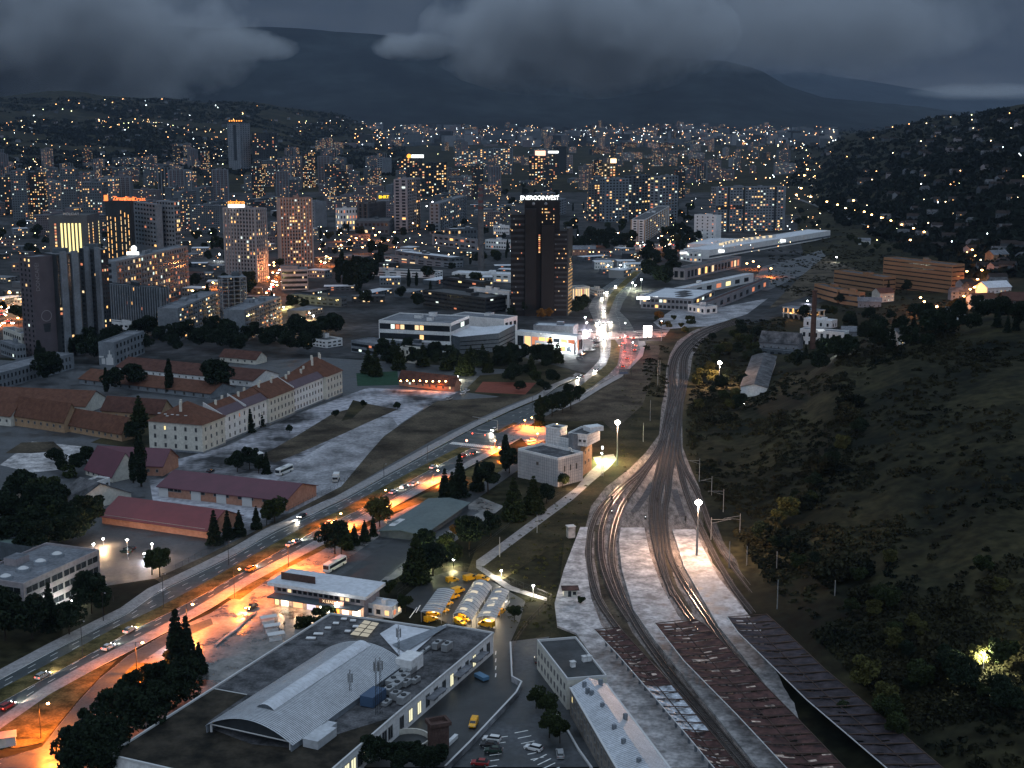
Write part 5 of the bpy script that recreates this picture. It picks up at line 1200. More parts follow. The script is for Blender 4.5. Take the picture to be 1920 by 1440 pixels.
    for u, v_, vt in ((748, 1256, 1172), (706, 1340, 1234), (714, 1338, 1232), (657, 1316, 1256)):
        p = G(u, v_, h); zt = HT(p, vt); b = MB(); 
        for a in range(3): b.tube((p.x + .35 * math.cos(a * 2.1), p.y + .35 * math.sin(a * 2.1), h), (p.x + .1 * math.cos(a * 2.1), p.y + .1 * math.sin(a * 2.1), zt), .06, .05, M_DMET, 4)
        z = h
        while z < zt - 1: b.tube((p.x - .3, p.y, z), (p.x + .3, p.y, z + .9), .04, .04, M_DMET, 3, False); z += .9
        for i in range(3):
            a = i * 2.1 + .4; b.box((p.x + .55 * math.cos(a), p.y + .55 * math.sin(a), zt - 3.4), (.35, .22, 2.4), M_METAL, a)
        b.obj('antenna_mast', rt, c)
    # court side wall: windows, doors, canopies, lit panes
    P, Q = poly[6], poly[5]; ct = centre([Vector((p.x, p.y, 0)) for p in poly])
    E_HALL = glow('hall_window', (1.0, 0.95, 0.62), 1.1)
    def mm(i, j): return E_HALL if i in (1, 2, 6, 9) and j == 0 else M_GLASS
    winobjs(rt, V2(P), V2(Q), 0.9, 4.9, 12, 1, 2.2, 3.4, 0, ct, mats=mm)
    P2, Q2 = poly[7], poly[6]; winobjs(rt, V2(P2), V2(Q2), 0.9, 4.9, 14, 1, 2.4, 3.4, 0, ct, mats=lambda i, j: E_HALL if i in (3, 4, 5, 6, 7, 9) else M_GLASS)
    tt, no = out_normal(V2(P), V2(Q), ct); LL = (Q - P).length
    for x in (0.35, 0.62, 0.8): b = MB(); p = V2(P) + tt * (LL * x) + no * 1.1; b.box((p.x, p.y, 3.6), (8, 2.2, 0.25), M_ROOFG, math.atan2(tt.y, tt.x)); b.obj('door_canopy', rt, c)
    # curved ramp wall
    pc = G(768, 1393); b = MB()
    for i in range(16):
        a0, a1 = -0.9 + i * 0.2, -0.9 + (i + 1) * 0.2; R0, R1 = 4.6, 5.0
        b.prism([(pc.x + R0 * math.cos(a0), pc.y + R0 * math.sin(a0)), (pc.x + R1 * math.cos(a0), pc.y + R1 * math.sin(a0)), (pc.x + R1 * math.cos(a1), pc.y + R1 * math.sin(a1)), (pc.x + R0 * math.cos(a1), pc.y + R0 * math.sin(a1))], 0, 1.5, M_CREAM)
    b.obj('ramp_wall', rt, c)
    return rt, cen
hall_rt, hall_c = hall()
# brick vent tower in the court
p = G(822, 1402); hz = HT(p, 1353); rt = root('brick_vent_tower', 'square weathered brick vent tower with an open top in the court', 'vent tower', p); b = MB(); b.box((p.x, p.y, 0), (4.2, 3.4, hz - .5), M_BRICK, .4); b.obj('shaft', rt, p)
b = MB(); ca, sa = math.cos(.4), math.sin(.4)
for x, y, sx, sy in ((0, -1.8, 5.2, .7), (0, 1.8, 5.2, .7), (-2.3, 0, .7, 3.0), (2.3, 0, .7, 3.0)): b.box((p.x + ca * x - sa * y, p.y + sa * x + ca * y, hz - .5), (sx, sy, .9), M_BRICK, .4)
b.obj('rim', rt, p)
# court walls
def wall(name, label, px, hgt, th, m, cap=None, z0=0.0):
    pts = [G(u, v) for u, v in px]; rt = root(name, label, 'wall' if 'wall' in name else 'fence', pts[0]); 
    b = MB(); cb = MB()
    for a, c_ in zip(pts, pts[1:]):
        t = (c_ - a); L = t.length; mid = (a + c_) / 2; b.box((mid.x, mid.y, z0), (L, th, hgt), m, math.atan2(t.y, t.x)); cb.box((mid.x, mid.y, z0 + hgt), (L, th + .14, .12), cap or m, math.atan2(t.y, t.x))
    b.obj('wall_body', rt, pts[0]); cb.obj('coping', rt, pts[0]); return rt
wall('boundary_wall', 'long low pale wall climbing between court and car park', [(835, 1450), (880, 1405), (968, 1310), (978, 1290), (960, 1280), (957, 1215)], 1.8, 0.3, M_CONC, M_TRIM)
wall('boundary_wall', 'low white kerb wall between car park and the platform building road', [(1010, 1298), (1055, 1358), (1085, 1410), (1110, 1445)], 0.7, 0.3, M_TRIM)
wall('boundary_wall', 'short white double barrier standing on the court by the brick vent tower', [(838, 1402), (856, 1385)], 1.1, 0.8, M_WHITE)
# chain fence helper: posts and rails
def fence(label, px, hgt=1.8, step=3.0, m=M_DMET, mesh_bars=2):
    pts = [G(u, v) for u, v in px]; rt = root('wire_fence', label, 'fence', pts[0]); b = MB(); k = 0
    for a, c_ in zip(pts, pts[1:]):
        t = (c_ - a); L = t.length; n = max(1, int(L / step))
        for j in range(mesh_bars): z = hgt * (j + 1) / mesh_bars - .05; b.tube((a.x, a.y, z), (c_.x, c_.y, z), .035, .035, m, 3, False)
        for i in range(n):
            p = a + t * (i / n)
            if k < 90: pb = MB(); pb.tube((p.x, p.y, 0), (p.x, p.y, hgt), .05, .05, m, 4); pb.obj('post', rt, pts[0]); k += 1
            b.tube((p.x, p.y, 0.1), ((p + t / n).x, (p + t / n).y, hgt), .015, .015, m, 3, False); b.tube((p.x, p.y, hgt), ((p + t / n).x, (p + t / n).y, .1), .015, .015, m, 3, False)
    b.obj('wire_mesh', rt, pts[0])
fence('grey mesh fence along the upper pavement beside the bare bank', [(330, 1068), (400, 1030), (480, 990), (560, 950), (620, 920), (700, 870)], 1.8, 3.5)
fence('dark mesh fence round the yellow van depot', [(745, 1120), (798, 1082), (850, 1066), (905, 1075), (1035, 1128), (990, 1175), (962, 1215), (960, 1280)], 2.4, 3.2)
fence('thin wire fence following the footpath beside the coach hall', [(880, 1045), (985, 965), (1060, 925)], 1.6, 4)
# ================================================================ SHOP WITH LIT FRONT
def shops():
    h = 6.5; A, B, Cc, D = PZ([(545, 1071), (501, 1097), (686, 1125), (723, 1097)], h); cen = (A + B + Cc + D) / 4; rt = root('shopping_pavilion', 'low pavilion with overhanging white flat roof and brightly lit shop fronts with signs', 'shop', (cen.x, cen.y, 0)); c = rt.location
    r = MB(); r.prism(box_poly(A, B, Cc, D), h - .1, h + 0.9, M_WHITE, M_ROOFW, True)
    r.obj('roof', rt, c)
    q = inset([V2(A), V2(B), V2(Cc), V2(D)], 1.5); w = MB(); w.prism(box_poly(*q), 0, h - .1, M_PINKW); w.obj('wall', rt, c)
    t, n = out_normal(q[1], q[2], centre(q)); L = (q[2] - q[1]).length; rz = math.atan2(t.y, t.x)
    cb = MB(); m = (q[1] + q[2]) / 2 + n * 2.0; cb.box((m.x, m.y, 3.5), (L, 4.2, 0.35), M_MIDW, rz); cb.obj('front_canopy', rt, c)
    cols = [(0.03, .05, E_YEL), (0.12, .10, glow('shop_a', (1, .85, .6), 4.0)), (0.27, .13, glow('shop_b', (1, .42, .2), 2.0)), (0.42, .12, glow('shop_c', (.9, .8, 1), 1.2)), (0.57, .13, glow('shop_d', (1, .95, .7), 5.0)), (0.70, .08, E_OR), (0.80, .09, glow('shop_e', (1, .6, .4), 3.0)), (0.92, .10, glow('shop_f', (1, .8, .5), 5.0))]
    for x, w_, m_ in cols:
        b = MB(); p = q[1] + t * (L * x) + n * .12; b.box((p.x, p.y, 0.15), (w_ * L * .8, .12, 2.3), m_, rz); b.obj('shop_window', rt, c)
        b = MB(); p = q[1] + t * (L * x) + n * .3; b.box((p.x, p.y, 2.6), (w_ * L * .9, .25, .8), m_ if w_ > .1 else M_OCHRE, rz); b.obj('sign_board', rt, c)
    b = MB(); p = q[1] + t * (L * .69) + n * 2.35; bx = (p.x, p.y, 3.9)
    b.box(bx, (8.5, .2, 1.3), mat('sign_wood', (.25, .09, .05), .6), rz); b.obj('sign_board', rt, c); p = p + n * .15
    sign_text('X LEASING', (p.x, p.y, 4.15), 1.25, glow('sign_letter', (1, .75, .45), 1.5), rt, rz, .03)
    b = MB(); a_, b2 = q[1] + n * .08, q[2] + n * .08; wgrid(b, q[1], q[2], 4.3, 6.0, 16, 1, .7, .6, 0, centre(q), .1, lambda i, j: E_WARM[2] if i in (2, 12, 13) else M_GLASS); b.obj('upper_window', rt, c)
    p = A.lerp(B, .5).lerp(D.lerp(Cc, .5), .22); b = MB(); b.box((p.x, p.y - 3, h + .95), (12, .3, 2.2), M_BRICK, rz); b.obj('roof_billboard', rt, c)
    # flood lamp on the corner
    b = MB(); p = q[1] + t * (L * .78) + n * 3.9; b.ball((p.x, p.y, 4.6), .75, glow('flood', (1, .97, .9), 40, True), 10, 6); b.obj('flood_lamp', rt, c)
    for x in (.12, .3, .5, .62, .8, .95):
        l = bpy.data.lights.new('shop_light', 'POINT'); l.energy = 1300; l.color = (1, .62, .34); l.shadow_soft_size = .6; o = bpy.data.objects.new('shop_light', l); COL.objects.link(o); p = q[1] + t * (L * x) + n * 2.6; o.parent = rt; o.location = (p.x - c.x, p.y - c.y, 3.0)
shops()
rt, q, h_ = BL('annex_building', 'low box annex with pale tin roof between shops and hall', 'building', (684, 1134), (735, 1142), 750, 1160, M_WHITE, M_ROOFW, 1, 3, 2, (.5, .5), .4, huts=1)
# ================================================================ VAN SHELTERS
def shelter(px, hgt, label, rise=1.0, lit=False):
    A, B, Cc, D = PZ(px, hgt); cen = (A + B + Cc + D) / 4; rt = root('van_shelter', label, 'carport', (cen.x, cen.y, 0), 'arched shelters in the van depot'); c = rt.location
    b = MB(); NX, NS = 12, 8; M_ = mat('shelter_sheet', (0.42, 0.42, 0.42), .5, .1, var=.12, scale=.2, scale2=1.2); E = glow('shelter_glow', (1, .9, .72), .75)
    # A-B near edge (across), D-C far edge
    def S(x, f, dz=0.0): p = A.lerp(B, f).lerp(D.lerp(Cc, f), x); f2 = 2 * f - 1; return (p.x, p.y, hgt + rise * (1 - f2 * f2) + dz)
    for i in range(NX):
        x0, x1 = i / NX + .004, (i + 1) / NX - .004
        for s in range(NS):
            m = E if lit and i % 3 == 1 and s in (2, 3, 4) else M_
            b.face([S(x0, s / NS), S(x0, (s + 1) / NS), S(x1, (s + 1) / NS), S(x1, s / NS)], m)
    b.obj('arched_roof', rt, c)
    b = MB()
    for i in range(NX + 1):
        for s in range(NS): b.tube(S(i / NX, s / NS, .05), S(i / NX, (s + 1) / NS, .05), .06, .06, M_GREYW, 4, False)
    b.obj('roof_rib', rt, c)
    for x in (0.02, .35, .65, .98):
        for f in (0.03, .97):
            p = S(x, f); b = MB(); b.tube((p[0], p[1], 0), p, .09, .09, M_METAL, 6); b.obj('post', rt, c)
    l = bpy.data.lights.new('shelter_light', 'POINT'); l.energy = 2200; l.color = (1, .78, .5); l.shadow_soft_size = 1.0
    for x in ((.1, .5) if lit else (.3,)):
        o = bpy.data.objects.new('shelter_light', l); COL.objects.link(o); o.parent = rt; p = S(x, .5, -.6); o.location = (p[0] - c.x, p[1] - c.y, p[2])
shelter([(788, 1148), (828, 1151), (853, 1107), (820, 1104)], 3.2, 'plain grey arched van shelter, the unlit one', .5)
shelter([(848, 1154), (884, 1164), (923, 1100), (888, 1091)], 3.2, 'largest arched van shelter with glowing roof panes', 1.5, True)
shelter([(892, 1160), (930, 1160), (955, 1108), (924, 1107)], 3.2, 'low arched van shelter nearest the depot gate with glowing panes', .8, True)
# ================================================================ PLATFORM BUILDINGS
def platform_house():
    h = 8.0; A, B, Cc, D = PZ([(1007, 1203), (1063, 1276), (1138, 1270), (1080, 1197)], h); q = [V2(A), V2(B), V2(Cc), V2(D)]; cen = centre(q)
    rt = root('station_office', 'two storey white station office with black flat roof and small rooftop chimneys', 'office', (cen.x, cen.y, 0)); c = rt.location
    w = MB(); w.prism(box_poly(*q), 0, h, M_CREAM, M_FELT2); w.obj('wall', rt, c); kit_roof(rt, q, h, M_FELT2, .6, 0, M_TRIM)
    winobjs(rt, q[0], q[1], .8, h - .6, 9, 2, 1.2, 1.7, 0, cen); winobjs(rt, q[1], q[2], .8, h - .6, 4, 2, 1.2, 1.6, 0, cen)
    for u, v in ((1074, 1250), (1096, 1240), (1104, 1239)): p = G(u, v, h); b = MB(); b.box((p.x, p.y, h), (1.1, 1.1, 1.3), M_WHITE, .4); b.box((p.x, p.y, h + 1.3), (1.4, 1.4, .2), M_TRIM, .4); b.obj('chimney', rt, c)
    h2 = 7.2; A, B, Cc = PZ([(1069, 1290), (1178, 1478), (1284, 1478)], h2); D = PZ([(1137, 1283)], h2)[0]; q = [V2(A), V2(B), V2(Cc), V2(D)]; cen = centre(q)
    rt = root('platform_building', 'long two storey station building with a ribbed pale metal gable roof', 'station building', (cen.x, cen.y, 0)); c = rt.location
    w = MB(); w.prism(box_poly(*q), 0, h2, mat('stained_cream', (0.22, 0.20, 0.18), .85, var=.25, scale=.3, scale2=1.4)); w.obj('wall', rt, c)
    winobjs(rt, q[0], q[1], .8, h2 - .5, 16, 2, 1.3, 1.8, 0, cen, mats=lambda i, j: E_YEL if (i, j) == (0, 1) else M_GLASS)
    r = MB(); M_ = mat('pale_rib_sheet', (0.54, 0.56, 0.60), .5, .2, var=.15, scale=.2, scale2=1.2); e0, e1 = (A + D) / 2, (B + Cc) / 2; up = 2.2; N_ = 70
    for i in range(N_):
        x0, x1 = i / N_, (i + .86) / N_
        for a, b_ in (((A, B), (e0, e1)), ((D, Cc), (e0, e1))):
            l0, l1 = a[0].lerp(a[1], x0), a[0].lerp(a[1], x1); r0, r1 = b_[0].lerp(b_[1], x0), b_[0].lerp(b_[1], x1); l2 = a[0].lerp(a[1], (i + 1) / N_); r2 = b_[0].lerp(b_[1], (i + 1) / N_)
            z = lambda p, k: (p.x, p.y, h2 + .1 + k)
            r.face([z(l0, 0), z(l1, 0), z(r1, up), z(r0, up)], M_); r.face([z(l1, -.12), z(l2, -.12), z(r2, up - .12), z(r1, up - .12)], M_GREYW)
            r.face([z(l1, 0), z(l1, -.12), z(r1, up - .12), z(r1, up)], M_MIDW)
    r.obj('roof', rt, c)
    for k, (f, s) in enumerate(((.06, .3), (.13, .28), (.16, .34), (.3, .4), (.42, .75), (.52, .35), (.66, .35), (.84, .4), (.05, .75))):
        p = A.lerp(B, f).lerp(D.lerp(Cc, f), s); b = MB(); b.box((p.x, p.y, h2 + .8), (.8, .8, 1.9), M_GREYW, .6); b.obj('chimney', rt, c)
    g = MB(); 
    for p, p2 in ((A, B), (D, Cc)): t = (p2 - p); m = (p + p2) / 2; g.box((m.x, m.y, h2), (t.length, .5, .25), M_TRIM, math.atan2(t.y, t.x))
    g.obj('gutter', rt, c)
platform_house()
# ================================================================ PLATFORMS, TRACKS, CANOPIES
slab('platform', [(1088, 992), (1102, 992), (1096, 1040), (1108, 1125), (1128, 1178), (1165, 1222), (1225, 1290), (1345, 1430), (1352, 1445), (1240, 1445), (1180, 1370), (1140, 1300), (1128, 1260), (1080, 1192), (1045, 1178), (1040, 1135), (1057, 1073)], M_PLAT, 0.8)
slab('platform', [(1164, 993), (1208, 993), (1219, 1045), (1240, 1103), (1271, 1158), (1350, 1262), (1490, 1445), (1420, 1445), (1290, 1282), (1228, 1206), (1187, 1147), (1166, 1072), (1160, 1020)], M_PLAT, 0.8)
slab('platform', [(1260, 996), (1303, 996), (1316, 1027), (1347, 1087), (1392, 1143), (1470, 1240), (1640, 1445), (1610, 1445), (1472, 1335), (1348, 1180), (1328, 1146), (1282, 1066), (1270, 1026)], M_PLAT, 0.8)
def resample(px, step):
    pts = [G(u, v) for u, v in px]; out = []
    for i in range(len(pts) - 1):   # catmull-rom
        p0, p1, p2, p3 = pts[max(0, i - 1)], pts[i], pts[i + 1], pts[min(len(pts) - 1, i + 2)]; n = max(1, int((p2 - p1).length / step))
        for k in range(n):
            t = k / n; out.append(0.5 * ((2 * p1) + (p2 - p0) * t + (2 * p0 - 5 * p1 + 4 * p2 - p3) * t * t + (3 * p1 - p0 - 3 * p2 + p3) * t ** 3))
    out.append(pts[-1]); return out
def track(label, px, rails=True, ties=True, z=0.52):
    pts = resample(px, 3.0); rt = root('railway_track', label, 'railway track', pts[0], 'tracks of the station throat'); c = rt.location
    nrm = []
    for i, p in enumerate(pts):
        t = (pts[min(i + 1, len(pts) - 1)] - pts[max(0, i - 1)]).normalized(); nrm.append(Vector((-t.y, t.x, 0)))
    if rails:
        for s in (-0.72, 0.72):
            b = MB()
            for i in range(len(pts) - 1):
                a, a2 = pts[i] + nrm[i] * s, pts[i + 1] + nrm[i + 1] * s; w0, w1 = nrm[i] * .07, nrm[i + 1] * .07; Z0, Z1 = Vector((0, 0, z)), Vector((0, 0, z + .16))
                b.face([a - w0 + Z1, a + w0 + Z1, a2 + w1 + Z1, a2 - w1 + Z1], M_STEEL); b.face([a + w0 + Z0, a2 + w1 + Z0, a2 + w1 + Z1, a + w0 + Z1], M_RUSTR); b.face([a - w0 + Z0, a2 - w1 + Z0, a2 - w1 + Z1, a - w0 + Z1], M_RUSTR)
            b.obj('rail', rt, c)
        b = MB()   # oily dark strip along the running line
        for i in range(len(pts) - 1):
            for s0, s1 in ((-1.0, -.42), (.42, 1.0)): b.face([pts[i] + nrm[i] * s0 + Vector((0, 0, z - .08)), pts[i] + nrm[i] * s1 + Vector((0, 0, z - .08)), pts[i + 1] + nrm[i + 1] * s1 + Vector((0, 0, z - .08)), pts[i + 1] + nrm[i + 1] * s0 + Vector((0, 0, z - .08))], M_OIL)
        b.obj('oily_ballast', rt, c)
    if ties:
        b = MB(); acc = 0.0; last = pts[0]
        for i in range(1, len(pts)):
            seg = pts[i] - pts[i - 1]; L = seg.length; k = int(L / .75) or 1
            for j in range(k):
                p = pts[i - 1] + seg * (j / k); n = nrm[i]; b.box((p.x, p.y, z - .14), (2.5, .26, .14), M_TIE if rails else M_TIE2, math.atan2(n.y, n.x))
        o = b.obj('sleeper_bed', rt, c); o['kind'] = 'stuff'
M_RUSTR = plain('rusty_rail_side', (0.05, 0.028, 0.02), 0.8); M_OIL = mat('oily_ballast', (0.05, 0.042, 0.038), 0.85, var=.4, scale=.4, scale2=2.0); M_TIE2 = mat('grey_sleeper', (0.10, 0.10, 0.11), 0.9, var=.3, scale=.8)
FAR = {0: [(1248, 793), (1254, 762), (1258, 735), (1256, 712), (1257, 690), (1264, 668), (1280, 646), (1305, 626), (1340, 611), (1378, 601)],
       1: [(1253, 790), (1262, 760), (1266, 735), (1263, 712), (1265, 690), (1272, 668), (1288, 646), (1312, 628), (1345, 613), (1380, 603)],
       2: [(1268, 790), (1272, 760), (1274, 735), (1277, 712), (1277, 690), (1281, 668), (1295, 648), (1318, 630), (1350, 615), (1382, 605)],
       3: [(1274, 790), (1277, 760), (1283, 735), (1286, 712), (1285, 690), (1289, 668), (1302, 650), (1324, 633), (1354, 617), (1384, 607)]}
track('outermost curving track on the ballast edge west of the platforms', [(1420, 1478), (1350, 1395), (1290, 1325), (1232, 1262), (1185, 1212), (1150, 1170), (1118, 1118), (1104, 1060), (1105, 1010), (1118, 968), (1138, 940), (1160, 918), (1183, 900), (1203, 883), (1222, 862), (1235, 843), (1243, 818)] + FAR[0])
track('second curving track between the first and middle platform', [(1432, 1478), (1345, 1372), (1267, 1278), (1225, 1222), (1190, 1168), (1160, 1105), (1146, 1050), (1150, 1000), (1162, 960), (1175, 937), (1197, 907), (1213, 883), (1229, 858), (1240, 830), (1247, 805)])
track('track running down the east edge of the middle platform', [(1330, 1205), (1290, 1155), (1256, 1102), (1236, 1050), (1224, 995), (1222, 950), (1227, 910), (1234, 885), (1240, 860), (1246, 827)] + FAR[1])
track('straightest track passing under the middle canopy edge', [(1580, 1478), (1513, 1403), (1447, 1327), (1367, 1222), (1325, 1160), (1280, 1092), (1256, 1045), (1247, 993), (1246, 960), (1252, 927), (1254, 902), (1258, 877), (1261, 852), (1264, 818)] + FAR[2])
track('track on the east edge of the last platform with a lamp above it', [(1413, 1153), (1377, 1107), (1343, 1050), (1322, 1008), (1305, 972), (1292, 940), (1282, 910), (1274, 877), (1268, 852), (1271, 818)] + FAR[3])
track('easternmost track beside the scrub slope', [(1470, 1178), (1413, 1113), (1367, 1053), (1347, 1020), (1330, 985), (1316, 945), (1302, 915), (1285, 884), (1274, 855), (1272, 822)])
track('inner curving track between the two western curves, rejoining at the throat', [(1181, 1168), (1152, 1120), (1130, 1060), (1126, 1005), (1136, 965), (1155, 935), (1178, 909), (1201, 890), (1222, 864), (1239, 838), (1250, 806)], z=.56)
track('track through the middle of the throat between the straight tracks', [(1262, 1120), (1243, 1060), (1235, 1000), (1233, 950), (1239, 912), (1247, 880), (1254, 850), (1261, 815)], z=.56)
track('crossover track linking the two western curves at the throat', [(1183, 900), (1215, 868), (1240, 830), (1258, 790), (1266, 765), (1276, 735), (1277, 712)], ties=False, z=.54)
track('crossover track fanning east from the throat', [(1258, 877), (1262, 840), (1259, 800), (1256, 765), (1268, 740), (1285, 712)], ties=False, z=.54)
track('bare row of sleepers without rails near the western signals', [(1188, 962), (1207, 936), (1225, 905)], rails=False)
track('bare row of sleepers lying in the weeds at the throat', [(1264, 920), (1272, 945), (1280, 972)], rails=False)
track('short bare row of grey sleepers among the bushes east of the canopies', [(1477, 1122), (1494, 1140), (1517, 1162)], rails=False)
track('long bare row of pale sleepers beside the easternmost track', [(1337, 982), (1352, 1022), (1377, 1056), (1420, 1110), (1475, 1176)], rails=False)
# canopies: rusted sheet roofs in bays
def canopy(label, Lp, Rp, hgt, bays, m, pale=(), n=None):
    Lw, Rw = PZ(Lp, hgt), PZ(Rp, hgt)
    def along_(P, f):
        tot = [0]
        for a, b in zip(P, P[1:]): tot.append(tot[-1] + (b - a).length)
        x = f * tot[-1]
        for i in range(len(P) - 1):
            if x <= tot[i + 1] + 1e-6: return P[i].lerp(P[i + 1], (x - tot[i]) / (tot[i + 1] - tot[i]))
        return P[-1]
    mid = along_(Lw, .5); rt = root('platform_canopy', label, 'platform canopy', (mid.x, mid.y, 0), 'rusted platform canopies'); c = rt.location
    rg = random.Random(bays)
    sag = .55
    for i in range(bays):
        f0, f1 = i / bays + .003, (i + 1) / bays - .003; l0, l1, r0, r1 = along_(Lw, f0), along_(Lw, f1), along_(Rw, f0), along_(Rw, f1); pale_ = i in pale
        b = MB(); N1, N2 = 6, 6
        def S(x, y):
            p = l0.lerp(l1, x).lerp(r0.lerp(r1, x), y); return (p.x, p.y, hgt + sag * abs(2 * y - 1) + .14 * math.sin(x * 19 + i) * mnoise.noise(Vector((p.x, p.y, 0)) * .8))
        for a in range(N1):
            for d in range(N2):
                hole = rg.random() < (.035 if not pale_ else 0.0)
                mm_ = M_HOLE if (hole and m is not M_RUSTD) else (M_PALE if pale_ else m)
                if rg.random() < .02: continue
                b.face([S(a / N1, d / N2), S((a + 1) / N1, d / N2), S((a + 1) / N1, (d + 1) / N2), S(a / N1, (d + 1) / N2)], mm_)
        b.obj('roof_bay', rt, c)
        b = MB(); b.tube((l0.x, l0.y, hgt + sag + .1), (r0.x, r0.y, hgt + sag + .1), .14, .14, M_RUSTR, 4); b.obj('cross_beam', rt, c)
        p = l0.lerp(r0, .5); b = MB(); b.box((p.x, p.y, .5), (.45, .45, hgt - .6), M_GREYW, .6); b.tube((l0.x, l0.y, hgt + .35), (p.x, p.y, hgt - .2), .12, .12, M_RUSTR, 4); b.tube((r0.x, r0.y, hgt + .35), (p.x, p.y, hgt - .2), .12, .12, M_RUSTR, 4); b.obj('column', rt, c)
    for nm, P, mm_ in (('edge_beam', Lw, M_TRIM), ('edge_beam', Rw, M_RUSTR), ('ridge_beam', [l.lerp(r, .5) for l, r in zip([along_(Lw, k / 8) for k in range(9)], [along_(Rw, k / 8) for k in range(9)])], M_RUSTR)):
        b = MB(); dz = sag + .05 if nm == 'edge_beam' else .1
        for a, d in zip(P, P[1:]): b.tube((a.x, a.y, hgt + dz), (d.x, d.y, hgt + dz), .14, .14, mm_, 4, False)
        b.obj(nm, rt, c)
M_HOLE = mat('torn_pale_lining', (0.12, 0.09, 0.08), .8, var=.5, scale=.6, col2=(0.55, 0.42, 0.34), scale2=2.5)
M_PALE = mat('bare_sheet', (0.20, 0.22, 0.25), .5, .2, var=.5, scale=.5, col2=(0.48, 0.50, 0.54), scale2=2.0)
canopy('rusted canopy with a long stretch of pale bare sheeting over the western platform', [(1113, 1184), (1157, 1230), (1220, 1303), (1287, 1382), (1345, 1452)], [(1160, 1179), (1205, 1228), (1268, 1298), (1345, 1392), (1400, 1460)], 5.5, 20, M_RUST, (9, 10, 11, 12, 13, 14))
canopy('reddish rusted canopy with torn pale patches over the middle platform', [(1227, 1172), (1282, 1243), (1380, 1343), (1475, 1445), (1500, 1475)], [(1303, 1164), (1323, 1176), (1390, 1244), (1488, 1344), (1585, 1445), (1612, 1475)], 5.5, 20, M_RUST)
canopy('dark slate coloured canopy over the eastern platform next to the scrub slope', [(1363, 1160), (1384, 1190), (1513, 1317), (1660, 1443), (1700, 1478)], [(1437, 1155), (1465, 1180), (1548, 1260), (1648, 1343), (1766, 1443), (1808, 1478)], 5.5, 20, M_RUSTD)
# masts, poles, signals
def pole(name, label, cat, u, vb, vt, r=.12, m=M_METAL, arm=None, group=None, base=None):
    p = base or (ON(u, vb)); zt = HT(p, vt); rt = root(name, label, cat, p, group); b = MB(); b.tube(p, (p.x, p.y, zt), r, r * .7, m, 6); b.obj('pole', rt, p)
    if arm:
        b = MB(); ax, az = arm; b.tube((p.x, p.y, zt - .8), (p.x + ax, p.y, zt - .8 + az), .07, .06, m, 4); b.tube((p.x, p.y, zt - 2.2), (p.x + ax * .8, p.y, zt - .9 + az * .8), .05, .05, m, 4); b.obj('bracket_arm', rt, p)
    return rt, zt
for i, (u, vb, vt, arm, lab) in enumerate(((1311, 903, 860, (-5, 0), 'nearest the throat, east side'), (1334, 930, 893, (-4.5, -1), 'with a drooping bracket beside the east track'), (1356, 960, 917, (-6, 0), 'with long crossbar over the eastern track'), (1387, 1002, 963, (-6, -1), 'with bracket standing at the scrub edge'), (1333, 1012, 970, (7, 0), 'crossbar mast right of the platform lamp'), (1400, 1060, 1024, None, 'plain pole among bushes by the dead sleepers'), (1457, 1142, 1087, None, 'tall plain pole above the dark canopy'), (1456, 1068, 1034, None, 'plain pole deeper in the scrub'), (1565, 1117, 1088, None, 'lone pole on the slope of scrub'), (1206, 829, 793, None, 'leaning pole west of the throat'), (1219, 790, 750, None, 'pole in the weeds west of the crossing tracks'), (1233, 723, 675, None, 'first of a close pair of poles by the bend'), (1237, 706, 676, None, 'second of a close pair of poles by the bend'), (1240, 640, 620, None, 'small pole at the mouth of the curve'), (1292, 1120, 1090, None, 'thin dark pole beside the middle canopy'), (1305, 1045, 990, None, 'thin pole on the eastern platform'), (1367, 1065, 1015, None, 'thin mast beside the platform end'), (937, 1045, 1007, None, 'pole along the footpath near the coach hall'), (1007, 1000, 965, None, 'pole along the footpath by the spruces'))):
    pole('catenary_mast' if arm else 'utility_pole', 'pale steel mast ' + lab if arm else lab, 'mast' if arm else 'pole', u, vb, vt, .16, M_METAL, arm, 'steel masts beside the tracks')
E_RED = glow('red_lamp', (1, .06, .03), 12); E_GRN = glow('green_lamp', (.1, 1, .5), 12)
for u, vb, vt, lab in ((1147, 942, 930, 'small dark signal on the outer curve'), (1177, 944, 933, 'dark signal between the two curved tracks'), (1232, 945, 933, 'dark signal in the middle of the throat'), (1147, 965, 955, 'low signal with white lamps left of the curve'), (1285, 982, 968, 'low signal post before the eastern platform'), (1210, 975, 966, 'low white faced signal at the platform end')):
    p = G(u, vb); zt = HT(p, vt); rt = root('rail_signal', lab, 'signal', p, 'signals at the throat'); b = MB(); b.tube(p, (p.x, p.y, zt - 1), .08, .08, M_DMET, 6); b.obj('post', rt, p); b = MB(); b.box((p.x, p.y, zt - 1.6), (.7, .3, 1.7), M_DMET); b.obj('signal_head', rt, p); b = MB(); b.ball((p.x, p.y - .22, zt - .5), .16, E_WSIGN if 'white' in lab else M_DMET, 6, 4); b.obj('lens', rt, p)
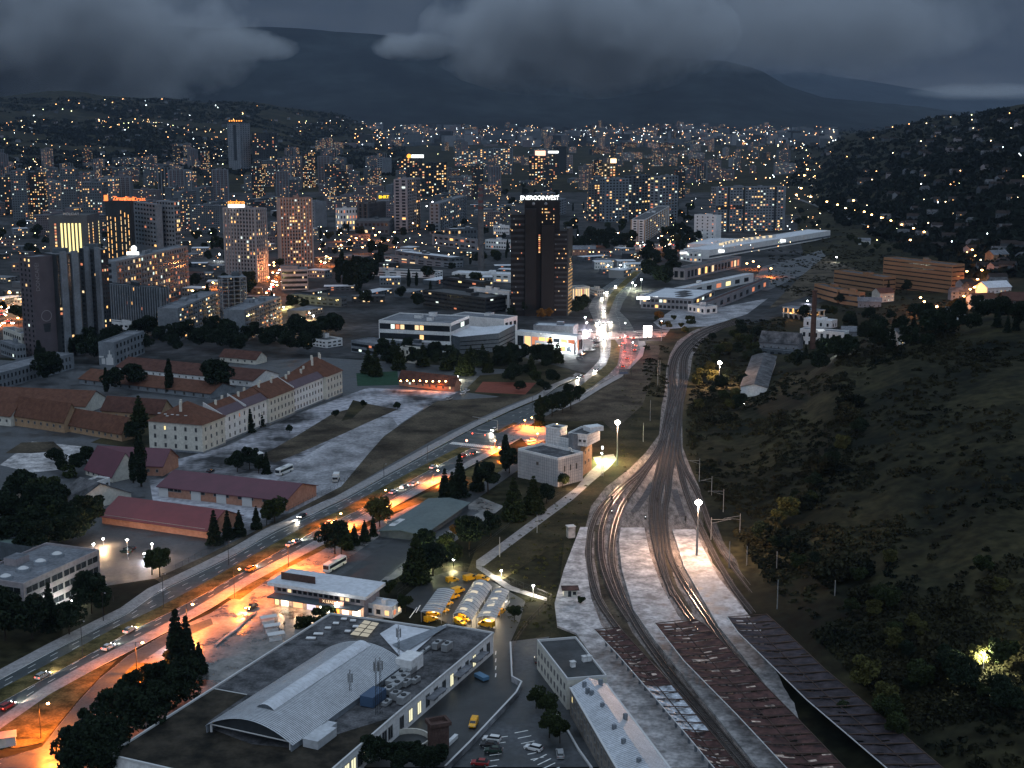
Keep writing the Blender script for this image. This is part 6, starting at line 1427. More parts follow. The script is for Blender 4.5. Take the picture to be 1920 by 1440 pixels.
# lattice mast with a lamp by the signal building
p = G(1129, 893); zt = HT(p, 842); rt = root('lattice_mast', 'grey lattice mast with a single white lamp beside the signal building path', 'mast', p); b = MB(); z = 0
for sx, sy in ((-.5, -.5), (.5, -.5), (.5, .5), (-.5, .5)): b.tube((p.x + sx, p.y + sy, 0), (p.x + sx * .4, p.y + sy * .4, zt), .07, .05, M_METAL, 4)
while z < zt - 1.2:
    b.tube((p.x - .5, p.y - .5, z), (p.x + .45, p.y - .45, z + 1.1), .04, .04, M_METAL, 3, False); b.tube((p.x + .5, p.y - .5, z), (p.x - .45, p.y - .45, z + 1.1), .04, .04, M_METAL, 3, False); z += 1.2
b.obj('lattice', rt, p); b = MB(); b.box((p.x, p.y, zt), (.8, .5, 1.2), E_WSIGN); b.obj('lamp_head', rt, p)
# small hut on the west platform and concrete box
q = PZ([(1050, 1098), (1055, 1107), (1085, 1109), (1086, 1098)], 3.0); cen = sum(q, Vector()) / 4; rt = root('platform_hut', 'tiny cream hut with dark overhanging roof on the western platform', 'hut', (cen.x, cen.y, .55)); c = rt.location
b = MB(); b.box((cen.x, cen.y, .55), (4.2, 3.0, 2.4), M_CREAM, .05); b.obj('wall', rt, c); b = MB(); b.box((cen.x, cen.y, 2.95), (5.4, 4.2, .25), M_RUST, .05); b.obj('roof', rt, c); b = MB(); b.box((cen.x - .2, cen.y - 1.55, .6), (1.0, .1, 2.0), M_DARKW, .05); b.obj('door', rt, c); b = MB(); b.box((cen.x + 1.3, cen.y - 1.55, 1.4), (1.0, .1, 1.0), M_GLASS, .05); b.obj('window', rt, c)
p = G(1070, 1008); rt = root('stone_monument', 'pale upright concrete block standing in the grass by the platform end', 'monument', p); b = MB(); b.box(p, (2.6, 2.4, 4.2), M_CONC, .3); b.obj('block', rt, p); b = MB(); b.box((p.x, p.y, 4.2), (3.0, 2.8, .25), M_TRIM, .3); b.obj('cap', rt, p)
# ================================================================ EAST SIDE: mall, sheds, brown block, factory
rt, q, h = BL('shopping_mall', 'long white flat roofed mall with a curved lit rooftop arc and white lamps', 'mall', (1557, 433), (1330, 470), 1282, 486, M_WHITE, M_ROOFW, 1, 0, 0, huts=2)
b = MB(); A, B, Cc, D = q
for i in range(22):
    f = i / 22; p = A.lerp(B, .42 + .42 * f).lerp(D.lerp(Cc, .42 + .42 * f), .45 + .5 * math.sin(f * PI) ** .8 * .6); b.box((p.x, p.y, h + .8), (5.2, 1.6, 2.4), glow('arc_glow', (1, .8, .5), 1.0) if i % 2 else M_TRIM, .3)
b.obj('curved_rooflight', rt, rt.location)
for x in (.45, .93): b = MB(); p = A.lerp(B, x); b.box((p.x, p.y - .6, h - 3.5), (11, .6, 2.6), E_WSIGN); b.obj('wall_sign', rt, rt.location)
b = MB(); bands(b, A, B, 0.5, h * .5, 1, .5, M_MIDW, centre(q)); b.obj('loading_band', rt, rt.location)
rt, q, h = BL('shopping_mall', 'lower white mall wing with a lens shaped roof end', 'mall', (1290, 458), (1395, 462), 1470, 472, M_WHITE, M_ROOFW, 1, 0, 0, huts=2)
rt, q, h = BL('shop_building', 'small two storey shop with two glowing white fascias beside the mall', 'shop', (1275, 470), (1300, 474), 1316, 492, M_WHITE, M_ROOFG, 2, 4, 2, (.5, .4), .3)
b = MB(); p = q[0].lerp(q[1], .5); b.box((p.x, p.y - .5, h - 2.2), (14, .5, 1.8), E_WSIGN); b.obj('wall_sign', rt, rt.location)
BL('market_row', 'long dark roofed market row with a lit pink arcade side', 'market', (1390, 482), (1285, 505), 1262, 525, M_PINKW, M_FELT, 1, 16, 2, (.6, .6), .35, huts=0)
rt, q, h = BL('retail_hall', 'big retail hall with white and grey striped roof and a glowing sign by the avenue', 'retail hall', (1300, 562), (1202, 557), 1345, 578, M_GREYW, M_ROOFW, 2, 12, 8, (.7, .5), .2, huts=0)
b = MB(); p = q[1].lerp(q[0], .12); b.box((p.x, p.y - .6, h - 1.6), (17, .5, 2.2), E_WSIGN); b.obj('wall_sign', rt, rt.location)
for i in range(3): b = MB(); f = .3 + .2 * i; p = q[0].lerp(q[1], .3 + .1 * i).lerp(q[3].lerp(q[2], .3 + .1 * i), f); b.box((p.x, p.y, h + .1), (16, 7, .3), M_FELT, .9); b.obj('dark_roof_panel', rt, rt.location)
BL('retail_hall', 'long pale roofed shed with a brown stripe behind the retail hall', 'shed', (1413, 514), (1215, 555), 1200, 572, M_WHITE, M_ROOFW, 1, 10, 0, (.5, .5), .15, huts=1)
BL('storage_shed', 'narrow rust and white striped shed roof along the parking edge', 'shed', (1442, 523), (1330, 568), 1320, 585, M_GREYW, M_RUST, 1, 9, 0, (.4, .5), .2, huts=0)
BL('storage_shed', 'low white house like shed with grey roof at the sheds corner', 'shed', (1290, 572), (1322, 577), 1345, 590, M_WHITE, M_ROOFG, 1, 4, 2, (.5, .5), .1, huts=1)
# brown office block with bands
M_BRN = mat('ochre_brown_cladding', (0.27, 0.15, 0.08), .8, var=.08, scale=.05)
def banded(label, a, b_, uc, vb, rows, cat='office'):
    rt, q, h = BL('office_block', label, cat, a, b_, uc, vb, M_BRN, M_FELT, 1, 0, 0, huts=2); cen = centre(q); w = MB()
    for P, Q in ((q[0], q[1]), (q[1], q[2]), (q[2], q[3]), (q[3], q[0])): bands(w, P, Q, 1.0, h, rows, .26, M_GLASS, cen, .08, .5)
    w.obj('window_band', rt, rt.location); return rt, q, h
banded('large ochre block with dark horizontal window bands lit orange at its far end', (1657, 484), (1786, 498), 1809, 558, 7)
banded('lower ochre wing with white rooftop strips', (1564, 508), (1657, 521), 1680, 550, 3)
banded('small ochre office with two square volumes below the big banded block', (1527, 533), (1570, 544), 1590, 568, 2)
banded('small ochre cube with dark roof corner beside the two volume office', (1575, 545), (1612, 550), 1622, 575, 2)
# open concrete frame
def openframe():
    q, h = rect((1467, 575), (1530, 583), 1548, 603); cen = centre(q); rt = root('parking_deck', 'two level open concrete deck lit orange from inside', 'parking deck', (cen.x, cen.y, 0)); c = rt.location
    for z in (h * .45, h): s = MB(); s.prism(box_poly(*q), z - .6, z, M_CREAM, M_ROOFG, True); s.obj('deck_slab', rt, c)
    for i in range(7):
        for j in range(3): p = q[0].lerp(q[1], .03 + i * .157).lerp(q[3].lerp(q[2], .03 + i * .157), .04 + j * .46); s = MB(); s.box((p.x, p.y, 0), (.7, .7, h - .6), M_CREAM); s.obj('column', rt, c)
    for x in (.2, .7): l = bpy.data.lights.new('deck_light', 'POINT'); l.energy = 5000; l.color = (1, .45, .12); l.shadow_soft_size = .5; o = bpy.data.objects.new('deck_light', l); COL.objects.link(o); p = q[0].lerp(q[2], x); o.parent = rt; o.location = (p.x - c.x, p.y - c.y, h * .7)
openframe()
chimney(1523, 662, 545, 2.0, 1.4, 'brown factory chimney rising before the white factory office', M_BRICK)
gable('factory_hall', 'dark roofed factory hall with a grey gable front', 'factory', (1424, 640), (1497, 645), 1506, 664, 625, M_GREYW, M_FELT, c1=5)
rt, q, h = BL('factory_office', 'grey two storey factory office with one glowing roof panel', 'factory', (1500, 618), (1583, 625), 1592, 657, M_WHITE, M_ROOFG, 2, 7, 2, (.45, .5), .02, huts=0)
b = MB(); p = q[0].lerp(q[1], .5) - Vector((0, -3, 0)); b.box((p.x, p.y, h + .1), (5, 7, .3), glow('roof_panel', (.9, .95, 1), .9)); b.obj('roof_panel', rt, rt.location)
BL('factory_hall', 'white stepped factory shed behind the chimney', 'factory', (1507, 598), (1560, 603), 1570, 618, M_WHITE, M_ROOFW, 1, 4, 2, (.3, .4), .0, huts=1)
gable('long_shed', 'long low shed with dark roof and white gable end pointing at the railway lamps', 'shed', (1455, 668), (1438, 727), 1389, 755, 720, M_WHITE, M_FELT, c1=0, over=.6)
BL('shed_ruin', 'roofless white walled shed in the overgrown factory yard', 'shed', (1490, 690), (1535, 697), 1545, 706, M_GREYW, M_DIRT, 1, 4, 2, (.5, .5), 0, huts=0)
BL('factory_office', 'small grey flat roofed hut joining hall and long shed', 'shed', (1425, 655), (1500, 662), 1505, 672, M_MIDW, M_ROOFG, 1, 5, 0, (.5, .5), 0, huts=0)
# houses at the foot of the east hill
def house(p, w, d, h, rz, wall_, roof_, label, group, lit=.3, name='house', flat=False):
    rt = root(name, label, 'house', p, group, rz); b = MB(); b.box((0, 0, -2), (w, d, h + 2), wall_)
    if not flat:
        for s in (-1, 1): b.face([(s * w / 2, -d / 2, h), (s * w / 2, d / 2, h), (s * w / 2, 0, h + d * .3)], wall_)
    b.obj('wall', rt)
    r = MB(); o = .6; k = .6 * o
    for s in (-1, 1): r.face([(-w / 2 - o, s * (d / 2 + o), h - k), (w / 2 + o, s * (d / 2 + o), h - k), (w / 2 + o, 0, h + d * .3 + .1), (-w / 2 - o, 0, h + d * .3 + .1)], roof_)
    r.obj('roof', rt)
    for s, rot in ((-1, 0), (1, PI)):
        n = max(2, int(w / 3.5))
        for f in range(max(1, int(h / 3))):
            for i in range(n): part('window', win_mesh(1.1, 1.3, pick_win(lit)), rt, (s * (-w / 2 + w * (i + .5) / n), s * d / 2 + (0 if s < 0 else 0), 1.6 + 3 * f), rot)
    return rt
hs = [(1655, 565, 14, 11, 8, 'large pale house with hipped red roof below the banded block', M_CREAM, M_TILE), (1742, 592, 12, 9, 6, 'house glowing orange between street trees', M_OCHRE, M_TILE), (1840, 575, 20, 11, 7, 'white walled long house with a row of windows', M_WHITE, M_ROOFT), (1900, 590, 14, 12, 9, 'red brick looking tall house at the edge with one lit window', M_BRICK, M_TILE), (1862, 548, 24, 14, 5, 'pale flat looking roof among dark trees above the long house', M_WHITE, M_ROOFW), (1790, 600, 10, 8, 5, 'small white house half hidden below the orange street', M_WHITE, M_ROOFG), (1690, 645, 9, 8, 6, 'small white gabled house alone in the dark wood', M_WHITE, M_FELT), (1630, 575, 18, 9, 5, 'grey flat house beside the small ochre cube', M_GREYW, M_ROOFG), (1868, 495, 18, 12, 10, 'ochre three storey house with grey roof on the slope', M_OCHRE, M_ROOFG), (1620, 458, 14, 9, 5, 'white hut beside the orange lit rail side road', M_WHITE, M_ROOFG), (1600, 630, 16, 9, 4, 'low shed full of pallets beside factory office', M_GREYW, M_ROOFG), (1095, 478, 26, 12, 7, 'orange lit house with murals behind the black tower', M_SALMON, M_ROOFG)]
for u, v, w, d, h, lab, wm, rm in hs: house(ON(u, v), w, d, h, random.uniform(-.4, .4), wm, rm, lab, None)
# billboards near the far junction
p = G(1214, 637); zt = HT(p, 611); rt = root('billboard', 'big square billboard shining pure white at the far junction', 'billboard', p); b = MB(); b.tube(p, (p.x, p.y, zt - 7), .4, .4, M_DMET, 6); b.obj('post', rt, p); b = MB(); b.box((p.x, p.y, zt - 7.5), (5.6, .5, 7.5), glow('billboard_white', (1, .93, .85), 14, True)); b.obj('panel', rt, p)
p = G(1170, 707); zt = HT(p, 691); rt = root('billboard', 'blue grey billboard seen at the lower pavement of the bend', 'billboard', p); b = MB(); b.tube(p, (p.x, p.y, zt - 3), .25, .25, M_DMET, 6); b.obj('post', rt, p); b = MB(); b.box((p.x, p.y, zt - 3.4), (6.2, .4, 3.2), M_ROOFG, .12); b.obj('panel', rt, p)
b = MB(); b.box((p.x - .2, p.y - .3, zt - 3), (4.6, .06, 1.0), plain('billboard_blue', (.05, .08, .16)), .12); b.obj('print', rt, p)
# ================================================================ VEHICLES
def paint(name, c): return plain(name, c, .3, .1)
P_WHITE, P_BLACK, P_SILVER, P_BLUE, P_RED, P_YEL, P_TAXI, P_DKG = paint('white_paint', (.62, .62, .62)), paint('black_paint', (.012, .012, .014)), paint('silver_paint', (.3, .31, .32)), paint('blue_paint', (.05, .12, .22)), paint('red_paint', (.25, .02, .02)), paint('yellow_paint', (.75, .36, .01)), paint('orange_paint', (.7, .3, .05)), paint('dark_green_paint', (.01, .03, .02))
M_TYRE = plain('tyre', (.012, .012, .012), .9); M_RIM = plain('rim', (.3, .3, .3), .4, .7)
H_ON = glow('headlight_on', (1, .93, .8), 45); T_ON = glow('taillight_on', (1, .08, .04), 6); H_OFF = plain('headlight_off', (.4, .4, .4), .2); T_OFF = plain('taillight_off', (.2, .01, .01), .3)
def hull(b, prof, halfw, m, taper=.06, z0=.25):
    """side profile (x,z) lofted over the width with rounded shoulders"""
    ys = [(-1, .90), (-.86, 1.0), (.86, 1.0), (1, .90)]
    rings = []
    for y, k in ys:
        rings.append([(x * (1 if k == 1 else .985), y * halfw, z0 + (z - z0) * (k if z > .6 else 1)) for x, z in prof])
    for a, c_ in zip(rings, rings[1:]):
        for i in range(len(prof)): j = (i + 1) % len(prof); b.face([a[i], a[j], c_[j], c_[i]], m)
    b.face(rings[0], m); b.face(list(reversed(rings[-1])), m)
def vehicle(kind, pm, on):
    D = {'car': (4.2, .86, [(-2.1, .3), (2.05, .3), (2.1, .62), (1.95, .82), (.95, .95), (-1.85, 1.0), (-2.1, .85)], [(.98, .93), (.30, 1.43), (-1.25, 1.45), (-1.90, .98)], 'car'),
         'wagon': (4.4, .87, [(-2.2, .3), (2.15, .3), (2.2, .62), (2.0, .85), (1.1, .97), (-2.1, 1.02), (-2.2, .85)], [(1.1, .95), (.40, 1.46), (-1.95, 1.48), (-2.12, 1.0)], 'car'),
         'van': (4.9, .96, [(-2.45, .35), (2.4, .35), (2.45, .8), (2.2, 1.1), (1.5, 1.25), (.8, 1.95), (-2.4, 2.0), (-2.45, 1.2)], [(1.52, 1.24), (.84, 1.90), (.1, 1.92), (.1, 1.25)], 'van'),
         'small_van': (4.2, .86, [(-2.1, .3), (2.0, .3), (2.1, .65), (1.85, .9), (1.05, 1.02), (.5, 1.55), (-.2, 1.58), (-.35, 1.8), (-2.05, 1.8), (-2.1, 1.0)], [(1.06, 1.01), (.54, 1.5), (-.15, 1.52), (-.15, 1.02)], 'van')}[kind]
    L, hw, prof, glass, cat = D
    r = bpy.data.objects.new('delivery_van' if cat == 'van' else 'car', None); COL.objects.link(r); r.empty_display_size = 1
    b = MB(); hull(b, prof, hw, pm)
    if cat == 'car':
        x = [g[0] for g in glass]; roof = [(glass[1][0] - .05, glass[1][1]), (glass[2][0] + .05, glass[2][1])]
        b.box(((roof[0][0] + roof[1][0]) / 2, 0, roof[0][1] - .01), (roof[0][0] - roof[1][0], hw * 1.45, .05), pm)
    b.obj('body', r)
    g = MB()
    if cat == 'car':
        for s in (-1, 1): g.face([(glass[0][0], s * hw * .9, glass[0][1]), (glass[1][0], s * hw * .74, glass[1][1]), (glass[2][0], s * hw * .74, glass[2][1]), (glass[3][0], s * hw * .9, glass[3][1])], M_GLASS)
        for i, j in ((0, 1), (2, 3)): g.face([(glass[i][0], -hw * (.9 if i != 2 else .74), glass[i][1]), (glass[i][0], hw * (.9 if i != 2 else .74), glass[i][1]), (glass[j][0], hw * (.74 if j != 3 else .9), glass[j][1]), (glass[j][0], -hw * (.74 if j != 3 else .9), glass[j][1])], M_GLASS)
    else:
        for s in (-1, 1): g.face([(a, s * (hw + .02), z) for a, z in glass], M_GLASS)
        g.face([(glass[0][0] + .05, -hw * .85, glass[0][1] + .03), (glass[0][0] + .05, hw * .85, glass[0][1] + .03), (glass[1][0] + .06, hw * .8, glass[1][1] + .02), (glass[1][0] + .06, -hw * .8, glass[1][1] + .02)], M_GLASS)
    g.obj('window', r)
    me = None
    for x in (-L * .31, L * .31):
        for s in (-1, 1):
            if me is None:
                w = MB(); w.tube((0, -.11, 0), (0, .11, 0), .32, .32, M_TYRE, 12); w.tube((0, -.125, 0), (0, .125, 0), .18, .18, M_RIM, 8); o = w.obj('wheel', r); me = o.data
            else: o = bpy.data.objects.new('wheel', me); COL.objects.link(o); o.parent = r
            o.location = (x, s * (hw - .08), .32)
    for nm, x, mm, zz in (('headlight', L / 2 - .02, H_ON if on else H_OFF, .68), ('taillight', -L / 2 + .0, T_ON if on else T_OFF, .78)):
        for s in (-1, 1): w = MB(); w.box((x, s * hw * .72, zz - .08), (.12, .34, .18), mm); w.obj(nm, r)
    return r
VP_ = {}
VN = [0]
def put(kind, pm, on, u, v, toward, label, group=None, cat=None, z=0.0, sc=1.0):
    """toward: pixel the vehicle points at"""
    p = G(u, v); q = G(*toward); rz = math.atan2(q.y - p.y, q.x - p.x); key = (kind, pm.name, on)
    p.z = .26 + z
    if key not in VP_:
        VP_[key] = vehicle(kind, pm, on); r = VP_[key]; r.location = p; r.rotation_euler = (0, 0, rz); r.scale = (sc, sc, sc); tag(r, label, cat or ('van' if 'van' in kind else 'car'), group)
    else: r = dup(VP_[key], p, rz, label, group, sc, cat or ('van' if 'van' in kind else 'car'))
    if on:
        l = bpy.data.lights.get('beam')
        if l is None: l = bpy.data.lights.new('beam', 'SPOT'); l.energy = 7000; l.color = (1, .85, .65); l.spot_size = R(70); l.spot_blend = .6; l.shadow_soft_size = .3
        o = bpy.data.objects.new('beam', l); COL.objects.link(o); o.parent = r; o.location = (2.3, 0, .8); o.rotation_euler = (0, -R(76), 0)
        if on == 2: pass
    return r
UPG, DNG = 'cars driving on the boulevard', 'cars waiting at the far junction'
for i, (u, v, du, dv, pm, lab) in enumerate(((80, 1272, 60, -33, P_SILVER, 'silver car heading up the boulevard before the white pavement bend'), (203, 1218, 60, -33, P_WHITE, 'white car on the inner lane beside the long grass triangle'), (243, 1186, 60, -33, P_SILVER, 'silver car just before the pale median stretch'), (14, 1329, 60, -33, P_RED, 'red car leaving the frame by the utility hut verge'), (545, 1024, 60, -32, P_WHITE, 'white car beside the second lamp post of the median'), (557, 1019, 60, -32, P_SILVER, 'silver car ahead of the white one by the lamp post'), (471, 1070, 60, -32, P_TAXI, 'orange taxi like car passing the pavilion'), (618, 984, 60, -33, P_WHITE, 'white car above the bus park trees'), (737, 926, 60, -33, P_WHITE, 'first of three white cars bunched before the spruces'), (757, 916, 60, -33, P_SILVER, 'silver car in the middle of the bunch before the spruces'), (776, 911, 60, -33, P_WHITE, 'last car of the bunch before the spruces'), (812, 879, 60, -33, P_WHITE, 'white car alone beside the median lamp with long glow'), (868, 858, 60, -33, P_RED, 'red car braking at the zebra crossing'), (888, 853, 60, -33, P_DKG, 'dark car braking beside the red one at the zebra crossing'))):
    put('car' if i % 3 else 'wagon', pm, 1, u, v, (u + du, v + dv), lab, UPG)
put('car', P_BLACK, 1, 566, 971, (540, 984), 'dark car alone coming down the upper carriageway', UPG)
put('wagon', P_WHITE, 1, 926, 809, (905, 820), 'white car with headlights stopped at the traffic signal gantry', UPG)
put('wagon', P_WHITE, 0, 995, 829, (970, 832), 'white parked car at the small lay by')
put('car', P_BLACK, 1, 472, 1142, (440, 1158), 'black car with orange reflections driving past the pavilion forecourt')
put('car', P_WHITE, 0, 844, 966, (870, 950), 'white parked car beside the green coach hall')
for u, v, tu, tv, lab in ((1088, 710, 1070, 716, 'lone car with bright headlights entering the straight'), (1118, 697, 1105, 706, 'car with bright headlights coming through the bend'), (1132, 640, 1133, 655, 'car with headlights just past the far junction'), (1119, 607, 1120, 625, 'car with dazzling lights queuing on the west lane of the junction'), (1131, 611, 1132, 628, 'car with dazzling lights queuing in the middle lane of the junction'), (1145, 606, 1146, 623, 'car with dazzling lights queuing on the east lane of the junction'), (1124, 614, 1125, 630, 'front car of the western queue on the stop line'), (1132, 585, 1132, 600, 'car with lights approaching the junction alone'), (1129, 560, 1127, 575, 'first car of a close pair north of the junction'), (1138, 549, 1130, 563, 'second car of a close pair north of the junction'), (1155, 538, 1147, 548, 'single car with lights beyond the pair north of the junction')):
    put('car', P_SILVER, 1, u, v, (tu, tv), lab, DNG, sc=1.15)
for u, v, lab in ((1162, 636, 'dark car first in the red lit queue, west lane'), (1176, 634, 'car first in the red lit queue, middle lane'), (1188, 636, 'car first in the red lit queue, east lane'), (1168, 645, 'car second in the queue, west side'), (1192, 650, 'car second in the queue near the pavement'), (1171, 661, 'car in the middle of the red lit stretch'), (1190, 658, 'car near the pavement behind the second one'), (1176, 674, 'car following alone behind the queue'), (1168, 689, 'last red lit car before the billboard'), (1163, 650, 'dark car beside the median near the queue')):
    put('car', P_DKG if 'dark' in lab else P_RED, 1, u, v, (u - 1, v - 20), lab, DNG, sc=1.1)
for i, (u, v) in enumerate(((1120, 634), (1113, 640), (1118, 645), (1117, 651), (1098, 662), (1092, 668), (1110, 658), (1087, 674), (975, 652))):
    lab = ['white', 'grey', 'black', 'silver', 'dark', 'black', 'pale', 'grey', 'white'][i] + ' car parked at the showroom, ' + ['farthest of the row', 'second of the row', 'third of the row', 'fourth of the row', 'in the wet forecourt', 'nearest the showroom windows', 'beside the road kerb', 'at the forecourt exit', 'alone left of the front bay'][i]
    put('car', [P_WHITE, P_SILVER, P_BLACK, P_SILVER, P_DKG, P_BLACK, P_WHITE, P_SILVER, P_WHITE][i], 0, u, v, (u + 18, v - 3), lab, 'cars parked at the showroom', sc=1.1)
for i, (u, v, k, pm, tu, tv, lab) in enumerate(((922, 1391, 'wagon', P_WHITE, 900, 1388, 'white hatchback parked nearest the pale court wall'), (917, 1402, 'car', P_BLACK, 895, 1400, 'black car parked below the white hatchback'), (925, 1412, 'car', P_DKG, 900, 1411, 'dark car second below the white hatchback'), (1000, 1408, 'wagon', P_WHITE, 975, 1402, 'white car parked alone in the middle of the car park'), (1050, 1419, 'wagon', P_SILVER, 1047, 1400, 'small silver car seen from behind near the tree'), (900, 1436, 'car', P_RED, 870, 1434, 'maroon car at the bottom of the car park'), (1008, 1243, 'car', P_BLACK, 1004, 1225, 'black car beside the station office wall'), (236, 1038, 'car', P_DKG, 216, 1034, 'dark green car parked on the lit lot by the boulevard'), (243, 1032, 'car', P_BLACK, 223, 1030, 'black car parked on the lit lot behind the green one'), (843, 750, 'wagon', P_SILVER, 860, 744, 'silver car on the bare yard near the club house'), (875, 735, 'car', P_WHITE, 890, 730, 'white car parked before the clay court'), (868, 740, 'car', P_WHITE, 883, 735, 'second white car parked before the clay court'), (395, 886, 'car', P_BLACK, 410, 880, 'dark car behind the wine roofed hall'))):
    put(k, pm, 0, u, v, (tu, tv), lab, 'parked cars')
YV = 'yellow delivery vans in the depot'
for i, (u, v, k, tu, tv, lab) in enumerate(((912, 1176, 'van', 892, 1172, 'large yellow van at the front of the low shelter, sliding door seen'), (862, 1172, 'small_van', 880, 1178, 'yellow van at the mouth of the largest shelter'), (872, 1164, 'small_van', 892, 1170, 'yellow van tucked behind under the largest shelter'), (808, 1166, 'small_van', 828, 1160, 'yellow van nearest the hall below the plain shelter'), (812, 1158, 'small_van', 832, 1152, 'second yellow van below the plain shelter'), (829, 1150, 'small_van', 848, 1146, 'yellow van at the plain shelter corner'), (837, 1136, 'small_van', 855, 1131, 'yellow van midway along the plain shelter'), (848, 1124, 'van', 866, 1118, 'taller yellow van on the far side of the plain shelter'), (858, 1113, 'van', 872, 1108, 'yellow van at the far corner of the plain shelter'), (848, 1092, 'small_van', 868, 1088, 'yellow estate van parked apart at the fence'), (882, 1089, 'van', 902, 1084, 'tall yellow van at the back fence'), (906, 1090, 'small_van', 922, 1092, 'low yellow van beside the tall one at the back fence'), (938, 1152, 'small_van', 952, 1142, 'yellow van beside the white one by the low shelter'), (888, 1362, 'small_van', 880, 1378, 'yellow van alone in the dark court'), (757, 1413, 'small_van', 775, 1408, 'yellow van inside the curved ramp'))):
    put(k, P_YEL, 0, u, v, (tu, tv), lab, YV)
put('van', P_WHITE, 0, 946, 1138, (958, 1125), 'white van among the yellow ones by the low shelter')
put('van', P_WHITE, 0, 898, 1232, (912, 1220), 'white van parked against the hall wall')
# buses and lorry
def bus(u, v, tu, tv, label, L=11.5, truck=False):
    p = G(u, v); q = G(tu, tv); rz = math.atan2(q.y - p.y, q.x - p.x); p.z = .06; r = root('lorry' if truck else 'bus', label, 'lorry' if truck else 'bus', p, None, rz); b = MB()
    if truck:
        b.box((-1.2, 0, 1.0), (L - 3, 2.4, 2.1), P_WHITE); b.obj('cargo_box', r); b = MB(); b.box((L / 2 - 1.2, 0, .5), (2.2, 2.3, 2.0), P_SILVER); b.obj('cab', r); b = MB(); b.box((L / 2 - .1, 0, 1.5), (.12, 2.0, .8), M_GLASS); b.obj('windscreen', r)
    else:
        prof = [(-L / 2, .4), (L / 2, .4), (L / 2 + .08, 1.2), (L / 2 - .15, 2.9), (L / 2 - .5, 3.1), (-L / 2 + .3, 3.1), (-L / 2, 2.8)]; hull(b, prof, 1.25, P_WHITE); b.obj('body', r)
        for s in (-1, 1): g = MB(); g.box((0, s * 1.26, 1.5), (L - 1.0, .06, 1.0), M_GLASS); g.obj('side_window', r)
        g = MB(); g.box((L / 2 - .02, 0, 1.3), (.16, 2.1, 1.3), M_GLASS); g.obj('windscreen', r); g = MB(); g.box((-L / 2 - .0, 0, 1.6), (.12, 1.9, .9), M_GLASS); g.obj('rear_window', r)
        g = MB(); g.box((1, 0, 3.08), (2.0, 1.4, .2), M_METAL); g.obj('roof_hatch', r)
    me = None
    for x in (-L * .3, L * .3):
        for s in (-1, 1):
            w = MB(); w.tube((x, s * 1.05, .48), (x, s * 1.28, .48), .48, .48, M_TYRE, 12); w.obj('wheel', r)
    for s in (-1, 1):
        w = MB(); w.box((L / 2 + .05, s * .95, .65), (.08, .3, .2), H_OFF); w.obj('headlight', r)
bus(628, 1066, 600, 1082, 'white coach with orange livery patch parked behind the pavilion')
bus(745, 994, 722, 1008, 'white bus parked near the birch at the bus park', 9)
bus(533, 888, 505, 900, 'grey white coach standing on the concrete yard', 10.5)
bus(480, 858, 500, 866, 'dusty coach half hidden behind the yard trees', 10.5)
bus(630, 902, 622, 920, 'white lorry parked on the concrete yard', 7, True)
p = G(903, 1275); rt = root('pickup_trailer', 'blue tarpaulin trailer beside a white ramp on the court', 'trailer', (p.x, p.y, 0)); b = MB(); b.box((p.x, p.y, .6), (4.2, 2, .9), plain('blue_tarp2', (.07, .16, .26)), -.9); b.obj('cargo_bed', rt, p); b = MB(); b.box((p.x, p.y, .2), (3.9, 1.8, .4), M_DMET, -.9); b.obj('chassis', rt, p)
# ================================================================ LAMPS
KE = 8.0
E_SOD = glow('sodium_lamp', (1, .50, .17), 30); E_BULB = glow('white_lamp', (.95, .98, 1), 30); E_FLD = glow('flood_lamp', (1, .88, .72), 60)
SOD = (1, .21, .025)
def lamp(base, head, label, energy=8000, col=SOD, em=None, r=.42, group='street lamps along the boulevard', pole_m=M_DMET):
    """base point, head point"""
    rt = root('street_lamp', label, 'street lamp', base, group); b = MB(); top = Vector((base.x, base.y, head.z + .1)); b.tube(base, top, .13, .08, pole_m, 6); b.obj('pole', rt, base)
    if (head - top).length > .6: b = MB(); b.tube(top, head + Vector((0, 0, .25)), .07, .06, pole_m, 5); b.obj('arm', rt, base)
    b = MB(); b.ball(head, r, em or E_SOD, 8, 5, .6); b.obj('lamp_head', rt, base)
    if energy: plight(head - Vector((0, 0, .6)), energy * KE, col, .3, rt)
    return rt
for u, vb, hu, hv, e, lab in ((77, 1385, 90, 1319, 9000, 'lamp on the verge beside the utility hut'), (257, 1265, 267, 1205, 9000, 'lamp at the grass island where the slip road leaves'), (351, 1181, 361, 1133, 4500, 'dim lamp on the lower pavement by the forecourt mouth'), (440, 1122, 449, 1067, 9000, 'lamp before the pavilion on the lower pavement'), (541, 1064, 550, 1014, 9500, 'lamp beside the coach and pavilion roof end'), (631, 991, 639, 963, 9500, 'lamp above the bus park trees'), (714, 948, 723, 919, 9500, 'lamp beside the birch with pinkish glow'), (812, 905, 821, 882, 9500, 'lamp in front of the spruce group'), (930, 850, 936, 839, 7000, 'lamp at the zebra crossing end by the tall tree'), (928, 842, 928, 826, 3000, 'short lamp post under the signal gantry'), (1008, 834, 1008, 813, 8000, 'lamp lighting the lay by hedge'), (1002, 806, 997, 783, 6000, 'lamp before the dark conifers of the field'), (1030, 850, 1044, 795, 3500, 'lamp peeping over the signal building roof'), (985, 800, 984, 788, 2500, 'small post lamp at the slip island')):
    bp = G(u, vb); z = HT(bp, hv); hd = G(hu, hv, z); lamp(bp, hd, lab, e)
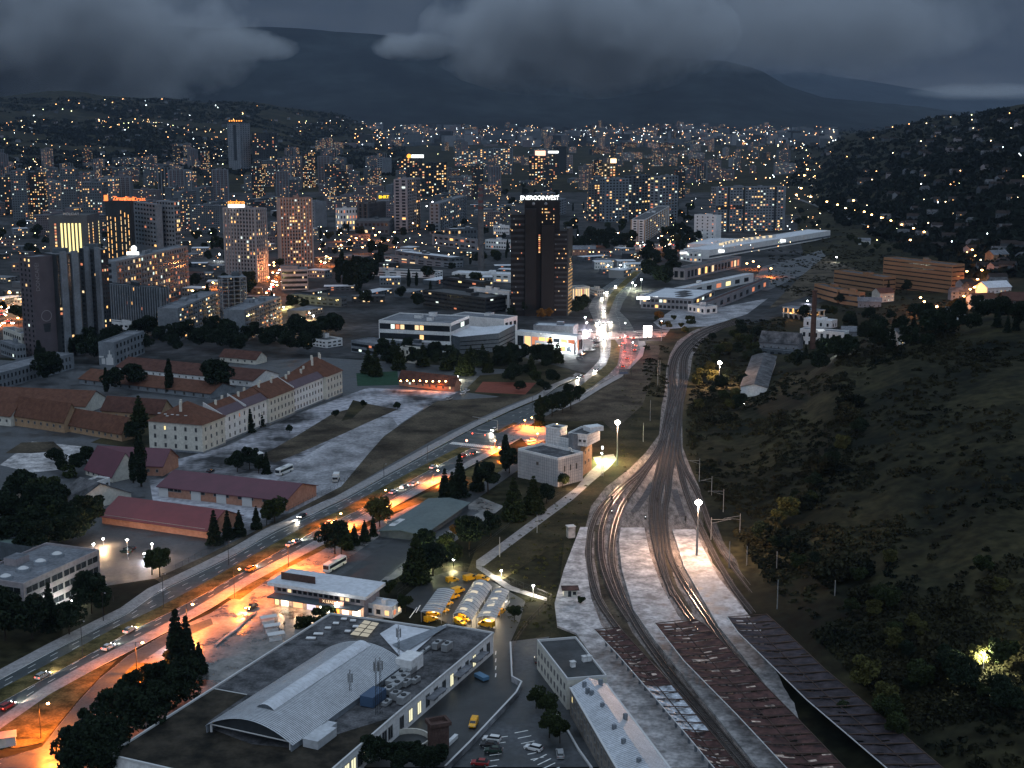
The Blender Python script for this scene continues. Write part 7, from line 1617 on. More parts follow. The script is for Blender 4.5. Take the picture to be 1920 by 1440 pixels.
for u, vb, vt, lab in ((194, 1165, 1112, 'unlit lamp post at the hatched island of the upper kerb'), (155, 1230, 1165, 'unlit lamp post before the lower left office trees'), (307, 1140, 1076, 'unlit post at the median start'), (429, 1060, 1015, 'post on the upper pavement opposite the median sign'), (802, 874, 835, 'slim unlit post halfway along the median'), (720, 895, 870, 'slim unlit post on the upper kerb'), (998, 765, 745, 'slim unlit post near the dark conifers'), (1020, 750, 728, 'slim unlit post at the bend start'), (1123, 690, 668, 'slim unlit post inside the bend'), (1184, 705, 676, 'slim unlit post next to the billboard')):
    bp = G(u, vb); z = HT(bp, vt); lamp(bp, Vector((bp.x + .9, bp.y, z)), lab, 0, em=M_METAL, r=.25, group='unlit lamp posts of the boulevard')
# flood masts over the tracks
for u, vb, v, e, lab in ((1157, 873, 792, 60000, 'flood light mast glowing over the brown field by the signal building'), (1307, 1046, 942, 60000, 'flood light mast on the last platform above the eastern tracks'), (1348, 728, 680, 50000, 'flood light mast over yellow green bushes at the bend')):
    bp = G(u, vb); z = HT(bp, v); rt = root('flood_mast', lab, 'flood light mast', bp, 'flood light masts'); b = MB(); b.tube(bp, (bp.x, bp.y, z), .3, .16, M_METAL, 8); b.obj('mast', rt, bp)
    b = MB(); b.tube((bp.x, bp.y, z + .7), (bp.x, bp.y, z + .9), 1.0, 1.0, M_METAL, 10); b.obj('head_frame', rt, bp)
    b = MB(); b.ball((bp.x, bp.y, z), 1.15, E_FLD, 12, 8, .85); b.obj('lamp_cluster', rt, bp); plight((bp.x, bp.y, z - 1.4), e * 1.3, (1, .60, .38), .8, rt)
# white post-top lamps
for u, vb, v, e, col, lab in ((240, 1050, 1012, 400, (1, .6, .35), 'white lamp on a bent pole in the lit lot'), (286, 1047, 1020, 1300, (1, .55, .28), 'bright straight lamp in the lit lot by the hall'), (271, 1052, 1038, 500, (.8, .85, 1), 'large bluish lamp low in the lit lot'), (194, 1025, 1010, 1500, (1, .6, .3), 'small lamp by the gate hut of the lit lot'), (176, 1032, 1020, 300, (.8, .8, 1), 'tiny white lamp among the dark trees'), (135, 1140, 1127, 900, (.9, .9, .8), 'lamp at the office corner by the shrubs'), (323, 1222, 1209, 500, (.8, .8, 1), 'bluish lamp in front of the twin spruces'), (1128, 866, 850, 4500, (.75, 1, .35), 'greenish lamp lighting the grass behind the signal building'), (1083, 888, 878, 1500, (.9, 1, .4), 'small yellow lamp at the signal building foot'), (858, 712, 706, 2500, (1, .9, .6), 'round lamp on the club house corner'), (1047, 664, 652, 3500, (.95, 1, 1), 'first white lamp on the showroom front bay'), (1072, 664, 652, 3500, (.95, 1, 1), 'second white lamp on the showroom front bay'), (1093, 650, 630, 3500, (.95, 1, 1), 'tall white lamp at the showroom side'), (1107, 640, 620, 2500, (1, .9, .9), 'white lamp at the forecourt road mouth'), (1097, 610, 595, 1500, (.85, .8, 1), 'first violet white lamp west of the junction'), (1100, 617, 605, 1500, (.85, .8, 1), 'second violet white lamp west of the junction'), (1202, 545, 524, 2500, (.9, .9, 1), 'large globe lamp above the parking by the retail hall'), (1191, 545, 535, 4000, (.9, 1, .5), 'yellowish tall lamp beside the globe lamp'), (1186, 540, 530, 2500, (1, 1, .8), 'small lamp left of the globe lamp'), (1163, 510, 497, 2500, (.9, 1, 1), 'bright white lamp at the low grey hall'), (1140, 508, 497, 1500, (.9, 1, 1), 'double white lamp by the parked cars'), (1570, 662, 650, 1500, (.95, 1, 1), 'large white lamp on the factory office wall'), (1568, 492, 482, 1500, (.95, 1, 1), 'lone white globe lamp in the railway land'), (1394, 760, 756, 300, (1, 1, 1), 'tiny white lamp at the long shed gable'), (1843, 1262, 1226, 3500, (1, .95, .6), 'bright white lamp alone in the scrub slope'), (1514, 570, 564, 1200, (.8, .8, 1), 'white lamp at the foot of the factory chimney'), (581, 600, 587, 4000, (1, .6, .25), 'first tall lamp of the fuel station'), (567, 606, 594, 3000, (1, .6, .25), 'second lamp of the fuel station'), (588, 612, 592, 3000, (1, .6, .25), 'third lamp of the fuel station'), (541, 575, 568, 2500, (1, .8, .3), 'yellow lamp below the slab on the square'), (532, 580, 576, 2500, (1, .8, .3), 'second yellow lamp below the slab on the square'), (685, 556, 548, 3500, SOD, 'orange lamp on the end of the sheet roofed shed'), (412, 490, 477, 2500, (.95, 1, 1), 'large white globe lamp left of the ribbed tower'), (497, 436, 431, 2500, (1, 1, .9), 'white lamp at the ribbed tower side'), (232, 780, 776, 6000, (1, .6, .25), 'orange lamp at the ochre barrack gable'), (950, 866, 856, 6000, SOD, 'orange lamp behind the poplar like tree'), (795, 1068, 1050, 1200, (.9, 1, .5), 'green lit lamp among trees by the coach hall'), (850, 1060, 1050, 1500, (1, .8, .4), 'yellow lamp glowing in the bushes by the depot'), (940, 1082, 1070, 900, (1, .9, .7), 'small lamp at the footpath corner'), (1000, 1120, 1098, 900, (1, .9, .7), 'small lamp at the depot fence corner')):
    bp = ON(u, vb); z = HT(bp, v); lamp(bp, Vector((bp.x, bp.y, z)), lab, e, col, E_BULB, .22 + bp.y / 2400, 'white post lamps of yards and streets', M_METAL)
# club house eave lamps
for i in range(8):
    u = 752 + i * 12; bp = G(u, 732); z = HT(bp, 713 + (i > 3)); rt = root('wall_lamp', 'round lamp under the club house eaves', 'wall lamp', (bp.x, bp.y, z), 'lamps under the club house eaves'); b = MB(); b.ball((bp.x, bp.y - 1.5, z), .42, E_SOD, 8, 5); b.obj('bulb', rt, (bp.x, bp.y, z)); b = MB(); b.tube((bp.x, bp.y - 1.5, z), (bp.x, bp.y, z + .3), .08, .08, M_DMET, 4); b.obj('bracket', rt, (bp.x, bp.y, z))
    if i in (1, 4, 6): plight((bp.x, bp.y - 2, z - .6), 2600, SOD, .3)
# traffic gantries
def gantry(u0, v0, u1, v1, vt, label, em=None):
    a, c_ = G(u0, v0), G(u1, v1); z = HT(c_, vt); rt = root('signal_gantry', label, 'signal gantry', c_, 'traffic signal gantries'); b = MB(); b.tube(c_, (c_.x, c_.y, z), .18, .14, M_METAL, 6); b.obj('post', rt, c_); b = MB(); b.tube((c_.x, c_.y, z), (a.x, a.y, z), .13, .08, M_METAL, 5); b.obj('beam', rt, c_)
    for f in (.35, .8):
        p = c_.lerp(a, f); b = MB(); b.box((p.x, p.y, z - 1.2), (.4, .3, 1.1), M_DMET); b.obj('signal_head', rt, c_)
        if em: b = MB(); b.ball((p.x - .1, p.y - .2, z - .4), .25, em, 6, 4); b.obj('signal_lens', rt, c_)
gantry(876, 830, 928, 838, 817, 'signal gantry with red lamps reaching over the lower carriageway', E_RED); gantry(886, 800, 933, 808, 789, 'signal gantry over the upper carriageway', None); gantry(1100, 622, 1140, 622, 600, 'thin gantry over the far junction lanes', None)
p = G(875, 838); z = HT(p, 826); rt = root('traffic_signal', 'pedestrian signal with red light at the zebra crossing', 'traffic signal', p); b = MB(); b.tube(p, (p.x, p.y, z), .08, .08, M_METAL, 5); b.obj('post', rt, p); b = MB(); b.ball((p.x, p.y, z), .5, glow('red_ped', (1, .25, .15), 12), 8, 5); b.obj('signal_lens', rt, p)
# street and yard lights of the town: individually placed glows with real lamps
ORG = [(8, 572), (20, 560), (33, 592), (46, 548), (12, 604), (35, 610), (52, 566), (4, 588), (330, 545), (345, 538), (362, 556), (383, 549), (400, 540), (505, 505), (512, 520), (520, 545), (530, 512), (500, 560), (514, 500), (538, 482), (560, 486), (578, 490), (602, 498), (612, 488), (620, 492), (640, 466), (655, 455), (668, 452), (680, 470), (692, 455), (704, 446), (712, 440), (728, 456), (740, 440), (1108, 455), (1195, 462), (1222, 460), (1248, 457), (1243, 470), (1236, 480), (1256, 463), (1400, 502), (1412, 498), (1422, 508), (1445, 512)]
for i, (u, v) in enumerate(ORG):
    bp = ON(u, v + 7); z = bp.z + 8; lamp(bp, Vector((bp.x, bp.y, z)), 'orange street lamp in the lit streets of the town below the towers', 11000 if i % 2 == 0 else 0, SOD, E_SOD, .3 + bp.y / 2000, 'orange street lamps in the town')
HS = [(1815, 470), (1822, 478), (1828, 490), (1834, 503), (1840, 518), (1832, 536), (1812, 520), (1826, 552), (1818, 556), (1806, 570), (1792, 582), (1725, 572), (1732, 580), (1741, 587), (1755, 596), (1722, 590), (1493, 368), (1502, 355), (1508, 330), (1514, 318), (1520, 372), (1550, 382), (1570, 388), (1585, 395), (1603, 400), (1634, 408), (1652, 414), (1670, 420), (1690, 428), (1712, 435), (1732, 442), (1706, 458), (1600, 380), (1620, 402)]
for i, (u, v) in enumerate(HS):
    bp = ON(u, v + 5); lamp(bp, bp + Vector((0, 0, 8)), 'orange lamp on the street climbing the east hill' if u > 1700 and v > 450 else 'orange lamp on the road along the foot of the east hill', (2600 if v > 450 else 18000) if i % 2 == 0 or v > 450 else 0, (1, .31, .08) if v > 450 else SOD, E_SOD, .3 + bp.y / 1700, 'orange lamps along the hill streets')
# avenue of pale lamps in the distance
for i in range(26):
    t = i / 25; u = lerp(800, 945, t ** .8); v = lerp(395, 318, t ** .7) + random.uniform(-2, 2); bp = G(u, v); lamp(bp, bp + Vector((0, 0, 9)), 'pale lamp of the bright avenue receding behind the slim chimney', 0, SOD, E_BULB if i % 3 else E_YELB if 'E_YELB' in globals() else E_BULB, bp.y / 2700, 'pale lamps of the distant avenue')
# lit road following the foot of the east hill
rp = [ON(u, v) for u, v in ((1490, 372), (1520, 382), (1560, 398), (1600, 414), (1640, 428), (1680, 446), (1712, 460), (1740, 470))]; b = MB()
for a, c_ in zip(rp, rp[1:]):
    t = (c_ - a).normalized(); n = Vector((-t.y, t.x, 0)) * 5; b.face([a - n + Vector((0, 0, 1)), a + n + Vector((0, 0, 1)), c_ + n + Vector((0, 0, 1)), c_ - n + Vector((0, 0, 1))], M_ASPH_OLD)
tag(b.obj('road'), kind='structure')
# stalls, people and kerb island of the forecourt
for i, (u, v) in enumerate(((503, 1170), (510, 1186), (517, 1202))):
    p = G(u, v); rt = root('market_stall', ['pale glazed stall on the forecourt, farthest from the hall', 'pale glazed stall on the forecourt, middle one', 'pale glazed stall on the forecourt, closest to the hall'][i], 'stall', p, 'stalls on the forecourt', .45); b = MB()
    for x in (-2.2, 2.2):
        for y in (-1, 1): b.box((x, y, 0), (.12, .12, 2.3), M_METAL)
    b.obj('frame', rt); b = MB(); b.face([(-2.5, -1.3, 2.35), (2.5, -1.3, 2.35), (2.5, 0, 2.8), (-2.5, 0, 2.8)], M_TRIM); b.face([(2.5, 1.3, 2.35), (-2.5, 1.3, 2.35), (-2.5, 0, 2.8), (2.5, 0, 2.8)], M_TRIM); b.obj('roof', rt); b = MB(); b.box((0, .2, 0), (3.6, 1.2, 1.0), M_WHITE); b.obj('counter', rt)
wall('kerb_wall', 'low curved stone kerb with rubble along the forecourt drive', [(403, 1214), (415, 1203), (440, 1185), (462, 1165), (480, 1150)], .5, .7, M_CONC)
def person(u, v, label, rz=0.0, coat=(.015, .015, .018)):
    p = G(u, v); V = [(0, 0, .95), (0, 0, 1.2), (0, 0, 1.42), (0, 0, 1.52), (0, .01, 1.66), (0, 0, 1.78), (-.17, 0, 1.40), (-.23, .03, 1.12), (-.22, .12, .88), (.17, 0, 1.40), (.24, -.02, 1.12), (.23, .06, .88), (-.10, .06, .5), (-.11, .10, .06), (-.11, .24, .03), (.10, -.06, .5), (.11, -.18, .08), (.11, -.04, .03), (-.09, 0, .9), (.09, 0, .9)]
    E = [(0, 1), (1, 2), (2, 3), (3, 4), (4, 5), (2, 6), (6, 7), (7, 8), (2, 9), (9, 10), (10, 11), (0, 18), (18, 12), (12, 13), (13, 14), (0, 19), (19, 15), (15, 16), (16, 17)]
    Rr = [.15, .15, .16, .06, .10, .07, .07, .055, .04, .07, .055, .04, .075, .05, .04, .075, .05, .04, .10, .10]
    me = bpy.data.meshes.new('person'); me.from_pydata(V, E, []); o = bpy.data.objects.new('person', me); COL.objects.link(o); o.location = (p.x, p.y, .1); o.rotation_euler = (0, 0, rz); o.modifiers.new('skin', 'SKIN'); 
    for i, r in enumerate(Rr): me.skin_vertices[0].data[i].radius = (r, r)
    me.skin_vertices[0].data[0].use_root = True; o.modifiers.new('sub', 'SUBSURF').levels = 1; me.materials.append(plain('dark_coat', coat, .9)); tag(o, label, 'person')
person(533, 1176, 'person in a dark coat walking on the wet forecourt', .6); person(213, 1128, 'person in dark clothes standing at the hatched kerb corner', 2.0)
# ================================================================ TREES
def tr(key, u, vb, h, lab, z=None): return tree(key, ON(u, vb), h, lab)
for a in (('spruce', 333, 1262, 19, 'tallest of the twin spruces by the forecourt with a bluish lamp in front'), ('spruce', 352, 1262, 17, 'second of the twin spruces by the forecourt'), ('fir', 374, 1262, 9, 'small fir at the foot of the twin spruces'),
    ('spruce', 834, 940, 14, 'slim spruce at the edge of the group before the coach hall'), ('spruce', 848, 942, 13, 'bushy spruce left of the tallest one in the coach hall group'), ('spruce', 862, 930, 18, 'tallest spruce of the group before the coach hall'), ('fir', 895, 920, 13, 'spruce standing alone between group and tall trees'), ('ash', 915, 924, 14, 'dark broad tree beside the lone spruce on the orange verge'), ('poplar', 948, 884, 16, 'tall tree lit orange on one side by the signal building'), ('ash', 955, 888, 12, 'round tree against the white wall of the signal building'),
    ('cedar', 963, 975, 17, 'dark conifer at the corner of the coach hall'), ('cedar', 1000, 962, 15, 'dark conifer before the white wall of the signal building'), ('oak', 1025, 945, 8, 'low round tree under the signal building wall'), ('linden', 1055, 915, 6, 'small tree by the signal building steps'),
    ('ash', 1018, 792, 14, 'dark tree first from the pavement in the field group'), ('ash', 1035, 782, 13, 'dark tree second in the field group'), ('oak', 1055, 775, 12, 'broad tree in the middle of the field group'), ('ash', 1070, 768, 15, 'tallest tree of the field group'), ('linden', 1087, 752, 8, 'small round tree closing the field group'), ('spruce', 1012, 798, 16, 'spruce at the near edge of the field group'),
    ('willow', 712, 988, 11, 'birch like weeping tree lit orange by the bus park'), ('spruce', 700, 1005, 8, 'small spruce beside the birch like tree'), ('fir', 684, 1015, 8, 'small fir left of the birch like tree'), ('fir', 665, 1022, 8, 'fir third from the birch in the bus park row'), ('oak', 628, 1040, 12, 'large dark tree above the parked coach'), ('linden', 640, 1042, 9, 'tree touching the large dark one above the coach'), ('cedar', 652, 1030, 8, 'conifer behind the coach'),
    ('cedar', 780, 1092, 17, 'large dark conifer between tar strip and van depot'), ('oak', 812, 1080, 11, 'broad dark tree behind the depot fence'), ('oak', 880, 1030, 12, 'large round tree at the near end of the coach hall'), ('ash', 920, 1010, 11, 'round tree between coach hall and footpath'), ('linden', 850, 1062, 8, 'tree with yellow lamp glow in its crown'), ('oak', 800, 1040, 9, 'dark tree behind the conifer by the tar strip'), ('linden', 835, 1040, 8, 'tree at the hall corner beside the depot'),
    ('maple', 860, 1010, 6, 'low tree hugging the coach hall wall'), ('linden', 760, 1150, 6, 'bushy tree between pavilion annex and depot'), ('linden', 730, 1120, 6, 'low tree along the tin roofed annex'),
    ('spruce', 402, 1020, 13, 'large spruce at the corner of the bright red hall'), ('spruce', 427, 1010, 11, 'middle spruce at the gable of the bright red hall'), ('fir', 449, 1005, 10, 'fir right of the bright red hall gable'), ('fir', 481, 992, 9, 'slim conifer by the mesh fence'), ('linden', 515, 980, 10, 'green tree lit at the wine roofed hall gable'), ('linden', 500, 985, 7, 'lower green tree by the mesh fence'),
    ('linden', 300, 1082, 10, 'round tree on the lit island by the upper pavement'), ('linden', 285, 1078, 7, 'smaller tree on the lit island'), ('poplar', 265, 912, 23, 'tall ragged poplar rising over the canteen roofs'), ('poplar', 250, 905, 13, 'short twin stem beside the ragged poplar'), ('cedar', 262, 800, 16, 'dark conifer between barracks and academy'), ('oak', 250, 830, 10, 'dark tree below the conifer at the barrack gable'),
    ('oak', 445, 885, 9, 'round tree in the yard island, west end'), ('ash', 468, 880, 11, 'taller tree in the yard island'), ('spruce', 500, 888, 10, 'spruce in the yard island by the coach'), ('oak', 485, 888, 8, 'tree in the middle of the yard island'), ('oak', 543, 812, 4, 'small round bush tree on the grass plot'), ('oak', 630, 783, 4, 'small round bush tree at the grass plot corner'), ('oak', 681, 764, 4, 'small round bush tree near the junction of the yard roads'), ('oak', 745, 768, 4, 'small round bush tree by the bare bank'),
    ('fir', 436, 818, 8, 'small fir at the first academy wing'), ('spruce', 470, 810, 12, 'dark spruce against the second academy wing'), ('spruce', 488, 800, 11, 'second dark spruce against the academy front'), ('linden', 585, 755, 7, 'round tree against the far academy wing'), ('fir', 560, 765, 6, 'small fir before the far academy wing'),
    ('spruce', 95, 1180, 15, 'large dark conifer covering the lower left office'), ('oak', 172, 1150, 13, 'broad tree at the corner of the lower left office'), ('oak', 60, 1200, 13, 'broad dark tree under the office wall'), ('oak', 10, 1200, 15, 'dark tree cut by the frame below the office'), ('oak', 130, 1190, 10, 'lower dark tree between conifer and corner tree'), ('ash', 195, 1155, 9, 'slender tree at the corner by the hatched island'),
    ('spruce', 1665, 555, 14, 'dark spruce right before the banded block'), ('ash', 1700, 552, 14, 'dark tree in front of the banded ochre block'), ('oak', 1715, 600, 12, 'large tree lit orange below the banded block'), ('maple', 1800, 588, 12, 'tree glowing orange at the hill street'), ('maple', 1785, 600, 10, 'second tree glowing orange at the hill street'), ('oak', 1740, 620, 11, 'dark tree under the orange street lamps')): tr(*a)
rg = random.Random(4)
def group(keys, pts, h0, h1, name, lab):
    for u, v in pts: tree(rg.choice(keys), ON(u, v), rg.uniform(h0, h1), lab, name, simple=True)
def scat(poly_u, poly_v, n, j=4):
    return [(lerp(poly_u[0], poly_u[1], (i + .5) / n) + rg.uniform(-j, j), lerp(poly_v[0], poly_v[1], rg.random())) for i in range(n)]
group(('oak', 'ash'), [(150, 1440), (185, 1400), (215, 1365), (250, 1340), (290, 1325), (325, 1315), (355, 1300), (180, 1450), (220, 1420), (260, 1390), (300, 1365), (340, 1330), (150, 1475), (200, 1470)], 10, 14, 'dark trees along the west wall of the sorting hall', 'one of the dark round trees crowded along the west wall of the big hall')
group(('oak', 'ash', 'linden'), scat((0, 170), (985, 1060), 16) + scat((-40, 120), (930, 1000), 8), 10, 16, 'dark trees above the lower left office', 'one of the dark trees massed behind the lower left office')
group(('ash', 'cedar'), scat((690, 1050), (672, 705), 34, 5), 11, 17, 'dark tree belt below the office complex', 'one of the dark trees in the belt below office complex and showroom')
group(('ash', 'oak', 'linden'), scat((950, 1050), (705, 740), 9), 6, 10, 'green trees beside the clay court', 'one of the green trees beside the clay court')
group(('ash', 'oak'), scat((200, 640), (628, 668), 34, 6), 12, 19, 'tree belt behind the barracks', 'one of the dark trees in the belt between slabs and barracks')
group(('oak', 'ash', 'poplar'), scat((130, 200), (640, 690), 6) + [(215, 735), (250, 730), (318, 738), (200, 738), (75, 700), (85, 712), (92, 720), (425, 730), (405, 738)], 12, 20, 'trees in the barracks courts', 'one of the dark trees scattered in the old barracks courts')
group(('bush', 'oak'), scat((90, 170), (868, 895), 7), 5, 8, 'round trees by the pale court', 'one of the round trees beside the pale court')
group(('poplar', 'ash'), scat((628, 690), (515, 560), 10) + scat((700, 720), (500, 530), 3), 20, 27, 'tall poplars west of the warehouses', 'one of the tall dark poplars west of the warehouses')
group(('ash', 'oak'), scat((1075, 1185), (450, 478), 14) + scat((1255, 1345), (440, 470), 8) + scat((1210, 1275), (470, 540), 12, 8), 13, 20, 'dark trees along the far avenue', 'one of the dark trees massed along the far avenue')
group(('ash', 'oak'), scat((1075, 1100), (575, 610), 4) + [(1000, 575), (1030, 590), (990, 592), (960, 600)], 10, 15, 'trees at the black tower foot', 'one of the dark trees round the foot of the black tower')
group(('maple',), [(1028, 598), (1015, 600), (1247, 488), (1232, 498), (1235, 602)], 7, 9, 'orange lit small trees', 'small tree glowing orange under a lamp near the avenue')
group(('bush', 'linden', 'shrub'), scat((1225, 1300), (598, 625), 7), 4, 6, 'bushes on the mall parking edge', 'one of the bushes along the railway edge of the mall parking')
group(('linden', 'willow', 'oak'), scat((1300, 1395), (705, 770), 16, 6) + scat((1330, 1390), (640, 700), 8), 5, 9, 'bushes lit by the bend flood light', 'one of the yellow green trees under the bend flood light')
group(('ash', 'oak', 'linden'), scat((1380, 1420), (610, 690), 8) + scat((1500, 1640), (570, 610), 10) + scat((1490, 1560), (400, 440), 8) + scat((1590, 1700), (455, 480), 9), 7, 12, 'trees around factory and rail land', 'one of the trees around factory and rail land east of the tracks')
group(('ash', 'oak', 'spruce'), scat((1590, 1760), (590, 660), 22, 6) + scat((1780, 1920), (590, 640), 12) + scat((1480, 1600), (660, 700), 6), 9, 15, 'dark trees round the east hill houses', 'one of the dark trees among the houses of the east hill')
group(('hill_bush', 'linden', 'willow', 'oak'), [(1600 - i * 9 + rg.uniform(-30, 30), 780 + i * 17 + rg.uniform(-25, 25)) for i in range(16)] + [(1440 + i * 22 + rg.uniform(-15, 15), 1010 + i * 16 + rg.uniform(-25, 25)) for i in range(22)] + [(1560 + rg.uniform(0, 340), 1050 + rg.uniform(0, 340)) for i in range(24)], 4, 9, 'trees of the scrub slope', 'one of the trees standing out of the dark scrub slope')
for i, (u, v) in enumerate(((598, 1168), (570, 1178), (618, 1162))): tr('bush', u, v, 4, ['bush growing over the north edge of the hall roof', 'second bush along the hall edge by the forecourt', 'third bush along the hall edge near the annex'][i])
for i, (u, v, h) in enumerate(((1005, 1330, 6), (1025, 1350, 7), (1030, 1385, 7), (1050, 1395, 7), (965, 1165, 5), (1090, 1135, 3))): tr('linden', u, v, h, ['dark tree at the car park entrance', 'dark tree above the parked white car', 'tree in the middle of the car park', 'tree beside the small silver car', 'tree at the depot gate corner', 'small bush like tree by the platform hut'][i])
group(('oak', 'ash'), [(700, 1440), (735, 1436), (768, 1442), (790, 1450), (820, 1446), (752, 1455)], 6, 8, 'dark trees at the hall ramp', 'one of the dark trees in the corner below the ramp wall')
def sprinkle(name, label, pts, per, leaf, m, cat='stuff'):
    P = np.array([p[:3] for p in pts]); r = np.array([p[3] for p in pts]); P = np.repeat(P, per, 0); r = np.repeat(r, per)
    d = RNG.normal(size=P.shape); d /= np.linalg.norm(d, axis=1)[:, None]; d[:, 2] = np.abs(d[:, 2]) * .75; P = P + d * (r * RNG.uniform(.35, 1.0, len(r)) ** .6)[:, None]
    V = leaves(P, leaf); me = np_mesh(name, V, len(P), [m]); o = bpy.data.objects.new(name, me); COL.objects.link(o); tag(o, label, None, None, 'stuff'); return o
pts = []
edge = [(1300, 700), (1288, 760), (1288, 830), (1305, 880), (1345, 950), (1400, 1030), (1450, 1100), (1520, 1180), (1630, 1290), (1785, 1440)]
def edge_u(v):
    for (a, va), (b_, vb) in zip(edge, edge[1:]):
        if va <= v <= vb: return lerp(a, b_, (v - va) / (vb - va))
    return edge[-1][0]
for i in range(6500):
    v = rg.uniform(720, 1520) if i % 4 else rg.uniform(640, 800); u0 = edge_u(min(v, 1439)) if v > 700 else 1560; u = rg.uniform(u0 + 4, 2050) if i % 3 == 0 else u0 + 4 + 330 * rg.random() ** 1.6
    if 1385 < u < 1570 and v < 790: continue
    p = ON(u, v)
    if mnoise.noise(Vector((p.x / 60, p.y / 60, 0))) < -.05 and rg.random() < .9: continue
    pts.append((p.x, p.y, p.z - .3, rg.uniform(.7, 2.8)))
for (ua, ub, va, vb, nn) in ((1480, 1700, 400, 560, 900), (1385, 1600, 700, 800, 500), (1300, 1400, 620, 770, 500), (1205, 1250, 650, 760, 120), (1580, 1800, 560, 660, 500), (1380, 1470, 600, 660, 250), (1440, 1660, 470, 560, 700)):
    for i in range(nn):
        p = ON(rg.uniform(ua, ub), rg.uniform(va, vb)); 
        if mnoise.noise(Vector((p.x / 40, p.y / 40, 2))) > -.1: pts.append((p.x, p.y, p.z - .3, rg.uniform(.8, 2.4)))
sprinkle('undergrowth', 'dense dark scrub covering the east slope', pts, 34, .45, F_HILL)
pts = []
for i in range(1100):
    u, v = rg.uniform(880, 1240), rg.uniform(640, 1180); p = G(u, v)
    ok = (v > 1060 and 900 < u < 1040 + (v - 1060) * .0 and u > 870 + (v - 1060) * .7) or (690 < v < 1000 and 1165 < u < 1240 - (v - 690) * .32 + 0) or (900 < v < 1060 and 930 < u < 1110 - (v - 900) * .15 and u > 1090 - (v - 900) * 1.15)
    if ok: pts.append((p.x, p.y, 0, rg.uniform(.3, 1.1)))
for i in range(150): u = rg.uniform(1096, 1300); v = rg.uniform(985, 1160); pts.append((*G(u, v)[:2], 0.1, rg.uniform(.1, .25)))
sprinkle('weeds', 'low weeds and brambles beside the tracks', pts, 30, .16, F_OLIVE)
# woods on the far slopes
pts = []
while len(pts) < 11000:
    u = rg.uniform(-150, 2050); v = rg.uniform(185, 330) if u < 760 else rg.uniform(205, 520)
    if 760 <= u < 1480: continue
    p = ON(u, v)
    if p.z < 4: continue
    if mnoise.noise(Vector((p.x / 300, p.y / 300, 0))) < (-.5 if u > 1400 else -.2): continue
    pts.append((p.x, p.y, p.z, rg.uniform(4, 9) * (1 + p.y / 9000)))
sprinkle('woodland', 'dark woods on the far slopes', pts, 9, 3.6, F_WOOD)
# ================================================================ THE WIDER CITY
rg = random.Random(21)
OCC = [(o.location.x, o.location.y, 22) for o in COL.objects if o.get('category') in ('apartment block', 'apartment tower', 'office', 'residential tower', 'office tower', 'hotel', 'mall', 'retail hall', 'building', 'high rise', 'showroom', 'unfinished building')]
def free(p, r):
    for x, y, q in OCC:
        if abs(x - p.x) < r + q and abs(y - p.y) < r + q: return False
    return True
WALLS = [('grey', mat('far_grey', (.10, .115, .13), .85, var=.1, scale=.05)), ('slate', M_MIDW), ('dark', M_DARKW), ('pinkish', mat('far_pink', (.13, .115, .125), .85, var=.1, scale=.05)), ('pale', mat('pale_flats', (.17, .185, .205), .85, var=.1, scale=.05))]
def proto_block(w, d, h, fl, nb, wm, lit, kind):
    b = MB(); q = [Vector((-w / 2, -d / 2, 0)), Vector((w / 2, -d / 2, 0)), Vector((w / 2, d / 2, 0)), Vector((-w / 2, d / 2, 0))]; b.prism(box_poly(*q), -2, h, wm, M_ROOFG); cen = centre(q)
    for k in range(4):
        P, Q = q[k], q[(k + 1) % 4]; n = nb if k % 2 == 0 else max(2, int(nb * d / w * .6))
        if k % 2 and kind == 'slab': continue
        wgrid(b, P, Q, .5, h - .3, n, fl, .46, .42, lit * rg.uniform(.7, 1.3), cen, .12)
        if kind == 'rib': fins(b, P, Q, 0, h, [i / 4 for i in range(5)], 1.3, .8, WALLS[4][1], cen)
    b.box((0, 0, h), (w * .25, d * .5, 2.8), wm); b.box((w * .3, 0, h), (w * .12, d * .3, 1.8), M_ROOFG)
    o = b.obj('apartment_block'); me = o.data; bpy.data.objects.remove(o); return me
KN = {'slab': ('long slab', 'blank end walls'), 'rib': ('ribbed tower', 'pale fins'), 'tower': ('tall tower', 'plain faces'), 'mid': ('compact block', 'flat roof'), 'low': ('low block', 'flat roof')}
PB = []
for kind, w, d, h, fl, nb in (('slab', 58, 13, 26, 9, 20), ('slab', 44, 13, 38, 13, 14), ('rib', 22, 17, 52, 18, 8), ('tower', 24, 20, 46, 15, 8), ('mid', 28, 14, 20, 6, 9), ('low', 40, 18, 11, 3, 12), ('slab', 76, 14, 22, 7, 26), ('tower', 18, 18, 60, 20, 6)):
    for k in range(3): wn, wm = rg.choice(WALLS); lit = rg.choice((.12, .2, .3)); PB.append((kind, wn, lit, proto_block(w, d, h, fl, nb, wm, lit, kind), max(w, d) / 2, h))
def district(u):
    return 'west district' if u < 380 else 'quarter behind the ribbed towers' if u < 720 else 'quarter behind the chimney' if u < 980 else 'quarter beyond the black tower' if u < 1300 else 'quarter beyond the mall'
def dist_v(v): return 'most distant rows' if v < 262 else 'far rows' if v < 300 else 'middle rows' if v < 350 else 'nearer rows'
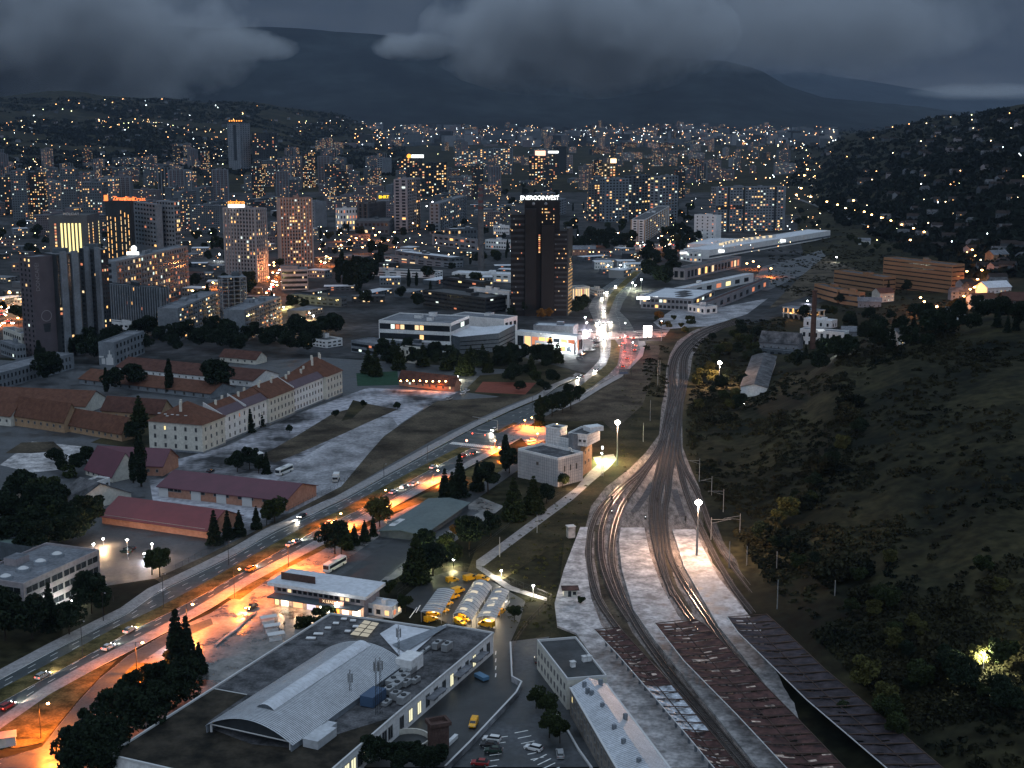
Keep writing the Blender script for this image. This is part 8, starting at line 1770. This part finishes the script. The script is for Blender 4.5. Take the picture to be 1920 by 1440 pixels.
def put_block(kinds, u, v, rz=None, s=1.0, force=False):
    c = [p for p in PB if p[0] in kinds]; kind, wn, lit, me, r, h = rg.choice(c); p = ON(u, v)
    if not force and not free(p, r * .8): return False
    OCC.append((p.x, p.y, r * .7)); o = bpy.data.objects.new('apartment_block', me); COL.objects.link(o); o.location = p; o.rotation_euler = (0, 0, rg.choice((.1, .35, -.3, 1.2, .8)) if rz is None else rz); o.scale = (s, s, s * rg.uniform(.9, 1.1))
    lt = 'few' if lit < .15 else 'some' if lit < .25 else 'many'
    tag(o, f'{wn} {KN[kind][0]}, {lt} lit windows, {dist_v(v)}, {district(u)}', 'apartment block', 'apartment blocks of the valley city'); return True
for u, v in ((22, 402), (42, 412), (75, 410), (108, 405), (135, 412), (158, 404), (182, 420), (205, 405), (232, 402), (315, 372), (335, 378), (352, 372), (400, 372), (415, 380), (505, 350), (535, 352), (555, 350), (580, 352), (610, 350), (625, 360)): put_block(('rib', 'tower'), u, v, rg.uniform(-.2, .2), 1.25, True)
n = 0; tries = 0
while n < 290 and tries < 16000:
    tries += 1; t = rg.random(); v = 243 + 200 * t ** 1.9; u = rg.uniform(-60, 1500)
    if u < 740 and v < 318 - (u / 740) * 55: continue
    if v > 395 and (u > 1060 or 930 < u): continue
    if 640 < u < 860 and 268 < v < 322 and rg.random() < .8: continue
    if u > 1290 and 345 < v: continue
    if u > 1480: continue
    k = ('slab', 'mid', 'low', 'low') if v > 385 else ('slab', 'slab', 'mid', 'rib', 'tower', 'low')
    if put_block(k, u, v): n += 1
# low buildings between the big ones
lb = 0
LOWM = []
for k in range(5):
    w, d, h = rg.uniform(18, 34), rg.uniform(10, 16), rg.uniform(4, 8); b = MB(); wn, wm = WALLS[k]; q = [Vector((-w / 2, -d / 2, 0)), Vector((w / 2, -d / 2, 0)), Vector((w / 2, d / 2, 0)), Vector((-w / 2, d / 2, 0))]; b.prism(box_poly(*q), -1, h, wm, (M_ROOFG, M_ROOFW, M_FELT, M_TILE, M_ROOFW)[k]); wgrid(b, q[0], q[1], .5, h, 7, 2, .5, .4, .25, Vector((0, 0, 0)), .1); wgrid(b, q[1], q[2], .5, h, 3, 2, .5, .4, .25, Vector((0, 0, 0)), .1); o = b.obj('low_building'); LOWM.append((wn, o.data, w / 2)); bpy.data.objects.remove(o)
tries = 0
while lb < 130 and tries < 5000:
    tries += 1; u, v = rg.uniform(-30, 1060), rg.uniform(380, 600); 
    if rg.random() < .15: u, v = rg.uniform(1090, 1190), rg.uniform(475, 525)
    if u > 1060 and not (1090 < u < 1190 and 475 < v < 520): continue
    if v > 560 and u > 700: continue
    p = G(u, v); wn, me, r = rg.choice(LOWM)
    if not free(p, r): continue
    OCC.append((p.x, p.y, r)); o = bpy.data.objects.new('low_building', me); COL.objects.link(o); o.location = p; o.rotation_euler = (0, 0, rg.choice((.1, .5, -.35, 1.1))); tag(o, f'{wn} low building among the blocks, {"near poplars" if u > 600 else "west side"}, ' + ('front rows' if v > 480 else 'back rows'), 'low building', 'low buildings between the blocks'); lb += 1
# hillside houses
HM = []
M_HR = mat('dark_tiles', (.03, .024, .022), .9)
for k, (wm, rm, wn) in enumerate(((M_GREYW, M_HR, 'pale'), (M_PINKW, M_HR, 'pinkish'), (M_GREYW, M_FELT, 'grey'), (M_MIDW, M_HR, 'dim'), (M_MIDW, M_HR, 'dark walled'))):
    b = MB(); w, d, h = 12 + k, 9, 6 + k % 2 * 2; b.box((0, 0, -3), (w, d, h + 3), wm)
    for s in (-1, 1):
        b.face([(s * w / 2, -d / 2, h), (s * w / 2, d / 2, h), (s * w / 2, 0, h + 3)], wm); b.face([(-w / 2 - .5, s * (d / 2 + .5), h - .3), (w / 2 + .5, s * (d / 2 + .5), h - .3), (w / 2 + .5, 0, h + 3.1), (-w / 2 - .5, 0, h + 3.1)], rm)
    for j in range(2):
        for i in range(3): x = -w / 3 + w / 3 * i; b.face([(x - .6, -d / 2 - .06, 1.2 + 2.8 * j), (x + .6, -d / 2 - .06, 1.2 + 2.8 * j), (x + .6, -d / 2 - .06, 2.6 + 2.8 * j), (x - .6, -d / 2 - .06, 2.6 + 2.8 * j)], pick_win(.14))
    o = b.obj('hill_house'); HM.append((wn, o.data)); bpy.data.objects.remove(o)
nh = 0
while nh < 280:
    r_ = rg.random()
    if r_ < .5: u, v = rg.uniform(-20, 740), rg.uniform(190, 320); hill_n = 'left hill beyond the towers'
    elif r_ < .72: u, v = rg.uniform(1480, 1930), rg.uniform(212, 300); hill_n = 'high ridge of the east hill'
    else: u, v = rg.uniform(1590, 1930), rg.uniform(320, 560); hill_n = 'near slope of the east hill'
    if u < 740 and (60 < u < 180 and 240 < v < 300): continue
    p = ON(u, v)
    if u < 740 and (p.z < 8 or p.y > 8200): continue
    if u > 1400 and (p.z < 5 or p.y > 8200 or not free(p, 6)): continue
    wn, me = rg.choice(HM); o = bpy.data.objects.new('hill_house', me); COL.objects.link(o); o.location = p; o.rotation_euler = (0, 0, rg.uniform(-.8, .8)); tag(o, f'small {wn} gabled house scattered on the {hill_n}', 'house', 'houses on the ' + hill_n); nh += 1
# scattered lamps: individuals first, the rest as one mass of tiny lights
LMP = {}
def tiny(u, v, mm, r, hgt, lab, grp):
    p = ON(u, v); key = (mm.name, round(r, 1))
    if key not in LMP:
        b = MB(); b.tube((0, 0, 0), (0, 0, hgt), .12, .12, M_DMET, 4); b.ball((0, 0, hgt + r * .6), r, mm, 6, 4); o = b.obj('street_lamp'); LMP[key] = o.data; bpy.data.objects.remove(o)
    o = bpy.data.objects.new('street_lamp', LMP[key]); COL.objects.link(o); o.location = p; tag(o, lab, 'street lamp', grp)
E_L = [glow('cool_dot', (.85, .95, 1), 14), glow('warm_dot', (1, .72, .40), 14), glow('orange_dot', (1, .45, .16), 14), glow('yellow_dot', (.95, 1, .45), 12)]
LN = ['cool white', 'warm white', 'orange', 'yellowish']
def dotk(): return rg.choices((0, 1, 2, 3), (2, 3, 4, .7))[0]
for i in range(215):
    k = dotk(); r_ = rg.random()
    if r_ < .40: u, v = rg.uniform(0, 740), rg.uniform(188, 312); hn = 'left hill beyond the towers'
    elif r_ < .62: u, v = rg.uniform(1440, 1920), rg.uniform(208, 300); hn = 'high ridge of the east hill'
    elif r_ < .82: u, v = rg.uniform(1600, 1920), rg.uniform(320, 520); hn = 'near slope of the east hill'
    else: u, v = rg.uniform(1250, 1560), rg.uniform(262, 345); hn = 'flat suburb beyond the mall'
    if 60 < u < 190 and 238 < v < 300: continue
    if u > 1560 and 300 < v < 325: continue
    p = ON(u, v); d = p.y
    if d > 8500: continue
    tiny(u, v, E_L[k], round(min(1.7, .3 + d / 5200), 1), 6, f'{LN[k]} lamp on the {hn}', 'street lamps on the ' + hn)
b = MB(); nl = 0
while nl < 1700:
    v = 240 + 260 * rg.random() ** 1.6; u = rg.uniform(-50, 1540); p = ON(u, v)
    if u < 740 and v < 290 and mnoise.noise(Vector((p.x / 350, p.y / 350, 5))) < .05: continue
    if mnoise.noise(Vector((p.x / 220, p.y / 220, 9))) < -.22: continue
    if p.y > 9050: continue
    if 600 < u < 860 and 270 < v < 320 and rg.random() < .8: continue
    r = min(1.5, (.25 + p.y / 7000) * rg.uniform(.3, 1.15)); z = p.z + rg.uniform(4, 14) + (rg.uniform(5, 30) if v < 262 else 0); c_ = (p.x, p.y, z); m = E_L[dotk()]
    b.face([(p.x - r, p.y, z), (p.x, p.y - r * .2, z - r), (p.x + r, p.y, z), (p.x, p.y - r * .2, z + r)], m); nl += 1
o = b.obj('city_lights'); tag(o, 'countless tiny lights of the distant city', None, None, 'stuff')
# most distant quarter as one mass
b = MB()
for i in range(1300):
    u = rg.uniform(-100, 1700); v = rg.uniform(240, 275); p = ON(u, v)
    if p.y > 9050 or p.y < 3600 or (u < 700 and p.z > 60) or (u > 1560 and p.z > 70): continue
    w, d, h = rg.uniform(25, 80), rg.uniform(14, 30), rg.choice((10, 14, 20, 28, 36, 45)) ; b.box((p.x, p.y, p.z - 5), (w, d, h + 5), rg.choice(WALLS)[1], rg.choice((.1, -.3, .5)))
    if rg.random() < .8:
        for k in range(int(h / 10)): x = p.x + rg.uniform(-w, w) * .45; z = p.z + rg.uniform(3, h); s = .9; b.face([(x - s, p.y - d / 2 - 14, z), (x + s, p.y - d / 2 - 14, z), (x + s, p.y - d / 2 - 14, z + 2), (x - s, p.y - d / 2 - 14, z + 2)], rg.choice(E_L[:3]))
o = b.obj('distant_quarter'); tag(o, 'hazy mass of the most distant quarters of the city', None, None, 'stuff')
# ================================================================ TOWN TREES AND TINY TRAFFIC
tp = []; k = 0; tries = 0
while k < 290 and tries < 9000:
    tries += 1; u, v = rg.uniform(-20, 1060), 330 + 290 * rg.random() ** .8
    if rg.random() < .18: u, v = rg.uniform(1060, 1300), rg.uniform(390, 470)
    elif v > 620 or (v > 585 and u > 560): continue
    p = G(u, v)
    if not free(p, 4): continue
    OCC.append((p.x, p.y, 5)); tree(rg.choice(('ash', 'oak', 'linden', 'ash', 'poplar')), p, rg.uniform(10, 17), 'dark street tree between the buildings of the town', 'street trees of the town', simple=True); k += 1
def tiny_car(name, on):
    b = MB(); pm = P_SILVER; b.box((0, 0, .3), (4.2, 1.75, .65), pm); b.prism([(-1.6, -.75), (1.0, -.75), (1.0, .75), (-1.6, .75)], .95, 1.45, M_GLASS, pm)
    for s in (-.6, .6): b.box((2.1, s, .55), (.3, .5, .35), H_ON); b.box((-2.1, s, .6), (.3, .5, .35), T_ON)
    for x in (-1.3, 1.3):
        for s in (-.8, .8): b.tube((x, s - .1, .32), (x, s + .1, .32), .32, .32, M_TYRE, 8)
    o = b.obj(name); me = o.data; bpy.data.objects.remove(o); return me
TC = tiny_car('car', 1)
def flock(pts, dirn, lab, grp, jit=3):
    for u, v in pts:
        p = G(u + rg.uniform(-jit, jit), v + rg.uniform(-jit * .5, jit * .5)); q = G(u + dirn[0], v + dirn[1]); o = bpy.data.objects.new('car', TC); COL.objects.link(o); p.z = .05; o.location = p; o.rotation_euler = (0, 0, math.atan2(q.y - p.y, q.x - p.x) + (PI if rg.random() < .3 else 0)); o.scale = (1.3, 1.3, 1.3); tag(o, lab, 'car', grp)
flock([(2 + i * 4.2, 585 - i * 2.2) for i in range(13)] + [(2 + i * 4.2, 592 - i * 2.2) for i in range(12)] + [(0, 612), (8, 608), (16, 604), (24, 607)], (-20, 12), 'tiny car with lights in the jam on the lit west avenue', 'cars in the jam on the west avenue', 2)
flock([(502 + i * 3, 548 - i * 5) for i in range(9)] + [(510 + i * 4, 540 - i * 5) for i in range(8)] + [(505, 560), (515, 555), (590, 492), (602, 496), (612, 494), (622, 490)], (-6, 10), 'tiny car with lights in the orange square between the ribbed towers', 'cars between the ribbed towers')
flock([(1195, 462), (1203, 461), (1212, 463), (1230, 462), (1243, 463), (1258, 461)], (10, 0), 'tiny car with lights at the far avenue crossing', 'cars at the far avenue crossing', 1)
for u, v, e, c_ in ((20, 585, 90000, (1, .55, .25)), (45, 570, 90000, (1, .6, .3)), (515, 530, 80000, (1, .31, .09)), (505, 555, 70000, (1, .31, .09)), (545, 488, 70000, (1, .31, .09)), (600, 495, 60000, (1, .31, .09)), (640, 462, 60000, (1, .31, .09)), (700, 452, 60000, (1, .31, .09)), (1240, 468, 40000, (1, .31, .09))):  # lights added to spread a warm glow over the crowded streets
    bp = G(u, v); lamp(bp, bp + Vector((0, 0, 16)), 'added tall light spilling warm over the crowded streets', e / KE, c_, E_SOD, .8, 'added tall lights over the crowded streets')
for u, v, e, c_ in ((1124, 628, 11000, (1, .85, .8)), (1140, 628, 11000, (1, .8, .7)), (1172, 630, 12000, (1, .2, .18)), (1172, 655, 11000, (1, .16, .12)), (1186, 668, 8000, (1, .2, .12)), (1100, 628, 16000, (1, .3, .18)), (1240, 626, 16000, (1, .3, .18)), (1132, 600, 16000, (1, .85, .8)), (1132, 570, 12000, (1, .85, .8)), (1130, 660, 12000, (.9, .95, 1))):  # lights added to brighten the junction with white, orange and red glow
    bp = G(u, v); lamp(bp, bp + Vector((0, 0, 9)), 'added light brightening the crowded far junction', e / KE, c_, E_BULB, .35, 'added lights brightening the far junction')
# ================================================================ PRUNE WHAT NOTHING SHOWS, NUMBER THE LOOK-ALIKES
bpy.context.view_layer.update(); dg = bpy.context.evaluated_depsgraph_get()
def shown(o):
    obs = [o] if o.type == 'MESH' else [c for c in o.children if c.type == 'MESH']
    for ob in obs:
        bb = [ob.matrix_world @ Vector(c_) for c_ in ob.bound_box]; lo = Vector([min(p[i] for p in bb) for i in range(3)]); hi = Vector([max(p[i] for p in bb) for i in range(3)])
        for fz in (.98, .85, .65, .4, .15):
            for fx in (.12, .35, .5, .65, .88):
                t = Vector((lerp(lo.x, hi.x, fx), lerp(lo.y, hi.y, .5), lerp(lo.z, hi.z, fz))); pu, pv = PX(t)
                if not (0 < pu < 1920 and 0 < pv < 1440): continue
                d = t - cam.location; L = d.length; ok, loc, nn_, ix, hit, mtx = SC.ray_cast(dg, cam.location, d / L, distance=L * 1.02)
                if (not ok) or hit == ob or (hit.parent is not None and hit.parent == o): return True
    return False
PR_C = ('apartment block', 'low building', 'house', 'tree', 'bush', 'street lamp', 'car')
dead = [o for o in list(COL.objects) if o.get('group') and o.get('category') in PR_C and not any(c.type == 'LIGHT' for c in o.children) and not shown(o)]
for o in dead:
    for ch in list(o.children): bpy.data.objects.remove(ch)
    bpy.data.objects.remove(o)
ONES = ['', 'first', 'second', 'third', 'fourth', 'fifth', 'sixth', 'seventh', 'eighth', 'ninth', 'tenth', 'eleventh', 'twelfth', 'thirteenth', 'fourteenth', 'fifteenth', 'sixteenth', 'seventeenth', 'eighteenth', 'nineteenth']
TENS = ['', '', 'twenty', 'thirty', 'forty', 'fifty', 'sixty', 'seventy', 'eighty', 'ninety']
def ordn(n):
    if n < 20: return ONES[n]
    if n >= 100: return 'hundred-and-' + (ordn(n - 100) if n > 100 else 'last')
    return TENS[n // 10][:-1] + 'ieth' if n % 10 == 0 else TENS[n // 10] + '-' + ONES[n % 10]
by = {}
for o in COL.objects:
    if o.get('label') and o.get('group') and o.parent is None: by.setdefault(o['label'], []).append(o)
for lab, os_ in by.items():
    if len(os_) < 2 or len(os_) > 199: continue
    os_.sort(key=lambda o: PX(o.matrix_world.translation)[0]); w = lab.replace('one of the ', '').split()
    for i, o in enumerate(os_): o['label'] = ' '.join(w[:12]) + ', ' + ordn(i + 1) + ' from left'
# ================================================================ CLOUDS AND HAZE
def vol_mat(name, dens, col, aniso=0.0, cloud=None):
    m = bpy.data.materials.new(name); m.use_nodes = True; t = m.node_tree; t.nodes.clear(); o = N(t, 'ShaderNodeOutputMaterial'); v = N(t, 'ShaderNodeVolumePrincipled'); v.inputs['Color'].default_value = (*col, 1); v.inputs['Density'].default_value = dens; v.inputs['Anisotropy'].default_value = aniso
    t.links.new(v.outputs[0], o.inputs['Volume'])
    if cloud:
        sc, th, amp = cloud; tcn = N(t, 'ShaderNodeTexCoord'); mp = N(t, 'ShaderNodeMapping'); mp.inputs['Location'].default_value = (-.5, -.5, -.5); t.links.new(tcn.outputs['Generated'], mp.inputs[0])
        ln = N(t, 'ShaderNodeVectorMath', operation='LENGTH'); t.links.new(mp.outputs[0], ln.inputs[0]); nz = N(t, 'ShaderNodeTexNoise'); nz.inputs['Scale'].default_value = sc; nz.inputs['Detail'].default_value = 7; nz.inputs['Roughness'].default_value = .62
        g = N(t, 'ShaderNodeNewGeometry'); t.links.new(g.outputs['Position'], nz.inputs['Vector'])
        a = N(t, 'ShaderNodeMath', operation='MULTIPLY_ADD'); a.inputs[1].default_value = -2.0; a.inputs[2].default_value = 1.0; t.links.new(ln.outputs['Value'], a.inputs[0])
        s = N(t, 'ShaderNodeMath', operation='MULTIPLY_ADD'); s.inputs[1].default_value = amp; t.links.new(nz.outputs[0], s.inputs[0]); t.links.new(a.outputs[0], s.inputs[2])
        sb = N(t, 'ShaderNodeMath', operation='SUBTRACT', use_clamp=True); sb.inputs[1].default_value = th; t.links.new(s.outputs[0], sb.inputs[0])
        ml = N(t, 'ShaderNodeMath', operation='MULTIPLY'); ml.inputs[1].default_value = dens; t.links.new(sb.outputs[0], ml.inputs[0]); t.links.new(ml.outputs[0], v.inputs['Density'])
    return m
def cloud(u, v, d, hw, hh, dep, dens, label, sc=.0013, th=1.1, amp=1.8, col=(.93, .96, 1)):
    """soft cloud: an ellipsoid of vapour centred on pixel (u, v) at distance d; half sizes in photo pixels and metres"""
    c = Vector(((u - 960) / FOC * d, d, HT((0, d), v))); sx, sz = hw / FOC * d, hh / FOC * d
    b = MB(); b.ball((0, 0, 0), 1, vol_mat('cloud_vapour', dens, col, .2, (sc, th, amp)), 20, 12); o = b.obj('cloud'); o.location = c; o.scale = (sx, dep, sz); tag(o, label, None, None, 'stuff')
cloud(50, 70, 8600, 480, 165, 900, .008, 'pale cloud bank lying over the left ridge', .0022, 1.25, 2.4)
cloud(455, 88, 8900, 120, 34, 400, .010, 'torn wisp of cloud crossing the mountain crest', .003, 1.16, 2.1)
cloud(775, 86, 8900, 85, 28, 400, .010, 'small wisp of cloud on the mountain crest', .0035, 1.16, 2.1)
cloud(1080, 62, 8700, 300, 120, 900, .008, 'heavy cloud head drooping over the mountain shoulder', .0022, 1.25, 2.4)
cloud(1520, 50, 9200, 460, 100, 900, .004, 'flat cloud veil over the right ridges', .0014)
cloud(1830, 172, 12500, 200, 18, 700, .0018, 'thin low cloud streak on the far right ridge', .0012)
b = MB(); b.prism([(-26000, -300), (28000, -300), (28000, 26000), (-26000, 26000)], -30, 2300, vol_mat('haze_air', 2.0e-5, (.42, .56, .78)), bottom=True); o = b.obj('haze'); tag(o, 'thin evening haze filling the valley', None, None, 'stuff')
